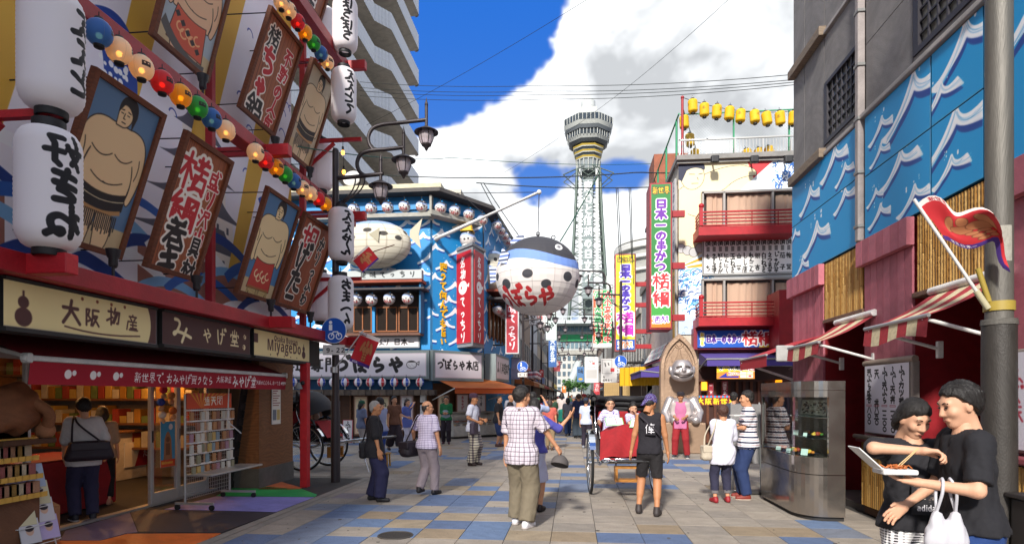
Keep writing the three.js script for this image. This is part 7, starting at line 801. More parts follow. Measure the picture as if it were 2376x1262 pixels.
// rows of small pink lanterns at the corner shop on the left
const pl=thing('pink_lantern','small pink and white lantern hanging at the edge of the low white shop','lantern','pink lanterns at the low white shop'),pr=print(60,40,(c,W,H)=>{fillRect(c,'#e2cfcf',0,0,W,H);fillRect(c,'#c05a64',0,H*0.3,W,H*0.3);});part(pl,'paper_body',fitUV(lanternShape(0.16,0.4,8,0),pr),printMat(pr,0.75));part(pl,'cap',plain(new THREE.CylinderGeometry(0.07,0.07,0.04,10)).translate(0,0.22,0),M.black);part(pl,'base_ring',plain(new THREE.CylinderGeometry(0.07,0.07,0.04,10)).translate(0,-0.22,0),M.black);for(let i=0;i<9;i++){const o=i?copyOf(pl):pl;o.position.set(-2.1 -(i % 3)*0.3,2.85 -(i % 2)*0.0,-33.2 - i*0.55);}
{const o=thing('white_wall_panel','blank lilac white sign panel above the corner of the low white shop','sign'),F=facade(V(0,0,-33.2),V(0,0,1));part(o,'panel',F.slab(1168,832,1206,880,0.1,0.2),worn(0xb9aec4));part(o,'frame',F.slab(1166,829,1208,832,0.1,0.24),M.grey);}
}
// ---------- street lamps with three hanging lanterns on looped arms ----------
{
const u=0.00216,k=(x,y)=>V((x - 165)*u,(3617 - y)*u,0),im=mat(0x3a3436,0.45,{metalness:0.4}),gl=mat(0xd9ccd0,0.25,{transmission:0.5,thickness:0});
const L=thing('street_lamp','dark street lamp with three lanterns on looped arms beside the red corner post','street lamp');
part(L,'pole',plain(new THREE.CylinderGeometry(0.062,0.075,6.5,16)).translate(0,3.25,0),im);part(L,'pole_cap',ball(0.065,0,6.52,0),im);part(L,'base_sleeve',plain(new THREE.CylinderGeometry(0.088,0.092,1.6,16)).translate(0,0.8,0),im);
part(L,'arm',tube([k(165,845),k(300,840),k(450,832),k(612,820)],0.042,20,8),im);part(L,'arm',tube([k(440,834),k(390,790),k(368,715),k(400,640),k(470,610),k(640,600),k(806,590)],0.04,36,8),im);part(L,'arm',tube([k(520,605),k(485,550),k(475,480),k(510,410),k(580,380),k(780,365),k(1012,350)],0.038,36,8),im);
for(let i=0;i<3;i++)part(L,'curved_brace',tube([k(352 + i*45,838),k(348 + i*44,900),k(310 + i*36,980),k(250 + i*20,1040),k(175,1070 + i*35)],0.014,20,6),im);
for(const[x,y0,y1]of[[590,622,900],[802,388,672],[1012,140,430]]){const p=k(x,y1);part(L,'finial_stem',merge([bar(k(x,y1 + 12),k(x,y0 + 60),0.032),lathe([[0,0],[0.036,0.0],[0.034,0.02],[0.02,0.035],[0.026,0.05],[0.01,0.11],[0,0.17]],10).translate(k(x,y0 + 80).x,k(x,y0 + 80).y,0)]),im);const b=part(L,'lantern',merge([lathe([[0.03,0.05],[0.07,0.03],[0.235,-0.065],[0.235,-0.08],[0.06,-0.04],[0.03,0.0]],24),lathe([[0,-0.44],[0.02,-0.42],[0.05,-0.36],[0.095,-0.33],[0.1,-0.3],[0,-0.3]],16)]).translate(p.x,p.y,0),im);part(b,'glass_body',lathe([[0.1,-0.3],[0.135,-0.2],[0.145,-0.1],[0.13,-0.05]],18).translate(p.x,p.y,0),gl);for(let i=0;i<6;i++){const a=i*Math.PI / 3,f=(r,y)=>V(p.x + r*Math.cos(a),p.y + y,r*Math.sin(a));part(b,'rib',tube([f(0.103,-0.3),f(0.14,-0.2),f(0.15,-0.1),f(0.135,-0.05)],0.007,8,4),im);}}
const g=onG(778,1118);L.position.copy(g);
const more=[[1440,-26.0,1,'grey street lamp carrying the round blue sign beside the yellow projecting sign'],[1235,-36,0],[1400,-40,1],[1250,-46,0],[1390,-52,1],[1262,-58,0],[1385,-66,1],[1280,-74,0],[1375,-84,1]];
more.forEach(([px,z,flip,lab],i)=>{const o=copyOf(L,lab||'dark street lamp with looped arms in the row along the far street','street lamps along the far street');o.position.set(flip?2.55:-2.45,0,z);if(i===0)o.position.copy(onZ(1441,918,z)).setY(0);if(flip)o.rotation.y=Math.PI;});
{const o=copyOf(L,'dark street lamp pole beside the round blue sign at the blue restaurant corner','street lamps along the far street');o.position.copy(onZ(1214,918,-27)).setY(0);o.scale.setScalar(0.85);}
}
// ---------- round blue road signs ----------
{
const rs=(px,py,D,r,label)=>{const c=at(px,py,D),o=thing('round_blue_sign',label,'road sign'),q=print(120,120,(x,W,H)=>{fillRect(x,'#e8e8ea',0,0,W,H);x.fillStyle='#1454b4';x.beginPath();x.arc(60,60,56,0,7);x.fill();x.strokeStyle='#f0f2f6';x.fillStyle='#f0f2f6';x.lineWidth=5;x.beginPath();x.arc(45,24,8,0,7);x.fill();x.fillRect(37,34,16,26);x.beginPath();x.arc(48,86,13,0,7);x.stroke();x.beginPath();x.arc(84,86,13,0,7);x.stroke();x.beginPath();x.moveTo(48,86);x.lineTo(58,66);x.lineTo(78,66);x.lineTo(84,86);x.stroke();});const g=plain(new THREE.CylinderGeometry(r,r,0.02,32)).rotateX(Math.PI / 2);const p=g.attributes.position,uv=g.attributes.uv;for(let i=0;i<p.count;i++)uv.setXY(i,0.5 + p.getX(i)/(2.06*r),0.5 + p.getY(i)/(2.06*r));fitUV(g,q);part(o,'disc',g.translate(c.x,c.y,c.z + 0.1),printMat(q,0.4));sign('time_plate',null,null,r*1.75,r*0.78,0.015,130 / r*0.3,(x,W,H)=>{fillRect(x,'#d6d2ce',0,0,W,H);text(x,'9-22',W*0.1,H*0.12,H*0.76,{fill:'#2a2a2c'});},'#aaa',{parent:o,m:faceZ(V(c.x,c.y - r*1.5,c.z + 0.1))});part(o,'clamp',box(c.x - 0.05,c.x + 0.05,c.y - 0.04,c.y + 0.04,c.z - 0.02,c.z + 0.09),M.alu);};
rs(779,768,11.75,0.25,'round blue pedestrian and bicycle sign behind the lanterns on the near lamp post');rs(1213,851,26.6,0.24,'round blue sign with a time plate at the corner of the blue restaurant');rs(1440,839,25.6,0.26,'round blue sign with a time plate on the lamp beside the yellow sign');
// flags on the near lamp post
const P=onG(778,1118),f=thing('hanging_flag','red flag with a muscular torso print hanging low on the near lamp post','flag'),a=V(P.x,2.2,P.z + 0.08),t=at(838,772,11.6);part(f,'staff',bar(a,t.clone().lerp(a,-0.08),0.012),M.white);part(f,'clamp',bar(a.clone().add(V(0,-0.05,0)),a.clone().add(V(0,0.06,0)),0.075),M.alu);const g=new THREE.PlaneGeometry(0.42,0.62,8,10),p=g.attributes.position;for(let i=0;i<p.count;i++)p.setZ(i,0.03*Math.sin(p.getX(i)*9 + p.getY(i)*5));g.rotateZ(-0.38);g.computeVertexNormals();const fc=at(846,812,11.6);part(f,'cloth',fitUV(plain(g),flagCloth.r).translate(fc.x,fc.y,fc.z),printMat(flagCloth.r,0.8));part(f,'top_rod',bar(at(832,770,11.58),at(892,800,11.58),0.01),M.alu);
const f2=thing('hanging_flag','dark flag on a thin staff in front of the large wall puffer fish','flag'),s0=at(800,605,11.9),s1=at(915,568,12.2);part(f2,'staff',bar(s0,s1,0.01),M.brownFrame);part(f2,'cloth',fitUV(plain(new THREE.PlaneGeometry(1,1,1,1)),flagCloth.r).applyMatrix4(new THREE.Matrix4()).scale(0.42,0.36,1).rotateZ(0.7).translate(s0.x + 0.42,s0.y + 0.02,s0.z + 0.02),printMat(flagCloth.r,0.8));
// bulbs on a cable by the lamp post
const bl=thing('hanging_bulb','small glowing filament bulb hanging by the lantern column','light bulb','bulbs by the lantern column');part(bl,'bulb',ball(0.035,0,0,0).scale(1,1.4,1),mat(0xffd890,0.4,{emissive:0xffa030,emissiveIntensity:2.5}));part(bl,'socket',bar(V(0,0.04,0),V(0,0.12,0),0.022),M.black);part(bl,'cord',bar(V(0,0.12,0),V(0,0.34,0),0.006),M.black);bl.position.copy(at(795,354,12.3));copyOf(bl).position.copy(at(797,399,12.3));
}
// ---------- overhead wires ----------
{
const wire=(label,pts,r,col=0x1c2422)=>{const P=pts.map(([x,y,d])=>at(x,y,d)),c=[];for(let i=0;i + 1<P.length;i++)for(let k=0;k<8;k++){const t=k / 8;c.push(P[i].clone().lerp(P[i + 1],t).add(V(0,-0.012*P[i].distanceTo(P[i + 1])*4*t*(1 - t),0)));}c.push(P[P.length - 1]);solo('overhead_wire',tube(c,r,c.length*2,5),mat(col,0.7),label,'wire');};
[[190,172],[203,184],[211,190],[222,196]].forEach(([a,b],i)=>wire('thin dark ' +['topmost','second','third','lowest'][i]+ ' wire of the bundle crossing high between the apartment block and grey wall',[[835,a,32],[1270,a + 8,27],[1850,b,20]],0.012));
wire('greenish wire crossing from the near lamp post toward the tower',[[690,340,11.8],[1050,366,22],[1550,378,30],[1850,372,20.6]],0.012,0x1d5a4c);wire('thick dark wire with clips crossing below the tower deck',[[800,400,28],[1110,412,28],[1480,400,27],[1850,388,20.4]],0.026);wire('thick dark wire crossing just under the tower neck',[[1105,424,27],[1430,436,26],[1850,408,20.2]],0.024);wire('slender wire slanting up over the apartment block to the sky',[[850,290,30],[1360,0,22]],0.009);wire('slender wire slanting up from the tower side to the top of the sky',[[1170,400,40],[1400,245,30],[1695,-5,20]],0.008);wire('green cable slanting down across the tower',[[1392,400,29],[1300,560,27]],0.03,0x1d4a3c);
[[1430,436,1438,600],[1434,436,1444,640],[1460,436,1466,600],[1464,436,1470,660]].forEach(([a,b,c,d],i)=>wire('vertical dark drop cable ' +['beside','just behind','hanging apart from','running in front of'][i]+ ' the yellow projecting sign',[[a,b,26],[c,d,25.8]],0.02));[[1115,424,1190,560],[1122,424,1205,548]].forEach(([a,b,c,d],i)=>wire(['dark stay wire falling toward the hanging fish','second stay wire falling beside the hanging fish'][i],[[a,b,27],[c,d,24.5]],0.02));
}
// ---------- rickshaws ----------
function rickshaw(label,blanket){
const o=thing('rickshaw',label,'rickshaw'),P2=(n,g,m,q)=>part(q||o,n,g,m),R=0.53,blk=mat(0x1a191c,0.7),ch=M.chrome,lac=mat(0x1c1a1c,0.25),red=mat(0x9c1820,0.85,{map:wearMap,bumpMap:bumpNoise,bumpScale:0.004});
for(const s of[-1,1]){const x=s*0.56,w=P2('wheel',plain(new THREE.TorusGeometry(R - 0.022,0.024,8,44)).rotateY(Math.PI / 2).translate(x,R,0),M.rubber);P2('rim',plain(new THREE.TorusGeometry(R - 0.052,0.016,6,44)).rotateY(Math.PI / 2).translate(x,R,0),ch,w);P2('hub',plain(new THREE.CylinderGeometry(0.045,0.045,0.13,14)).rotateZ(Math.PI / 2).translate(x,R,0),ch,w);const sp=[];for(let i=0;i<36;i++){const a=i*Math.PI / 18,b=a +(i % 2?0.25:-0.25);sp.push(bar(V(x +(i % 2?0.03:-0.03),R + 0.04*Math.cos(b),0.04*Math.sin(b)),V(x,R +(R - 0.06)*Math.cos(a),(R - 0.06)*Math.sin(a)),0.0026,0.0026,4));}P2('spokes',merge(sp),ch,w);
const fd=[];for(let i=0;i<14;i++){const a0=-0.6 + i*0.12,a1=a0 + 0.12,rr1=R + 0.05,f=(a,dx)=>V(x + dx,R + rr1*Math.cos(a),rr1*Math.sin(a));fd.push(quad(f(a0,-0.05),f(a0,0.05),f(a1,0.05),f(a1,-0.05)));}P2('fender',merge(fd),ch);P2('armrest',tube([V(s*0.4,1.0,-0.3),V(s*0.43,1.16,-0.1),V(s*0.43,1.14,0.16),V(s*0.41,0.96,0.24)],0.028,16,8),lac);P2('shaft',tube([V(s*0.42,0.66,-0.5),V(s*0.42,0.64,0.2),V(s*0.36,0.62,0.6),V(s*0.33,0.7,1.1),V(s*0.32,0.76,1.85)],0.024,30,8),ch);P2('leaf_spring',tube([V(s*0.4,0.6,-0.4),V(s*0.4,0.5,0),V(s*0.4,0.6,0.4)],0.018,12,6),ch);P2('hood_iron',tube([V(s*0.44,1.02,-0.12),V(s*0.46,1.4,-0.22),V(s*0.46,1.66,-0.14)],0.012,12,6),ch);P2('side_panel',prism(poly([[-0.36,0.66],[0.24,0.66],[0.2,0.98],[-0.3,1.02]]),0.03).rotateY(-Math.PI / 2).translate(s*0.41 + 0.015,0,0),lac);}
P2('axle',bar(V(-0.6,R,0),V(0.6,R,0),0.02),ch);P2('yoke_bar',bar(V(-0.34,0.76,1.85),V(0.34,0.76,1.85),0.02),mat(0x2a2a2c,0.4));P2('floor',rbox(-0.38,0.38,0.63,0.67,-0.36,0.62,0.01),lac);P2('footboard_rim',tube([V(-0.38,0.66,0.6),V(0,0.66,0.66),V(0.38,0.66,0.6)],0.022,14,6),ch);P2('seat',rbox(-0.38,0.38,0.86,0.98,-0.32,0.14,0.04,3),red);P2('seat_box',rbox(-0.38,0.38,0.67,0.86,-0.3,0.1,0.01),lac);P2('backrest',rbox(-0.39,0.39,0.98,1.42,-0.42,-0.34,0.04,3),red);
{const hd=[];for(let k=0;k<4;k++){const pts=[];for(let i=0;i<=12;i++){const t=i / 12*2 - 1;pts.push(V(t*0.5,1.36 + k*0.09 + 0.05*Math.pow(Math.abs(t),3)+ 0.02*Math.cos(t*3),-0.5 + 0.05*k - 0.14*(1 - t*t)+ 0.3*Math.pow(Math.abs(t),4)*(k>1?1:0.7)));}hd.push(tube(pts,0.055,26,8));}P2('folded_hood',merge(hd),blk);P2('hood_cover',quad(V(-0.47,1.1,-0.5),V(0.47,1.1,-0.5),V(0.5,1.6,-0.56),V(-0.5,1.6,-0.56)),blk);for(const s of[-1,1])P2('hood_horn',plain(new THREE.ConeGeometry(0.09,0.22,10)).rotateZ(s*-0.4).translate(s*0.5,1.72,-0.16),blk);}
{const sb=mat(0xb87a30,0.5,{map:woodMap});const st=P2('step_stool',merge([box(-0.2,0.2,0.28,0.32,0.4,0.6),box(-0.2,0.2,0.5,0.53,0.4,0.6),box(-0.2,-0.16,0.32,0.5,0.4,0.6),box(0.16,0.2,0.32,0.5,0.4,0.6)]),sb);P2('stool_hanger',merge([box(-0.19,-0.17,0.53,0.62,0.48,0.52),box(0.17,0.19,0.53,0.62,0.48,0.52)]),M.iron);}
if(blanket){const g=new THREE.PlaneGeometry(0.82,1,16,12),p=g.attributes.position;for(let i=0;i<p.count;i++){const t=0.5 - p.getY(i),x=p.getX(i),fold=0.012*Math.sin(x*18 + t*6);const z=t<0.45?lerp(0.02,0.46,t / 0.45):0.46 + 0.16*Math.sin((t - 0.45)/ 0.55*1.57),y=t<0.45?1.16 + 0.05*Math.cos(x*7):lerp(1.19,0.7,(t - 0.45)/ 0.55);p.setXYZ(i,x*(1 + 0.12*t),y + fold - 0.06*Math.pow(Math.abs(x)*2.4,4),z + fold);}g.computeVertexNormals();P2('red_blanket',plain(g),red);}else{P2('red_cushion',rbox(-0.34,0.34,1.0,1.12,-0.25,0.2,0.05,3),red);P2('red_cloth',quad(V(-0.36,0.75,0.5),V(0.36,0.75,0.5),V(0.34,1.12,0.2),V(-0.34,1.12,0.2)),red);}
return o;
}
const RK=rickshaw('chrome rickshaw with a red blanket carrying two girls, pulled by a man in black',true);{const a=onG(1365,1147),b=onG(1518,1143);RK.position.copy(a.add(b).multiplyScalar(0.5));RK.position.x +=0.02;RK.rotation.y=0.06;}
{const o=rickshaw('parked rickshaw with a raised black hood standing beside the near lamp post',false),p=onG(693,1094);o.position.set(p.x + 0.15,0,p.z - 0.55);o.rotation.y=Math.PI / 2 - 0.12;const hb=new THREE.SphereGeometry(0.62,20,10,0,Math.PI,0,Math.PI*0.62);part(o,'raised_hood',plain(hb).rotateX(-0.5).scale(0.8,0.8,0.9).translate(0,1.32,-0.16),mat(0x242428,0.6));for(const s of[-1,1])part(o,'parking_prop',bar(V(s*0.32,0,1.5),V(s*0.33,0.72,1.25),0.014),M.chrome);}
// ---------- goods and furniture in front of the souvenir shop ----------
{
const X=-5.75,z0=zAt(428,X),z1=zAt(532,X),o=thing('souvenir_rack','wheeled wire rack hung with small packets under an orange header beside the shop door','rack'),L=z0 - z1,wm=mat(0xb8b6b2,0.4,{metalness:0.6});
for(const z of[z0,z1]){part(o,'upright',bar(V(X,0.08,z),V(X,1.72,z),0.018),wm);part(o,'foot',beam(V(X - 0.15,0.1,z),V(X + 0.45,0.1,z),0.035,0.035),wm);for(const dx of[-0.12,0.42])part(o,'castor',plain(new THREE.CylinderGeometry(0.04,0.04,0.03,12).rotateX(Math.PI / 2)).translate(X + dx,0.04,z),M.rubber);}
const gs=[];for(let i=0;i<=24;i++)gs.push(bar(V(X,0.15,z1 + L*i / 24),V(X,1.5,z1 + L*i / 24),0.003,0.003,4));for(let i=0;i<=22;i++)gs.push(bar(V(X,0.15 + i*0.06,z1),V(X,0.15 + i*0.06,z0),0.003,0.003,4));part(o,'wire_grid',merge(gs),wm).userData.kind='stuff';part(o,'shelf',rbox(X,X + 0.42,0.5,0.53,z1 - 0.3,z0,0.008),wm);
sign('header_card','orange header card with white characters on the souvenir rack',null,L,0.24,0.02,150,(c,W,H)=>{fillRect(c,'#d8481c',0,0,W,H);for(let i=0;i<9;i++){c.fillStyle='#e8a02c';c.beginPath();c.moveTo(W*0.3,H);c.lineTo(i*W / 8,-6);c.lineTo(i*W / 8 + W / 18,-6);c.fill();}text(c,'通天閣',W*0.36,H*0.18,H*0.62,{fill:'#f6eee2',weight:0.14,gap:1.15});},'#b83c18',{parent:o,m:faceXp(V(X + 0.02,1.62,(z0 + z1)/ 2))});
const packs=[0xa8764a,0xb8b4a8,0xb89a5a,0x8a5a48,0xcfc6b8,0x7a8c94,0xa07a88,0x8a8468].map((c)=>mat(c,0.35)),pg=plain(new RoundedBoxGeometry(0.03,0.13,0.085,1,0.008));for(let r=0;r<6;r++){part(o,'price_rail',box(X + 0.02,X + 0.08,1.47 - r*0.165,1.49 - r*0.165,z1,z0),M.white);for(let i=0;i<9;i++){if(rnd()<0.08)continue;const m=part(o,'packet',pg,packs[(r<2?[0,4,1,3][i % 4]:(r*3 + i*5)% 8)]);m.position.set(X + 0.05 + 0.05*rnd(),1.39 - r*0.165,z1 +(i + 0.5)*L / 9);m.rotation.x=rr(-0.08,0.08);}}
// counter, stock and wall goods inside
const it=thing('shop_counter','white shop counter with a red printed panel inside the souvenir shop','counter'),zc0=zAt(250,-9),zc1=zAt(420,-9);part(it,'body',rbox(-10,-9,0,0.95,zc1,zc0,0.02),worn(0xcfc6ba));part(it,'top',rbox(-10.05,-8.92,0.952,1.0,zc1 - 0.05,zc0 + 0.05,0.015),wood(0x8a5a34));sign('front_panel',null,null,1.4,0.5,0.02,90,(c,W,H)=>{fillRect(c,'#d8d0c6',0,0,W,H);c.fillStyle='#9c1c30';c.beginPath();c.moveTo(W*0.2,H);c.lineTo(W*0.34,H*0.05);c.lineTo(W*0.8,H*0.05);c.lineTo(W*0.66,H);c.fill();text(c,'たこ昌',W*0.36,H*0.36,H*0.3,{fill:'#efe6e0',weight:0.14});},'#ccc',{parent:it,m:faceXp(V(-8.985,0.5,(zc0 + zc1)/ 2))});
const red=thing('red_draped_table','table under a dark red cloth inside the shop doorway','table'),zr=zAt(130,-7.4);part(red,'cloth',rbox(-8.3,-7.2,0.02,0.78,zr - 0.9,zr + 0.7,0.03),mat(0x8a1624,0.9,{map:wearMap}));part(red,'top_board',rbox(-8.32,-7.18,0.782,0.8,zr - 0.92,zr + 0.72,0.006),mat(0x6a1020,0.8));
const wg2=thing('wall_shelf_goods','back wall shelves stacked with boxed sweets inside the souvenir shop','shelf');for(let r=0;r<4;r++){part(wg2,'shelf_board',box(-11.9,-7.6,0.6 + r*0.5,0.64 + r*0.5,-11.9,-11.45),wood(0x8a5a30));for(let i=0;i<26;i++){const h=0.14 + 0.22*rnd(),m=part(wg2,'goods_box',rbox(-11.85 + i*0.16,-11.85 + i*0.16 + 0.14,0.641 + r*0.5,0.641 + r*0.5 + h,-11.85,-11.5,0.01),[worn(0xb8822c),worn(0xa8402c),worn(0xcfc0a0),worn(0x6a7a3c),worn(0xc8a04a)][(r + i*3)% 5]);}}
for(const[px,l]of[[60,'ceiling lamp glowing warm above the red table'],[230,'ceiling lamp glowing warm above the shoppers'],[400,'ceiling lamp glowing warm behind the glass doors']]){const z=zAt(px,-8),p=thing('ceiling_lamp',l,'lamp');part(p,'shade',lathe([[0.03,0.12],[0.05,0.1],[0.13,0],[0.125,0],[0.04,0.09]],18).translate(-8,2.4,z),M.black);part(p,'bulb',ball(0.05,-8,2.41,z),mat(0xffe0b0,0.4,{emissive:0xffc070,emissiveIntensity:4}));part(p,'cord',bar(V(-8,2.52,z),V(-8,2.66,z),0.008),M.black);const pl=new THREE.PointLight(0xffb870,1.6,0,2);pl.position.set(-8,2.33,z);pl.shadow.radius=3;pl.castShadow=true;p.add(pl);}
// racks at the left edge: goods stand, magazine rack, carton
const gsd=thing('goods_stand','tiered stand of boxed sweets with yellow price tags at the edge of the doorway','stand');for(let r=0;r<4;r++){const y=0.62 + r*0.2,za=zAt(96,-5.9),zb=zAt(-40,-5.9);part(gsd,'tier',rbox(-6.2,-5.85 - r*0.05,y - 0.03,y,za,zb,0.006),wood(0x6a4a30));for(let i=0;i<8;i++){const z=za +(i + 0.5)*(zb - za)/ 8;part(gsd,'sweet_box',rbox(-6.1,-5.95 - r*0.05,y + 0.001,y + 0.13,z - 0.07,z + 0.06,0.008),[worn(0xb88a6a),worn(0xa8605a),worn(0xcbb89a),worn(0xa07a3c)][(i + r)% 4]);part(gsd,'price_tag',box(-5.848 - r*0.05,-5.842 - r*0.05,y - 0.035,y + 0.02,z - 0.05,z + 0.04),mat(0xd8a84a,0.7));}}part(gsd,'leg_frame',box(-6.2,-5.9,0,0.58,zAt(90,-5.9),zAt(-40,-5.9)),worn(0x7a5238));
const gum=thing('brown_figure_board','large rounded brown figure board above the sweets stand','figure'),gp=onX(28,960,-6.1);{const g=new THREE.SphereGeometry(0.36,30,20).scale(0.5,0.82,0.95),p=g.attributes.position;for(let i=0;i<p.count;i++){const f=1 + 0.16*noise3(p.getX(i)*4,p.getY(i)*4,p.getZ(i)*4);p.setXYZ(i,p.getX(i)*f,p.getY(i)*f,p.getZ(i)*f);}g.computeVertexNormals();part(gum,'arm',tube([V(gp.x + 0.12,gp.y + 0.14,gp.z - 0.12),V(gp.x + 0.2,gp.y,gp.z - 0.24),V(gp.x + 0.12,gp.y - 0.18,gp.z - 0.3)],0.06,14,10),worn(0x94603e));part(gum,'body',plain(g).translate(gp.x,gp.y + 0.05,gp.z),worn(0x8a5636));part(gum,'hand',ball(0.1,gp.x + 0.1,gp.y - 0.2,gp.z - 0.3),worn(0xa8704a));part(gum,'base',rbox(gp.x - 0.2,gp.x + 0.2,gp.y - 0.34,gp.y - 0.28,gp.z - 0.35,gp.z + 0.3,0.01),worn(0x5a3a24));}
const mr=thing('magazine_rack','white wire rack of magazines standing beside the carton','rack'),q=onG(55,1275);{const zc=q.z,xc=q.x,w=0.24;for(const s of[-1,1])part(mr,'wire_upright',tube([V(xc + 0.16,0,zc + s*w),V(xc - 0.02,0.62,zc + s*w),V(xc - 0.08,0.86,zc + s*w),V(xc - 0.1,0.9,zc + s*w*0.7),V(xc - 0.1,0.84,zc + s*w*0.5),V(xc + 0.06,0.2,zc + s*w*0.5)],0.008,30,6),M.white);for(let r=0;r<4;r++){const y=0.08 + r*0.19,x=xc + 0.15 - r*0.06;part(mr,'wire_pocket',tube([V(x,y,zc - w),V(x + 0.07,y,zc - w),V(x + 0.07,y,zc + w),V(x,y,zc + w)],0.006,24,5),M.white);for(const s of[-1,1])sign('magazine','magazine with a pale cover in the white wire rack','magazine',0.2,0.27,0.012,220,(c,W,H)=>{fillRect(c,['#b8a8d0','#c8c4c8','#cfc6a0','#a8b8d0'][(r +(s>0?1:0))% 4],0,0,W,H);c.fillStyle='#4a3a70';c.font='bold 5px sans-serif';c.textAlign='left';c.fillText('Rela',1,6);c.fillStyle='#caa48c';c.beginPath();c.ellipse(W*0.5,H*0.5,W*0.2,H*0.18,0,0,7);c.fill();c.fillStyle='#2a2024';c.beginPath();c.ellipse(W*0.5,H*0.4,W*0.22,H*0.12,0,0,7);c.fill();},'#bbb',{group:'magazines in the white wire rack',m:turned(V(x + 0.03,y + 0.15,zc + s*0.12),Math.PI / 2 - 0.25,-0.3)});}}
const ct=thing('carton','brown printed cardboard carton standing behind the magazine rack','box'),cp=onG(112,1262);part(ct,'body',rbox(cp.x - 0.3,cp.x + 0.05,0,0.42,cp.z - 0.1,cp.z + 0.35,0.008),worn(0xa8734a));part(ct,'top_flap',quad(V(cp.x + 0.05,0.425,cp.z - 0.1),V(cp.x + 0.05,0.425,cp.z + 0.35),V(cp.x - 0.12,0.5,cp.z + 0.35),V(cp.x - 0.12,0.5,cp.z - 0.1)),worn(0xb07c52));
sign('door_poster','blue and orange poster of a seated statue on the sliding glass door','poster',0.34,0.72,0.006,170,(c,W,H)=>{fillRect(c,'#3a9ac8',0,0,W,H);c.fillStyle='#e8eef0';c.beginPath();c.arc(W*0.7,H*0.12,5,0,7);c.fill();c.fillStyle='#a8744a';c.beginPath();c.moveTo(W*0.2,H*0.84);c.lineTo(W*0.26,H*0.4);c.quadraticCurveTo(W*0.5,H*0.05,W*0.74,H*0.4);c.lineTo(W*0.8,H*0.84);c.fill();c.fillStyle='#7a5030';c.beginPath();c.arc(W*0.5,H*0.4,4.5,0,7);c.fill();c.fillRect(W*0.36,H*0.48,W*0.28,H*0.26);fillRect(c,'#d8481c',0,H*0.84,W,H*0.16);c.fillStyle='#f0d048';c.font='bold 6px sans-serif';c.textAlign='left';c.fillText('Welcome',2,H*0.93);},'#ccc',{m:faceXp(V(-6.42,0.93,zAt(388,-6.42)))});
[[378,972,0xb83048],[372,1000,0x2a50b0],[396,985,0xb88a54],[375,1030,0xd8d0c0],[400,1020,0xb8703c]].forEach(([px,py,col],i)=>{const p=onX(px,py - 60,-6.44);const t=thing('plush_charm',['pink','blue capped','tan','white hatted','orange'][i]+ ' plush charm hanging behind the glass door','plush toy');part(t,'head',ball(0.06,p.x,p.y + 0.05,p.z),mat(col,0.9));part(t,'body',ball(0.045,p.x,p.y - 0.05,p.z).scale(1,1,1),mat(0xcaa27a,0.9));});
{const br=thing('broom_and_dustpan','upright dustpan with a thin handle leaning by the timber wall','dustpan'),p=onG(592,1122);part(br,'pan',rbox(p.x - 0.1,p.x + 0.12,0,0.28,p.z - 0.08,p.z + 0.08,0.02),worn(0x8a8880));part(br,'handle',bar(V(p.x,0.25,p.z),V(p.x - 0.08,0.8,p.z),0.012),M.white);const ub=thing('folded_parasol_hook','white crank rod hanging from the awning arm','rod');part(ub,'rod',bar(onX(530,900,-5.6),onX(527,978,-5.6),0.01),M.white);part(ub,'crank',bar(onX(527,978,-5.6),onX(558,1005,-5.6),0.01),M.white);}
{const pl=thing('wall_spotlight','small grey spotlight clipped to the red corner post','spotlight'),p=at(700,895,11.1);part(pl,'shade',plain(new THREE.CylinderGeometry(0.03,0.07,0.12,14)).translate(p.x - 0.04,p.y,p.z + 0.05),M.grey);part(pl,'clamp',ball(0.04,p.x + 0.02,p.y + 0.05,p.z + 0.02),M.black);}
}
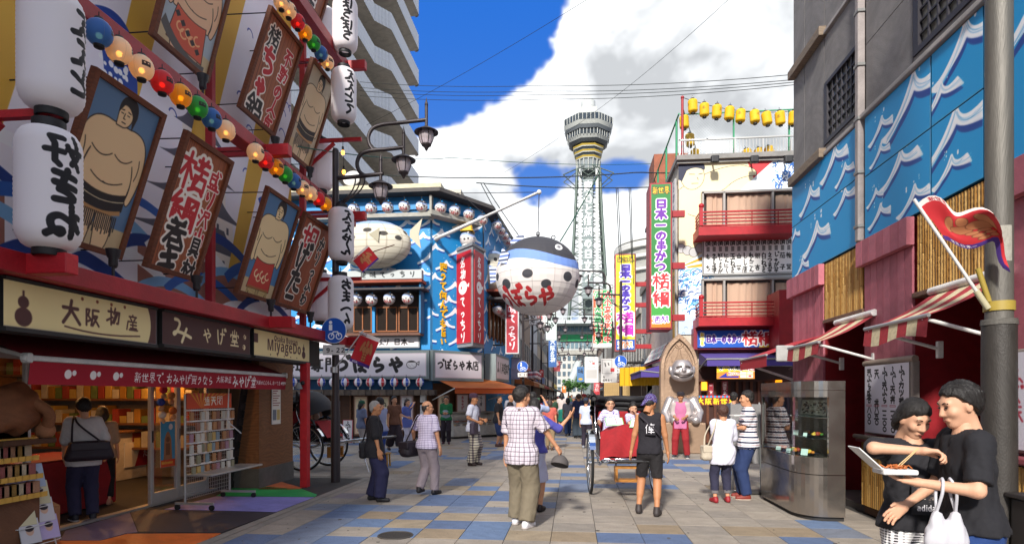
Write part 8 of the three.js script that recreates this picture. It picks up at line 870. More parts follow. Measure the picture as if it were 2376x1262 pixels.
{
const o=thing('standing_whiteboard','grey folding sign stand with its blank back behind the striped shirt man','sign stand'),p=onG(1722,1140),F=(x0,x1,y0,y1,z0,z1)=>box(p.x + x0,p.x + x1,y0,y1,p.z + z0,p.z + z1);part(o,'panel',F(-0.2,0.32,0.5,1.55,0,0.03),worn(0x8c8a8a));part(o,'leg',bar(V(p.x - 0.18,0,p.z + 0.1),V(p.x - 0.18,1.58,p.z),0.015),M.alu);part(o,'leg',bar(V(p.x + 0.3,0,p.z + 0.1),V(p.x + 0.3,1.58,p.z),0.015),M.alu);part(o,'foot',bar(V(p.x - 0.25,0.03,p.z + 0.2),V(p.x + 0.4,0.03,p.z + 0.2),0.018),M.alu);part(o,'base_plate',rbox(p.x - 0.1,p.x + 0.35,0.01,0.06,p.z + 0.1,p.z + 0.4,0.01),M.dark);
const s=thing('wooden_stool','small yellow wooden step stool behind the man in the black shirt','stool'),q=onG(889,1082),sm=mat(0xc8923a,0.5,{map:woodMap});part(s,'seat',rbox(q.x - 0.16,q.x + 0.16,0.3,0.33,q.z - 0.14,q.z + 0.14,0.008),sm);for(const a of[-1,1])for(const b of[-1,1])part(s,'leg',beam(V(q.x + a*0.13,0,q.z + b*0.11),V(q.x + a*0.12,0.3,q.z + b*0.1),0.035,0.035),sm);part(s,'stretcher',box(q.x - 0.12,q.x + 0.12,0.12,0.15,q.z + 0.09,q.z + 0.12),sm);
const t=thing('sandwich_board','low white standing menu board with black characters behind the near lamp post','menu board'),tp=onG(806,1030);sign('face',null,null,0.36,0.8,0.03,130,(c,W,H)=>{fillRect(c,'#a82a3c',0,0,W,H);fillRect(c,'#dedada',2,2,W - 4,H - 4);text(c,'ふぐ名物',W*0.25,H*0.06,W*0.5,{vert:true,weight:0.13});text(c,'1200',W*0.1,H*0.86,H*0.08,{fill:'#a82a3c'});},'#a82a3c',{parent:t,m:turned(V(tp.x,0.45,tp.z),0.1,-0.1)});for(const a of[-1,1])part(t,'leg',bar(V(tp.x + a*0.16,0,tp.z - 0.2),V(tp.x + a*0.16,0.8,tp.z - 0.06),0.015),M.darkTimber);
}
// ---------- people: skeleton joints joined as one smooth surface, garments as shells of their own ----------
class Field{
constructor(lo,hi,h){this.lo=lo;this.h=h;this.n=[0,1,2].map((i)=>Math.ceil((hi.getComponent(i)- lo.getComponent(i))/ h)+ 1);this.f=new Float32Array(this.n[0]*this.n[1]*this.n[2]).fill(0.5);}
each(a,b,fn){const{lo,h,n,f}=this,i0=[],i1=[];for(let k=0;k<3;k++){i0[k]=Math.max(0,Math.floor((a.getComponent(k)- lo.getComponent(k))/ h));i1[k]=Math.min(n[k]- 1,Math.ceil((b.getComponent(k)- lo.getComponent(k))/ h));}for(let z=i0[2];z<=i1[2];z++)for(let y=i0[1];y<=i1[1];y++){let o=(z*n[1]+ y)*n[0]+ i0[0];for(let x=i0[0];x<=i1[0];x++,o++)f[o]=fn(lo.x + x*h,lo.y + y*h,lo.z + z*h,f[o]);}}
all(fn){this.each(V(-9,-9,-9),V(9,9,9),fn);}
cap(a,b,ra,rb,k=0.03,cut=0){const m=Math.max(ra,rb)+ k + 0.03,d=b.clone().sub(a),L=d.length()||1e-6,ux=d.x / L,uy=d.y / L,uz=d.z / L;this.each(V(Math.min(a.x,b.x)- m,Math.min(a.y,b.y)- m,Math.min(a.z,b.z)- m),V(Math.max(a.x,b.x)+ m,Math.max(a.y,b.y)+ m,Math.max(a.z,b.z)+ m),(x,y,z,v)=>{const px=x - a.x,py=y - a.y,pz=z - a.z,t0=px*ux + py*uy + pz*uz,t=clamp(t0 / L,0,1);let q=Math.hypot(px - ux*t*L,py - uy*t*L,pz - uz*t*L)- lerp(ra,rb,t);if(cut)q=Math.max(q,t0 - L);return smin(v,q,k);});return this;}
ell(c,rx,ry,rz,k=0.03){const m=k + 0.03;this.each(V(c.x - rx - m,c.y - ry - m,c.z - rz - m),V(c.x + rx + m,c.y + ry + m,c.z + rz + m),(x,y,z,v)=>{const q=Math.hypot((x - c.x)/ rx,(y - c.y)/ ry,(z - c.z)/ rz);return smin(v,(q - 1)*Math.min(rx,ry,rz),k);});return this;}
mesh(uv){const{lo,h,n,f}=this,id=new Int32Array(f.length).fill(-1),P=[],I=[],S=[1,n[0],n[0]*n[1]];const C=[0,1,S[1],S[1]+ 1,S[2],S[2]+ 1,S[2]+ S[1],S[2]+ S[1]+ 1],E=[[0,1],[2,3],[4,5],[6,7],[0,2],[1,3],[4,6],[5,7],[0,4],[1,5],[2,6],[3,7]];
for(let z=0;z<n[2]- 1;z++)for(let y=0;y<n[1]- 1;y++)for(let x=0;x<n[0]- 1;x++){const o=x + y*S[1]+ z*S[2];let m=0;for(let c=0;c<8;c++)if(f[o + C[c]]<0)m|=1<<c;if(!m||m===255)continue;let sx=0,sy=0,sz=0,k=0;for(const[a,b]of E)if(((m>>a)&1)!==((m>>b)&1)){const va=f[o + C[a]],t=va /(va - f[o + C[b]]);sx +=(a&1)+ t*((b&1)-(a&1));sy +=((a>>1)&1)+ t*(((b>>1)&1)-((a>>1)&1));sz +=(a>>2)+ t*((b>>2)-(a>>2));k++;}id[o]=P.length / 3;P.push(lo.x +(x + sx / k)*h,lo.y +(y + sy / k)*h,lo.z +(z + sz / k)*h);}
for(let z=1;z<n[2]- 1;z++)for(let y=1;y<n[1]- 1;y++)for(let x=1;x<n[0]- 1;x++){const o=x + y*S[1]+ z*S[2],s=f[o]<0;for(let k=0;k<3;k++){if((f[o + S[k]]<0)===s)continue;const u=S[(k + 1)% 3],v=S[(k + 2)% 3],q=[id[o],id[o - u],id[o - u - v],id[o - v]];if(q.some((e)=>e<0))continue;if(s)I.push(q[0],q[1],q[2],q[0],q[2],q[3]);else I.push(q[0],q[2],q[1],q[0],q[3],q[2]);}}
const g=new THREE.BufferGeometry();g.setAttribute('position',new THREE.Float32BufferAttribute(P,3));g.setIndex(I);g.computeVertexNormals();const U=new Float32Array(P.length / 3*2);for(let i=0;i<P.length / 3;i++){const q=(uv||((x,y,z)=>[Math.atan2(x,-z)*0.16,y]))(P[i*3],P[i*3 + 1],P[i*3 + 2]);U[i*2]=q[0];U[i*2 + 1]=q[1];}g.setAttribute('uv',new THREE.BufferAttribute(U,2));return g;}
}
function smin(a,b,k){const t=Math.max(k - Math.abs(a - b),0)/ k;return Math.min(a,b)- t*t*k*0.25;}
const headGeo=(()=>{const F=new Field(V(-0.11,-0.17,-0.13),V(0.11,0.15,0.14),0.0058);F.ell(V(0,0.03,-0.012),0.074,0.09,0.092).ell(V(0,-0.03,0.02),0.06,0.085,0.07).ell(V(0,-0.098,0.05),0.028,0.022,0.026).cap(V(0,0.012,0.084),V(0,-0.03,0.1),0.009,0.014,0.014).ell(V(0.015,-0.034,0.09),0.01,0.008,0.01,0.01).ell(V(-0.015,-0.034,0.09),0.01,0.008,0.01,0.01).cap(V(-0.018,-0.066,0.082),V(0.018,-0.066,0.082),0.008,0.008,0.012).cap(V(-0.035,0.03,0.075),V(0.035,0.03,0.075),0.012,0.012,0.02);for(const s of[-1,1])F.ell(V(s*0.075,-0.008,-0.008),0.012,0.032,0.02,0.012).ell(V(s*0.036,-0.025,0.06),0.026,0.024,0.024,0.02);F.all((x,y,z,v)=>{for(const s of[-1,1]){const q=0.016 - Math.hypot(x - s*0.03,y - 0.008,z - 0.098);v=-smin(-v,-q,0.012);}return v;});return F.cap(V(0,-0.06,-0.02),V(0,-0.16,-0.03),0.05,0.052,0.03).mesh(()=>[0,0]);})();
const handGeo=[0.35,1.15].map((curl)=>{const F=new Field(V(-0.07,-0.21,-0.08),V(0.07,0.04,0.08),0.0052);F.cap(V(0,0.03,0),V(0,-0.02,0),0.024,0.026,0.02);for(let i=0;i<4;i++){const z=0.03 - i*0.02,L=[0.036,0.041,0.038,0.03][i];let p=V(0,-0.09 + Math.abs(i - 1.2)*0.004,z),a=curl*0.5;F.cap(V(0,-0.02,z*0.6),p,0.015,0.0125,0.018);for(let k=0;k<3;k++){const q=p.clone().add(V(Math.sin(a)*L*(1 - k*0.2),-Math.cos(a)*L*(1 - k*0.2),z*0.06));F.cap(p,q,0.0092,0.0082,0.003);p=q;a +=curl*0.75;}}const t1=V(0.012,-0.055,0.046),t2=V(0.024,-0.085,0.052);F.cap(V(0.004,-0.02,0.018),t1,0.015,0.011,0.012).cap(t1,t2,0.0105,0.0085,0.006);return F.mesh(()=>[0,0]);});
function ik(a,b,l1,l2,pole){const d=b.clone().sub(a),L=Math.min(d.length(),(l1 + l2)*0.999),u=d.clone().normalize();const e=a.clone().addScaledVector(u,L),x=(l1*l1 - l2*l2 + L*L)/(2*L),y=Math.sqrt(Math.max(0,l1*l1 - x*x)),w=pole.clone().addScaledVector(u,-pole.dot(u)).normalize();return[a.clone().addScaledVector(u,x).addScaledVector(w,y),e];}
const SKIN={a:mat(0xc08a68,0.6),b:mat(0xb07852,0.6),c:mat(0xcb9a7c,0.6)};
const cloth=(c)=>(c.isMaterial?c:mat(c,0.88,{bumpMap:bumpNoise,bumpScale:0.001,sheen:0.3,sheenRoughness:0.8}));
function weave(fn,s){const t=noiseTex(128,fn);t.repeat.set(s,s);return mat(0xffffff,0.88,{map:t});}
const lineAt=(u,n,w)=>{const q=(u*n)% 1;return q<w;};
const FAB={plaid:weave((u,v)=>(lineAt(u,2,0.07)||lineAt(v,2,0.07)||(u*2 % 1>0.14&&u*2 % 1<0.19)||(v*2 % 1>0.14&&v*2 % 1<0.19)?[0.24,0.2,0.27]:(u*2 % 1>0.5&&u*2 % 1<0.56)||(v*2 % 1>0.5&&v*2 % 1<0.56)?[0.6,0.56,0.62]:[0.8,0.76,0.79]),9),grid:weave((u,v)=>(lineAt(v,4,0.2)?[0.42,0.36,0.52]:lineAt(u,2,0.12)?[0.62,0.57,0.7]:[0.84,0.8,0.88]),8),tartan:weave((u,v)=>{const a=lineAt(u,2,0.45),b=lineAt(v,2,0.45);return a&&b?[0.24,0.22,0.26]:a||b?[0.5,0.46,0.44]:[0.8,0.77,0.68];},8),stripe:weave((u,v)=>{const q=v*2 % 1;return q<0.3?[0.1,0.13,0.26]:q>0.62&&q<0.7?[0.6,0.2,0.22]:[0.88,0.87,0.88];},6),check:weave((u,v)=>(lineAt(u,4,0.5)!==lineAt(v,4,0.5)?[0.75,0.74,0.75]:lineAt(u,4,0.5)?[0.1,0.1,0.12]:[0.92,0.92,0.9]),14),splash:weave((u,v)=>(torus(u,v,9,3)>0.45?[0.3,0.24,0.52]:[0.78,0.76,0.86]),4),bandana:weave((u,v)=>{const t=torus(u,v,8,6);return t>0.5?[0.7,0.72,0.85]:t<-0.5?[0.5,0.2,0.3]:[0.16,0.13,0.4];},6)};
function person(label,o){
const s=o.h / 1.72,P=thing('person',label,'person',o.group),c=o.cell||0.02,g=o.g||1,pel=V(...(o.pel||[0,0.93,0])),lean=o.lean||0,tw=o.twist||0,up=V(0,Math.cos(lean),Math.sin(lean)),rt=V(Math.cos(tw),0,-Math.sin(tw));
const sh=(k)=>pel.clone().addScaledVector(up,0.49).addScaledVector(rt,k*(o.sw||0.165)),neck=pel.clone().addScaledVector(up,0.54),feet=o.feet||[[0.1,0.03],[-0.1,-0.03]],hands=o.hands||[[0.24,0.8,0.06],[-0.24,0.8,0.06]];
const J=[1,-1].map((k,i)=>{const hip=pel.clone().add(V(k*0.085,-0.02,0)),an=V(feet[i][0],0.085 +(feet[i][2]||0),feet[i][1]),[kn,a2]=ik(hip,an,0.43,0.42,V(k*0.1,0.1,1)),S=sh(k),[el,wr]=ik(S,V(...hands[i]),0.27,0.25,V(...(o.poles?.[i]||[k*0.5,-0.4,-1])));return{k,hip,kn,an:a2,S,el,wr,toe:feet[i][3]??k*0.15};});
const lo=V(-0.62,-0.02,-0.62),hi=V(0.62,1.66,0.75),B=new Field(lo,hi,c);
const torso=(F,e,w)=>{const q=(h2,rx,rz)=>F.ell(pel.clone().addScaledVector(up,h2),rx*g + e,0.12 + e,rz*g + e,0.07);q(0.0,0.15,0.105);q(0.13,0.135,0.095);q(0.26,0.15,0.1);q(0.38,0.16,0.105);F.cap(sh(0.8),sh(-0.8),0.062 + e,0.062 + e,0.06);};
torso(B,-0.012);B.cap(pel.clone().addScaledVector(up,0.46),neck.clone().addScaledVector(up,0.05),0.06,0.05,0.04);
for(const j of J){B.cap(j.hip,j.kn,0.076*g,0.052*g).cap(j.kn,j.an,0.052*g,0.035).cap(j.kn.clone().lerp(j.an,0.12),j.kn.clone().lerp(j.an,0.5),0.052*g,0.046*g);B.cap(j.S,j.el,0.05*g,0.038*g).cap(j.el,j.wr,0.038*g,0.025,0.02);}
const sk=SKIN[o.skin||'a'],hc=neck.clone().addScaledVector(up,0.03).add(V(0,0.125,0.025)),[hy,hp]=o.head||[0,0],HM=new THREE.Matrix4().makeRotationFromEuler(new THREE.Euler(hp,hy,o.tilt||0,'YXZ')).setPosition(hc).scale(V(1,1,1).multiplyScalar(o.hs||1.02));
const gs=[B.mesh(),headGeo.clone().applyMatrix4(HM)];J.forEach((j,i)=>{const d=j.wr.clone().sub(j.el).normalize(),y=d.clone().negate(),side=o.palm?.[i]?V(...o.palm[i]):V(-j.k,0,0),x=side.addScaledVector(y,-side.dot(y)).normalize(),z=V().crossVectors(x,y);gs.push(handGeo[o.grip?.[i]?1:0].clone().applyMatrix4(new THREE.Matrix4().makeBasis(x,y,z).setPosition(j.wr)).toNonIndexed());});part(P,'body',merge(gs),sk);
const fold=(F,a)=>F.all((x,y,z,v)=>(v<0.08&&v>-0.08?v + a*(0.5*noise3(x*12 + y*5,y*4 + o.h*30,z*12)+ 0.3*(1 - 2*Math.abs(noise3(x*16 - y*9,y*8,z*16 + o.h*9)))):v));
if(o.top){const t=o.top,F=new Field(lo,hi,c);torso(F,(t.loose??0.012)*0.6 + 0.004);const hem=pel.y -(t.hem??0.08),fl=t.flare||0;if(t.hem===undefined||t.hem>0){const qb=0.022 +(o.bot?.loose||0.01)+ fl;F.ell(pel.clone().add(V(0,-0.07,0)),0.152*g + qb,0.26,0.116*g + qb,0.06);for(const j of J)F.cap(j.hip,j.hip.clone().lerp(j.kn,0.4),0.086*g + qb,0.08*g + qb,0.05);};for(const j of J)if(t.sleeve>0){const q=(t.loose??0.012)*0.55 + 0.008;F.cap(j.S,j.S.clone().lerp(j.el,Math.min(1,t.sleeve)),0.052*g + q,0.046*g + q*1.3,0.03,t.sleeve<1);if(t.sleeve>1)F.cap(j.el,j.el.clone().lerp(j.wr,t.sleeve - 1),0.046*g + q*0.8,0.032 + q*0.7,0.02,1);}F.all((x,y,z,v)=>{const e=(y - neck.y + 0.01)-(t.neckline||0);return Math.max(v,Math.max(hem - y,v>-0.2&&Math.hypot(x - neck.x,z - neck.z)<0.07?e:-1));});if(!t.sleeve)F.all((x,y,z,v)=>Math.max(v,Math.abs(x)- 0.165));fold(F,0.011);part(P,t.name||'shirt',F.mesh(),cloth(t.c));if(t.collar)part(P,'collar',plain(new THREE.TorusGeometry(0.066,0.017,6,18,5.4)).rotateX(Math.PI / 2).rotateY(3.6).translate(neck.x,neck.y + 0.012,neck.z),cloth(t.c));}
if(o.bot){const t=o.bot,F=new Field(lo,hi,c),q=0.012 +(t.loose||0.01);F.ell(pel.clone().add(V(0,-0.02,0)),0.148*g + q,0.13,0.112*g + q,0.05);if(t.skirt){F.cap(pel.clone().add(V(0,-0.02,0)),V((J[0].kn.x + J[1].kn.x)/ 2,J[0].kn.y - 0.02,(J[0].kn.z + J[1].kn.z)/ 2),0.15,0.2,0.06,1);}else for(const j of J){F.cap(j.hip,j.hip.clone().lerp(j.kn,Math.min(1,t.len)),0.084*g + q,0.06*g + q +(t.wide||0),0.03,t.len<1);if(t.len>1)F.cap(j.kn,j.kn.clone().lerp(j.an,Math.min(1.04,t.len - 1)),0.06*g + q +(t.wide||0),0.048 + q +(t.wide||0)*1.2,0.02,1);}const tp=pel.y +(t.rise??0.1);F.all((x,y,z,v)=>Math.max(v,y - tp));fold(F,0.012);part(P,t.name||'trousers',F.mesh((x,y,z)=>[Math.atan2(x>0?x - 0.1:x + 0.1,-z)*0.09 + x*0.5,y]),cloth(t.c));if(t.belt)part(P,'belt',plain(new THREE.TorusGeometry(0.152*g + q*0.3,0.012,6,28)).rotateX(Math.PI / 2).scale(1,1.3,0.72).translate(pel.x,tp - 0.02,pel.z),M.black);}
if(o.shoe !==undefined)for(const j of J){const a=new THREE.Matrix4().makeRotationY(j.toe).setPosition(V(j.an.x,j.an.y - 0.085,j.an.z)),F=new Field(V(-0.08,-0.005,-0.1),V(0.08,0.16,0.22),c>0.022?0.014:0.009);F.cap(V(0,0.04,-0.03),V(0,0.034,0.14),0.042,0.038,0.03).cap(V(0,0.08,-0.01),V(0,0.05,0.07),0.044,0.035,0.03);if(o.boot)F.cap(V(0,0.05,-0.02),V(0,0.14,-0.01),0.044,0.044,0.02,1);F.all((x,y,z,v)=>Math.max(v,-y));part(P,o.boot?'boot':'shoe',F.mesh().applyMatrix4(a),mat(o.shoe,0.6));if(o.sole){const G=new Field(V(-0.08,-0.005,-0.1),V(0.08,0.03,0.22),0.01);G.cap(V(0,0.02,-0.03),V(0,0.02,0.14),0.047,0.043,0.01).all((x,y,z,v)=>Math.max(v,-y,y - 0.022));part(P,'sole',G.mesh().applyMatrix4(a),mat(o.sole,0.6));}}
const hm=(col)=>mat(col,0.55,{bumpMap:woodMap,bumpScale:0.003});
if(o.hair){const st=o.hair,F=new Field(V(-0.15,-0.36,-0.17),V(0.15,0.17,0.14),c>0.022?0.012:0.0075),f2=st==='bald'?0.084:0;if(st==='crop'||st==='bald')F.ell(V(0,0.034,-0.016),0.079,0.094,0.096).ell(V(0,-0.025,-0.045),0.074,0.06,0.056,0.03);else F.ell(V(0,0.045,-0.016),0.087,0.098,0.103).ell(V(0,-0.02,-0.045),0.08,0.065,0.062,0.03);if(st==='bob'||st==='long'){F.ell(V(0,-0.04,-0.04),0.098,0.13,0.08,0.03);if(st==='long')F.cap(V(0,-0.05,-0.06),V(0,-0.27,-0.075),0.085,0.06,0.04);}if(st==='mop')F.ell(V(0,0.03,-0.03),0.096,0.1,0.1,0.02);F.all((x,y,z,v)=>{const bang=st==='bob'||st==='long'?0.03:0.05;let cut=(z - 0.045)*0.75 -(y - bang)*0.66;if(Math.abs(x)>0.05)cut +=0.012;if(st==='bald')cut=Math.max(cut,y - 0.05 +(z<0?-z*0.2:0));v=Math.max(v,cut);if(st !=='bob'&&st !=='long')v=Math.max(v,-0.085 - y +(z>-0.03?0.065:0));return v +(st==='bob'||st==='long'?0.5:1)*(0.005*noise3(x*95,y*9,z*95)+ 0.0035*noise3(x*30,y*14,z*30));});part(P,'hair',F.mesh((x,y,z)=>[y*3,Math.atan2(x,z)]).applyMatrix4(HM),hm(o.hc??0x17120f));}
const hd=(n,geo,m)=>part(P,n,geo.applyMatrix4(HM),m);
for(const k of[-1,1]){hd('eye',plain(new THREE.SphereGeometry(0.0115,10,6)).scale(1.25,o.shut?0.18:0.5,0.5).translate(k*0.031,0.007,0.085),mat(0x1d1512,0.3));hd('eyebrow',tube([V(k*0.016,0.03,0.09),V(k*0.032,0.035,0.088),V(k*0.05,0.03,0.078)],0.0035,6,4),mat(o.hc??0x17120f,0.8));}hd('mouth',tube([V(-0.021,-0.064 +(o.smile||0),0.084),V(0,-0.067,0.0925),V(0.021,-0.064 +(o.smile||0),0.084)],0.0042,8,4),mat(0x8a4640,0.6));
if(o.glasses)hd('glasses',merge([-1,1].map((k)=>plain(new THREE.TorusGeometry(0.019,0.0022,5,16)).translate(k*0.032,0.006,0.098)).concat([bar(V(-0.013,0.008,0.1),V(0.013,0.008,0.1),0.002),bar(V(0.05,0.008,0.095),V(0.076,0.008,0),0.002),bar(V(-0.05,0.008,0.095),V(-0.076,0.008,0),0.002)])),M.black);
if(o.hat){const t=o.hat,hmt=cloth(t.c);if(t.k==='scarf'){const F=new Field(V(-0.13,-0.16,-0.2),V(0.13,0.17,0.14),0.008);F.ell(V(0,0.045,-0.014),0.09,0.1,0.106).cap(V(0.02,-0.02,-0.11),V(0.03,-0.12,-0.15),0.03,0.018,0.02);F.all((x,y,z,v)=>Math.max(v,(z - 0.06)*0.6 -(y - 0.045)*0.8,-0.04 - y +(z<-0.06?-0.2:0))+ 0.005*noise3(x*30,y*30,z*30));hd('head_scarf',F.mesh((x,y,z)=>[x*2,y*2 + z]),hmt);}else{hd('hat_crown',lathe([[0.092,0.035],[0.095,0.06],[0.088,0.115],[0.06,t.k==='cap'?0.14:0.128],[0,t.k==='cap'?0.148:0.12]],20).scale(1,1,1.14).translate(0,0,-0.012),hmt);if(t.k==='cap')hd('hat_peak',plain(new THREE.CylinderGeometry(0.09,0.095,0.01,20,1,false,-1.25,2.5)).scale(0.95,1,1.1).translate(0,0.045,0.07),hmt);else hd('hat_brim',lathe([[0.09,0.045],[t.w||0.135,0.035],[t.w||0.135,0.03],[0.09,0.038]],24).scale(1,1,1.12).translate(0,0,-0.008),hmt);}}
if(o.extra)o.extra(P,J,{pel,neck,up,sh,HM});
P.scale.setScalar(s);const q=o.pos||onG(o.at[0],o.at[1]);P.position.copy(q);P.rotation.y=o.yaw||0;P.updateMatrixWorld(true);P.userData.J=undefined;P.joints=J;return P;
}
// a bag hung beside a person: local place in the person's frame
function bag(name,label,P,c,size,col,strap,k=1){const o=thing(name,label,'bag'),[w,h,d]=size,b=new RoundedBoxGeometry(w,h,d,4,Math.min(w,h,d)*0.42),p=b.attributes.position;for(let i=0;i<p.count;i++){const t=p.getY(i)/ h + 0.5;p.setX(i,p.getX(i)*(1.12 - 0.3*t));p.setZ(i,p.getZ(i)*(1.1 - 0.25*t));}b.computeVertexNormals();part(o,'body',plain(b).translate(...c),mat(col,0.6,{bumpMap:bumpNoise,bumpScale:0.003}));part(o,'flap',rbox(c[0]- w*0.42,c[0]+ w*0.42,c[1]+ h*0.02,c[1]+ h*0.46,c[2]- d*0.5 - 0.004,c[2]+ d*0.5 + 0.004,0.02,2),mat(col,0.55));part(o,'strap',tube(strap.map((q)=>V(...q)),0.013,30,6),mat(col,0.7));o.position.copy(P.position);o.rotation.y=P.rotation.y;o.scale.copy(P.scale);return o;}
{
const fit=(py,d)=>EYE +(PCY - py)/ FOC*d,A=(fx,fy,head)=>{const d=FOC*EYE /(fy - PCY);return{at:[fx,fy],h:fit(head,d)};},H2=Math.PI / 2,PI=Math.PI;
const near=0.017;
// the man in black and his bag
const p1=person('elderly grey haired man in a black shirt and navy trousers with a shoulder bag',{...A(868,1163,934),yaw:H2 + 0.25,cell:near,hair:'crop',hc:0x8a8682,top:{c:0x19171c,sleeve:1.25,loose:0.03,hem:0.16},bot:{c:0x1f1f40,len:2,loose:0.03,wide:0.012},shoe:0x141318,head:[-0.1,-0.05],hands:[[0.3,0.78,0.1],[-0.27,0.76,0.12]],feet:[[0.12,-0.06],[-0.1,0.1]],g:1.08,skin:'b'});
bag('shoulder_bag','black shoulder bag on the hip of the elderly man in black',p1,[0.24,0.88,-0.2],[0.34,0.3,0.14],0x1c181c,[[0.22,1.02,-0.22],[0.12,1.24,-0.15],[-0.08,1.46,-0.1],[-0.14,1.48,0.02],[0,1.3,0.14],[0.2,1.08,0.06],[0.26,1.02,-0.1]]);
const p2=person('balding man in a lilac checked shirt and grey trousers walking away with a large bag',{...A(990,1150,934),yaw:2.75,cell:near,hair:'bald',hc:0x2a2422,top:{c:FAB.grid,sleeve:0.85,loose:0.03,hem:0.06,collar:1},bot:{c:0x8f8286,len:2,loose:0.02,belt:1},shoe:0x17141a,head:[-0.85,0],hands:[[0.36,0.98,0.1],[-0.27,0.76,0.08]],grip:[1,0],feet:[[0.08,-0.12,0.06],[-0.06,0.16]],glasses:1});
bag('duffel_bag','large dark duffel bag slung at the back of the balding man',p2,[0.32,0.86,-0.08],[0.26,0.3,0.44],0x201820,[[0.34,1.0,-0.18],[0.22,1.25,-0.15],[0.15,1.45,-0.1],[0.14,1.49,0.0],[0.17,1.4,0.12],[0.24,1.2,0.12],[0.34,1.0,0.04]]);
const p3=person('man in a white polo, plaid trousers and dark cap standing with a bag',{...A(1097,1080,917),yaw:H2 - 0.2,hair:'crop',hat:{k:'cap',c:0x3a2436},top:{c:0xd8d8e4,sleeve:0.8,loose:0.02,hem:0.1,collar:1},bot:{c:FAB.tartan,len:2,loose:0.02,wide:0.02},shoe:0x2a1a18,hands:[[0.1,1.12,0.26],[-0.2,1.08,0.2]],grip:[1,1],skin:'b'});
bag('messenger_bag','purple grey messenger bag across the man in the white polo',p3,[-0.18,0.92,0.1],[0.34,0.3,0.12],0x3c3040,[[-0.18,1.06,0.0],[0.02,1.3,-0.14],[0.14,1.5,-0.02],[0.1,1.4,0.14],[-0.1,1.1,0.18]]);
person('man in a plaid shirt and khaki trousers seen from behind, holding a grey cap low',{...A(1210,1222,903),yaw:2.75,cell:0.0145,hair:'mop',top:{c:FAB.plaid,sleeve:0.95,loose:0.035,hem:0.14,collar:1},bot:{c:0x6f6553,len:2,loose:0.03,wide:0.012},shoe:0xd6d4da,sole:0xa8a09c,head:[-0.55,0.06],hands:[[0.26,0.84,0.05],[-0.42,0.92,0.26]],grip:[0,1],feet:[[0.13,0.1],[-0.1,-0.06]],twist:0.1,extra:(P,J)=>{const w=J[1].wr;part(P,'held_cap',plain(new THREE.SphereGeometry(0.11,16,10,0,6.3,0,1.7)).scale(1,1.1,1.2).rotateX(0.4).translate(w.x - 0.02,w.y - 0.22,w.z + 0.05),mat(0x55504f,0.85));}});
person('woman raising a blue sleeved arm, mostly hidden by the plaid shirt man',{...A(1240,1186,930),yaw:PI - 0.2,hair:'bob',top:{c:0x4a4a9c,sleeve:1.3,hem:0.02},bot:{c:0xb8bcd8,skirt:1,len:1,name:'skirt'},shoe:0x1d1418,hands:[[0.1,1.5,0.3],[-0.5,1.46,0.22]],poles:[[0.5,-1,0],[-0.3,-1,0.2]]});
person('man in a pale shirt taking a photograph with raised arms',{...A(1236,1098,914),yaw:PI - 0.15,hair:'short',top:{c:0xa8b4d2,sleeve:0.9,hem:0.12,loose:0.025},bot:{c:0x2a3050,len:2},shoe:0x222028,hands:[[0.12,1.56,0.32],[-0.2,1.56,0.34]],poles:[[0.8,-1,0.2],[-0.9,-0.9,0.2]]});
const p6=person('woman in a coral vest and khaki trousers walking away with a waist bag',{...A(1276,1044,930),yaw:PI,hair:'bob',hc:0x3a2a22,top:{c:0xb8584c,sleeve:0.7,hem:0.08},bot:{c:0x8a7558,len:1.9},shoe:0x4a2e22,feet:[[0.08,0.16],[-0.08,-0.12]]});
// rickshaw puller
person('rickshaw puller in a black sleeveless top and shorts with a purple patterned head scarf',{...A(1508,1193,921),yaw:PI - 0.25,cell:0.0145,skin:'b',hat:{k:'scarf',c:FAB.bandana},hair:'crop',top:{c:0x1b181f,sleeve:0,loose:0.014,hem:0.04,neckline:-0.02},bot:{c:0x1d1a1c,len:0.86,loose:0.006,rise:0.06,name:'shorts'},shoe:0x332c2c,boot:1,head:[-0.4,0.5],lean:0.1,hands:[[0.3,0.82,0.08],[-0.26,0.82,0.14]],feet:[[0.16,0.0],[-0.12,-0.14]],g:1.06,extra:(P)=>{const r=print(90,110,(c,W,H)=>{fillRect(c,'#1b181f',0,0,W,H);text(c,'俥',6,14,78,{fill:'#e8e6ea',weight:0.1,sy:1.1});});const g=new THREE.CylinderGeometry(0.16,0.155,0.2,14,1,true,PI - 0.62,1.05);part(P,'back_character',fitUV(plain(g),r).translate(-0.035,1.27,0.0),printMat(r,0.85),'white character printed on the back of the black top');part(P,'sash',tube([V(0.14,1.44,-0.04),V(0.03,1.36,-0.14),V(-0.13,1.2,-0.12),V(-0.17,1.1,0)],0.016,20,6),mat(0x2c2830,0.8));}});
// two girls in the rickshaw
const seat=(dx,lab,o)=>{const q=V(dx,0,-0.06).applyAxisAngle(V(0,1,0),RK.rotation.y).add(RK.position);return person(lab,{pos:q.setY(o.y0),yaw:RK.rotation.y,cell:0.014,hs:1.3,pel:[0,0.93,-0.1],feet:[[0.08,0.42,0.42],[-0.08,0.42,0.42]],bot:{c:0x4a3a6a,len:1.9},sw:0.145,shoe:0x33262c,...o});};
seat(-0.2,'girl with glasses in a pale blue patterned top sitting in the rickshaw, waving',{y0:0.34,h:1.28,hair:'bob',glasses:1,smile:0.006,top:{c:FAB.splash,sleeve:0.9,loose:0.02,hem:0.05},hands:[[0.14,1.06,0.3],[-0.3,1.2,0.26]],palm:[0,[0,0,1]],poles:[0,[-0.5,-1,-0.3]].map((q)=>q||[0.5,-0.4,-1]),skin:'c'});
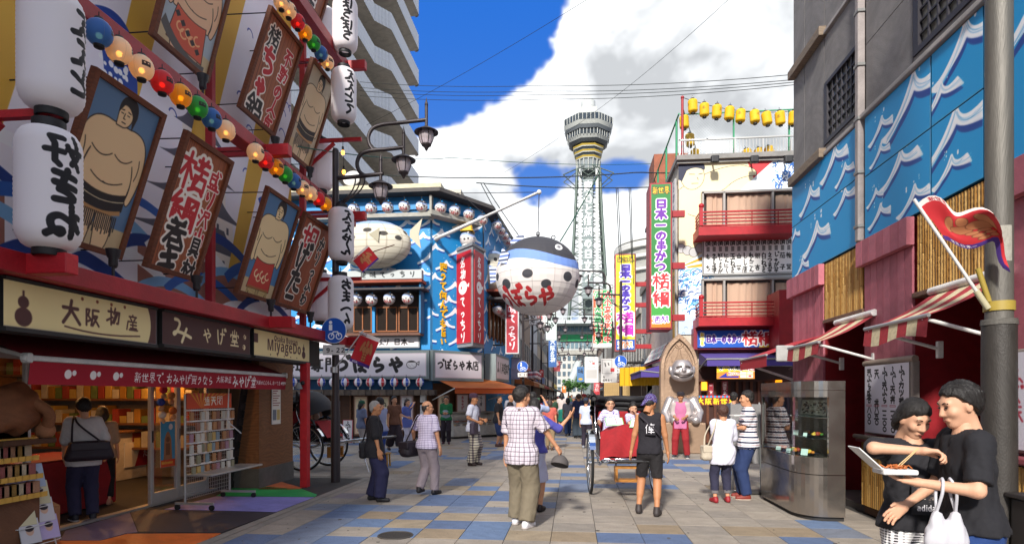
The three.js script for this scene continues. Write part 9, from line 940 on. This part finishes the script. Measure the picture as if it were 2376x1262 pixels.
seat(0.2,'smaller girl in a pale patterned top sitting in the rickshaw, hand at her mouth',{y0:0.4,h:1.14,hair:'long',top:{c:FAB.splash,sleeve:0.9,loose:0.02,hem:0.05},hands:[[0.03,1.5,0.15],[-0.1,1.08,0.3]],head:[0.1,0.2],skin:'c'});
for(const[dx,l,a]of[[-0.16,'pale green edged map held by the girl with glasses',0.1],[0.24,'white and green map on the red blanket before the smaller girl',-0.25]])sign('paper_map',l,'map',0.3,0.22,0.004,160,(c,W,H)=>{fillRect(c,'#7ac06a',0,0,W,H);fillRect(c,'#d8e4e8',1.4,1.4,W - 2.8,H - 2.8);c.strokeStyle='#b83a4a';c.beginPath();c.moveTo(3,7);c.lineTo(W - 4,5);c.moveTo(W*0.6,3);c.lineTo(W*0.62,H - 4);c.stroke();},'#cfd8d8',{m:turned(V(RK.position.x + dx,dx<0?1.26:1.235,RK.position.z +(dx<0?0.3:0.42)),a,-0.95)});
person('man in a pink shirt, open jacket and red trousers with a dark brimmed hat',{...A(1580,1062,912),yaw:-0.25,hair:'crop',hat:{k:'brim',c:0x241e24,w:0.128},top:{c:0xb86a90,sleeve:0,hem:0.16,loose:0.02},bot:{c:0x8e1c22,len:2,loose:0.02},shoe:0x35343c,sole:0xcfcac6,hands:[[0.14,1.08,0.22],[-0.12,1.06,0.22]],grip:[1,1],skin:'b',feet:[[0.17,0.04],[-0.15,0.06]],extra:(P,J,k)=>{const F=new Field(V(-0.5,0.6,-0.3),V(0.5,1.6,0.4),0.02);F.ell(V(0,1.2,-0.02),0.185,0.3,0.13,0.05).cap(k.sh(1),k.sh(-1),0.085,0.085,0.05);for(const j of J)F.cap(j.S,j.el,0.08,0.07).cap(j.el,j.el.clone().lerp(j.wr,0.5),0.066,0.06,0.03,1);F.all((x,y,z,v)=>Math.max(v,0.82 - y,y - 1.48,z>0.03&&Math.abs(x)<0.1?0.02:-1));part(P,'open_jacket',F.mesh(),mat(0xb0a4a0,0.85));}});
const p11=person('woman in a white blouse, rolled dark jeans and red flats seen from behind',{...A(1678,1167,944),yaw:PI + 0.15,cell:near,hair:'mop',hc:0x4a2e24,top:{c:0xd9d8e6,sleeve:1.5,loose:0.03,hem:0.24,flare:0.015},bot:{c:0x27263c,len:1.72},shoe:0x8e1a24,hands:[[-0.02,1.12,0.3],[-0.14,1.14,0.3]],g:1.04,feet:[[0.13,0.02],[-0.11,0.05]],extra:(P,J)=>{for(const j of J)part(P,'turned_cuff',plain(new THREE.CylinderGeometry(0.07,0.068,0.05,16)).translate(j.kn.x*0.3 + j.an.x*0.7,0.2,j.kn.z*0.3 + j.an.z*0.7),mat(0x6a6668,0.85));}});
bag('bucket_bag','cream bucket bag with a tan base hanging from the woman in white',p11,[0.3,0.9,0.0],[0.2,0.28,0.18],0xb8ac98,[[0.3,1.02,-0.06],[0.22,1.3,-0.14],[0.14,1.5,-0.04],[0.16,1.44,0.1],[0.28,1.2,0.12],[0.32,1.02,0.06]]);
person('man in a striped polo and blue jeans standing by the food display case',{...A(1737,1158,912),yaw:-H2 - 0.15,cell:near,hair:'short',top:{c:FAB.stripe,sleeve:0.85,loose:0.03,hem:0.1,collar:1},bot:{c:0x1f3058,len:2,loose:0.025},shoe:0x7a2a1e,sole:0xa89a8c,hands:[[0.06,1.16,0.32],[-0.08,1.2,0.3]],grip:[1,1],feet:[[0.12,0.04],[-0.1,0.08]],g:1.06,smile:0.004});
solo('paper_tray',box(-0.1,0.1,0,0.02,-0.07,0.07).rotateY(0.3).translate(at(1712,965,9.6).x,at(1712,965,9.6).y,at(1712,965,9.6).z),M.white,'small white paper tray between the woman in white and the striped shirt man','tray');
// the couple sharing food
const G=person('young woman in a black printed shirt and checked trousers eating with chopsticks',{pos:at(2118,918,3.85).setY(0),h:1.64,yaw:-0.05,cell:0.011,hair:'bob',shut:1,skin:'c',head:[0.25,0.42],top:{c:0x1b1a1f,sleeve:0.9,loose:0.02,hem:0.03,flare:0.008},bot:{c:FAB.check,len:1.95},shoe:0x222024,hands:[[0.2,0.86,0.1],[-0.1,1.44,0.32]],grip:[0,1],poles:[[0.5,-0.4,-1],[-1,0.05,-0.2]],palm:[0,[0,-1,0.3]],extra:(P)=>{const r=print(150,110,(c,W,H)=>{fillRect(c,'#1b1a1f',0,0,W,H);for(let i=0;i<60;i++)fillRect(c,['#6a5c56','#8a7c72','#4a4240','#b0a294'][i % 4],20 + 110*rnd(),6 + 58*rnd(),10,3);c.fillStyle='#cfccd0';c.font='bold 30px sans-serif';c.textAlign='left';c.fillText('adidas',22,98);});part(P,'shirt_print',fitUV(plain(new THREE.CylinderGeometry(0.196,0.206,0.2,16,1,true,-0.5,1.0)),r).scale(1,1,0.87).translate(0.02,1.12,0.004),printMat(r,0.85));}});
const N=person('young man in a black t-shirt and blue jeans holding a food tray, leaning in',{pos:at(2258,918,3.5).setY(0),h:1.74,yaw:-H2 - 0.1,cell:0.011,hair:'mop',skin:'c',head:[0.1,0.25],lean:0.08,top:{c:0x17161b,sleeve:0.85,loose:0.014,hem:0.02},bot:{c:0x1d3a70,len:2,loose:0.02},shoe:0x222024,hands:[[0.14,1.19,0.32],[-0.12,1.02,0.3]],palm:[[0,1,0],0],poles:[[0.5,-1,-0.2],[-0.5,-0.4,-1]],g:1.0,extra:(P)=>part(P,'sleeve_tag',box(0.222,0.227,1.22,1.235,0.02,0.05),mat(0x1d6ad0,0.5))});
const w=V(N.joints[0].wr.x - 0.03,N.joints[0].wr.y + 0.01,N.joints[0].wr.z + 0.1).applyMatrix4(N.matrixWorld);
{const o=thing('food_tray','open white food tray of noodles held by the young man','tray'),b=w.clone().add(V(-0.02,0.035,0));part(o,'tray',rbox(b.x - 0.1,b.x + 0.09,b.y,b.y + 0.03,b.z - 0.07,b.z + 0.07,0.01,2),M.white);part(o,'lid',rbox(-0.09,0.09,0,0.008,-0.07,0.07,0.003).rotateZ(-0.75).translate(b.x - 0.17,b.y + 0.09,b.z),M.white);const gs=[];for(let i=0;i<26;i++){const a=rnd()*6,q=0.05*rnd(),p=V(b.x + q*Math.cos(a)*1.4,b.y + 0.03,b.z + q*Math.sin(a));gs.push(tube([p,p.clone().add(V(rr(-0.03,0.03),0.02,rr(-0.03,0.03))),p.clone().add(V(rr(-0.04,0.04),0.004,rr(-0.03,0.03)))],0.004,6,4));}part(o,'noodles',merge(gs),mat(0xb0602a,0.5)).userData.kind='stuff';const hw=V(G.joints[1].wr.x,G.joints[1].wr.y - 0.04,G.joints[1].wr.z + 0.06).applyMatrix4(G.matrixWorld);const cs=thing('chopsticks','pair of wooden chopsticks dipping into the food tray','chopsticks');for(const k of[-1,1])part(cs,'chopstick',bar(hw.clone().add(V(-0.04,0.06,k*0.006)),V(b.x + k*0.008,b.y + 0.035,b.z + 0.01),0.0035,0.003,6),mat(0xc8a878,0.6));
const bg=thing('plastic_bag','translucent white carrier bag hanging from the young man\'s forearm','bag'),f=N.joints[0].wr.clone().lerp(N.joints[0].el,0.45).applyMatrix4(N.matrixWorld),F=new Field(V(-0.14,-0.42,-0.1),V(0.14,-0.08,0.1),0.008);F.ell(V(0,-0.3,0),0.1,0.09,0.035,0.03).cap(V(-0.05,-0.15,0),V(-0.055,-0.3,0),0.016,0.034,0.06).cap(V(0.05,-0.15,0),V(0.055,-0.3,0),0.016,0.034,0.06).all((x,y,z,v)=>v + 0.003*noise3(x*22,y*9,z*22));const pm=mat(0xcfcdd2,0.45,{transmission:0.25,thickness:0});part(bg,'body',F.mesh().translate(f.x,f.y,f.z),pm);for(const k of[-1,1])part(bg,'handle',tube([V(f.x + k*0.05,f.y - 0.14,f.z),V(f.x + k*0.035,f.y - 0.02,f.z + 0.03),V(f.x + k*0.02,f.y + 0.045,f.z),V(f.x + k*0.035,f.y - 0.02,f.z - 0.03),V(f.x + k*0.05,f.y - 0.14,f.z)],0.009,24,6),pm);}
// around the restaurant and the statue
person('restaurant worker in a green top and grey apron with clasped hands',{...A(1035,1030,922),yaw:0.1,hair:'short',glasses:1,smile:0.006,top:{c:0x15683a,sleeve:1.8,hem:0.05,loose:0.02},bot:{c:0x241a24,len:2,loose:0.02},shoe:0x4a2430,hands:[[0.06,1.14,0.24],[-0.06,1.14,0.24]],extra:(P)=>{const F=new Field(V(-0.25,0.7,-0.1),V(0.25,1.5,0.3),0.02);F.ell(V(0,1.05,0.0),0.19,0.34,0.155,0.02).all((x,y,z,v)=>Math.max(v,0.78 - y,0.06 - z));part(P,'apron',F.mesh(),mat(0x8a96a0,0.85));}});
person('stout man in a black t-shirt and denim shorts beside the food counter',{...A(1157,1036,920),yaw:H2 - 0.2,hair:'crop',g:1.22,top:{c:0x1b181d,sleeve:0.9,loose:0.03,hem:0.12},bot:{c:0x20305a,len:1.05,loose:0.03,wide:0.02,name:'shorts'},shoe:0x4a2a28,hands:[[0.27,0.8,0.1],[-0.24,0.8,0.1]]});
person('bald man in dark clothes behind the stout man in denim shorts',{...A(1184,1031,918),yaw:H2,g:1.12,top:{c:0x1f1a20,sleeve:1.6,loose:0.03,hem:0.12},bot:{c:0x1b1a22,len:2},shoe:0x15131a});
person('woman in a green beret and pale trousers near the parked rickshaw',{...A(838,1052,932),yaw:2.5,hair:'long',hat:{k:'brim',c:0x0f4a34,w:0.11},top:{c:0x66708c,sleeve:0.9,hem:0.1,loose:0.03},bot:{c:0xb3aaa6,len:2},shoe:0x3a2a2a});
person('person in blue overalls reading papers by the yellow stool',{...A(882,1084,926),yaw:-1.9,hair:'mop',top:{c:0x8a90ac,sleeve:0.8,hem:0.02,loose:0.03},bot:{c:0x24408a,len:2,loose:0.04,rise:0.34,name:'overalls'},shoe:0x2a2430,hands:[[0.08,1.1,0.28],[-0.08,1.1,0.28]],head:[0,0.35]});
person('young man in a brown t-shirt and dark wide trousers walking past the menu boards',{...A(914,1050,922),yaw:0.7,hair:'short',top:{c:0x63402e,sleeve:0.75,hem:0.06},bot:{c:0x2a1e26,len:1.7,wide:0.05},shoe:0x2c1c26,feet:[[0.1,0.24],[-0.08,-0.24,0.06]]});
person('woman in a blue top and white trousers with a hand at her cheek',{...A(944,1038,928),yaw:1.1,hair:'long',hc:0x2c1c18,top:{c:0x5564a8,sleeve:0.8,hem:0.2,flare:0.02},bot:{c:0xc8c4d2,len:1.95},shoe:0x3a2c34,hands:[[0.1,1.5,0.16],[-0.2,1.1,0.2]],skin:'c'});
const p21=person('customer in a white shirt and dark jeans standing in the shop doorway',{...A(193,1208,930),yaw:PI + 0.9,cell:near,hair:'mop',top:{c:0xc8c2c0,sleeve:1.3,loose:0.03,hem:0.14},bot:{c:0x2a2640,len:2,loose:0.02},shoe:0x1d1a22,sole:0xb8b4b0,head:[0,0.2],hands:[[0.2,0.95,0.2],[-0.3,0.96,0.16]],skin:'c'});
bag('tote_bag','wide dark shoulder bag on the customer in the white shirt',p21,[-0.02,1.02,-0.26],[0.56,0.28,0.18],0x241822,[[0.18,1.14,-0.22],[0.16,1.4,-0.16],[0.12,1.5,-0.04],[0.1,1.4,-0.18],[-0.16,1.14,-0.22]]);
person('woman in a beige top and black trousers beside the customer in the shop doorway',{...A(236,1172,948),yaw:PI + 0.6,cell:near,hair:'long',top:{c:0xa08c78,sleeve:1.1,hem:0.1,loose:0.02},bot:{c:0x17151a,len:1.85},shoe:0xa87c62,skin:'c'});
person('woman in a blue hat with a backpack facing the statue',{...A(1610,1032,918),yaw:PI + 0.4,hair:'long',hc:0x4a2c20,hat:{k:'brim',c:0x6a86b0,w:0.12},top:{c:0x4a1c36,sleeve:1.4,hem:0.08},bot:{c:0x24406c,len:2},shoe:0x2a2028,extra:(P)=>part(P,'backpack',rbox(-0.15,0.15,1.0,1.42,-0.3,-0.13,0.06,3),mat(0x1d3272,0.8))});
person('grey haired man in a grey shirt beside the woman in the blue hat',{...A(1632,1028,916),yaw:-1.9,hair:'crop',hc:0x4a4648,hat:{k:'cap',c:0x3a3c48},top:{c:0x76808a,sleeve:0.9,hem:0.1},bot:{c:0x4a5a7a,len:2},shoe:0x2a2428});
person('child in a white t-shirt and blue shorts near the statue',{...A(1646,1030,938),yaw:PI - 0.4,hair:'mop',hs:1.2,top:{c:0xc2ccda,sleeve:0.8,hem:0.1},bot:{c:0x2a60b0,len:0.9,name:'shorts'},shoe:0x33384a});
person('dark haired man in a grey top behind the striped shirt man',{...A(1703,1075,914),yaw:2.4,hair:'short',top:{c:0x3a3a44,sleeve:0.9,hem:0.1},bot:{c:0x2c2a36,len:2},shoe:0x1d1a20});
person('woman in a pale blouse and teal skirt walking toward the tower',{...A(1304,1001,913),yaw:PI,hair:'long',top:{c:0xc0b4b0,sleeve:0.5,hem:0},bot:{c:0x0e6a5c,skirt:1,len:1,name:'skirt'},shoe:0x8a6a58,cell:0.026});
person('person in a navy jacket and long dark skirt behind the rickshaw',{...A(1343,1017,916),yaw:PI + 0.2,hair:'mop',hc:0x3a2418,top:{c:0x20264a,sleeve:1.6,hem:0.12,loose:0.03},bot:{c:0x2c3640,len:2,wide:0.06},shoe:0x15151a,cell:0.024});
person('man in a white t-shirt and dark cap standing behind the rickshaw wheel',{...A(1360,1040,926),yaw:PI - 0.3,hair:'crop',hat:{k:'cap',c:0x222a3c},top:{c:0xb8c0d8,sleeve:0.8,hem:0.1},bot:{c:0x241c2c,len:2},shoe:0x8a8c96,cell:0.024});
// the crowd down the street
const tone=[['white',0xcac8ce],['black',0x1c1a1e],['grey',0x7c7a80],['navy',0x242c4c],['red',0x8e2a2c],['blue',0x4a6296],['tan',0x9a8468],['green',0x3a5a44]],low=[['dark',0x24222c],['khaki',0x7a6a50],['blue',0x2c4470],['grey',0x66646a]],hats=['bare headed','capped','long haired'];
let i=0;for(const z of[24,25,25.6,26.5,27.2,28,28.6,29.4,30.2,31,31.6,32.5,33.2,34,35,36,38,40,42,44,47,50,54,58,63,68])for(const k of z>38?[0,1]:[0]){const t=tone[(i*5 + k*3)% 8],l=low[(i*3 + k)% 4],hh=hats[(i + k)% 3],x=((i*2.93 + k*2.1)% 3.6)- 2.5 +(k?1:0),pos=V(x,0,-z),away=i % 3 !==1;person(`${hh} pedestrian in a ${t[0]} top and ${l[0]} trousers ${away ? 'walking away' : 'coming'} down the far street`,{group:'pedestrians in the far street',pos,h:rr(1.5,1.76),yaw:away?PI + rr(-0.3,0.3):rr(-0.3,0.3),cell:z<36?0.034:0.042,hair:hh==='long haired'?'long':hh==='capped'?'crop':'short',hat:hh==='capped'?{k:'cap',c:tone[(i + 3)% 8][1]}:undefined,top:{c:t[1],sleeve:0.9,hem:0.1,loose:0.025},bot:{c:l[1],len:1.95,loose:0.02},shoe:0x2a2628,feet:i % 2?[[0.08,0.2],[-0.08,-0.16]]:[[0.08,-0.18],[-0.08,0.2]]});i++;}
// the silver seated figure
{const{o,c,sv,Y}=PF.statue,F=new Field(V(-0.8,0.8,-0.55),V(0.8,2.75,0.75),0.024),y0=Y(858);F.ell(V(0,1.25,0),0.42,0.42,0.33,0.08).ell(V(0,y0,0.1),0.31,0.35,0.29,0.04).ell(V(0,y0 - 0.17,0.16),0.34,0.19,0.24,0.06).cap(V(0,y0 + 0.32,0.08),V(-0.02,y0 + 0.42,0.06),0.07,0.02,0.08).ell(V(0,y0 - 0.03,0.4),0.06,0.06,0.06,0.03);for(const k of[-1,1])F.ell(V(k*0.34,y0 - 0.02,0.05),0.055,0.14,0.11,0.02).cap(V(k*0.34,1.55,0.02),V(k*0.5,1.2,0.12),0.14,0.12).cap(V(k*0.5,1.2,0.12),V(k*0.42,0.95,0.36),0.12,0.09).cap(V(k*0.24,1.0,0.1),V(k*0.3,0.98,0.6),0.18,0.12).ell(V(k*0.17,y0 - 0.08,0.31),0.12,0.1,0.1,0.04);F.all((x,y,z,v)=>{const m=0.03 - Math.abs(y -(y0 - 0.21)- x*x*1.1);let r=v;if(z>0.2&&Math.abs(x)<0.26)r=-smin(-r,-Math.min(m,v + 0.07),0.02);for(const k of[-1,1]){const e=0.02 - Math.abs(y -(y0 + 0.06)+(x - k*0.13)*k*0.3);if(z>0.15&&Math.abs(x - k*0.13)<0.085)r=-smin(-r,-Math.min(e,v + 0.05),0.015);}return r;});{const zf=(x,y)=>c.z + 0.165 + 0.24*Math.sqrt(Math.max(0.02,1 -(x / 0.345)**2 -((y - y0 + 0.17)/ 0.2)**2)),dkm=mat(0x4a403c,0.5,{metalness:0.5}),pts=[];for(let i=0;i<=10;i++){const x=-0.22 + i*0.044,y=y0 - 0.23 + x*x*1.6;pts.push(V(c.x + x,y,zf(x,y)));}part(o,'smile_line',tube(pts,0.014,24,6),dkm);for(const k of[-1,1])part(o,'eye_line',tube([V(c.x + k*0.05,y0 + 0.05,c.z + 0.385),V(c.x + k*0.12,y0 + 0.075,c.z + 0.365),V(c.x + k*0.2,y0 + 0.05,c.z + 0.315)],0.013,12,6),dkm);}
part(o,'seated_figure',F.mesh().translate(c.x,0,c.z),sv);}
}
// ---------- every thing gets its origin at its base; shadows on ----------
scene.updateMatrixWorld(true);
for(const o of scene.children){
if(o.isGroup&&o.position.lengthSq()===0&&o.children.length&&!o.userData.kind){
const b=new THREE.Box3().setFromObject(o);if(b.isEmpty())continue;
const c=V((b.min.x + b.max.x)/ 2,b.min.y,(b.min.z + b.max.z)/ 2);
o.position.copy(c);for(const k of o.children)k.position.sub(c);
}
}
scene.traverse((o)=>{if(o.isMesh){o.castShadow=true;o.receiveShadow=true;}});
renderer.render(scene,camera);
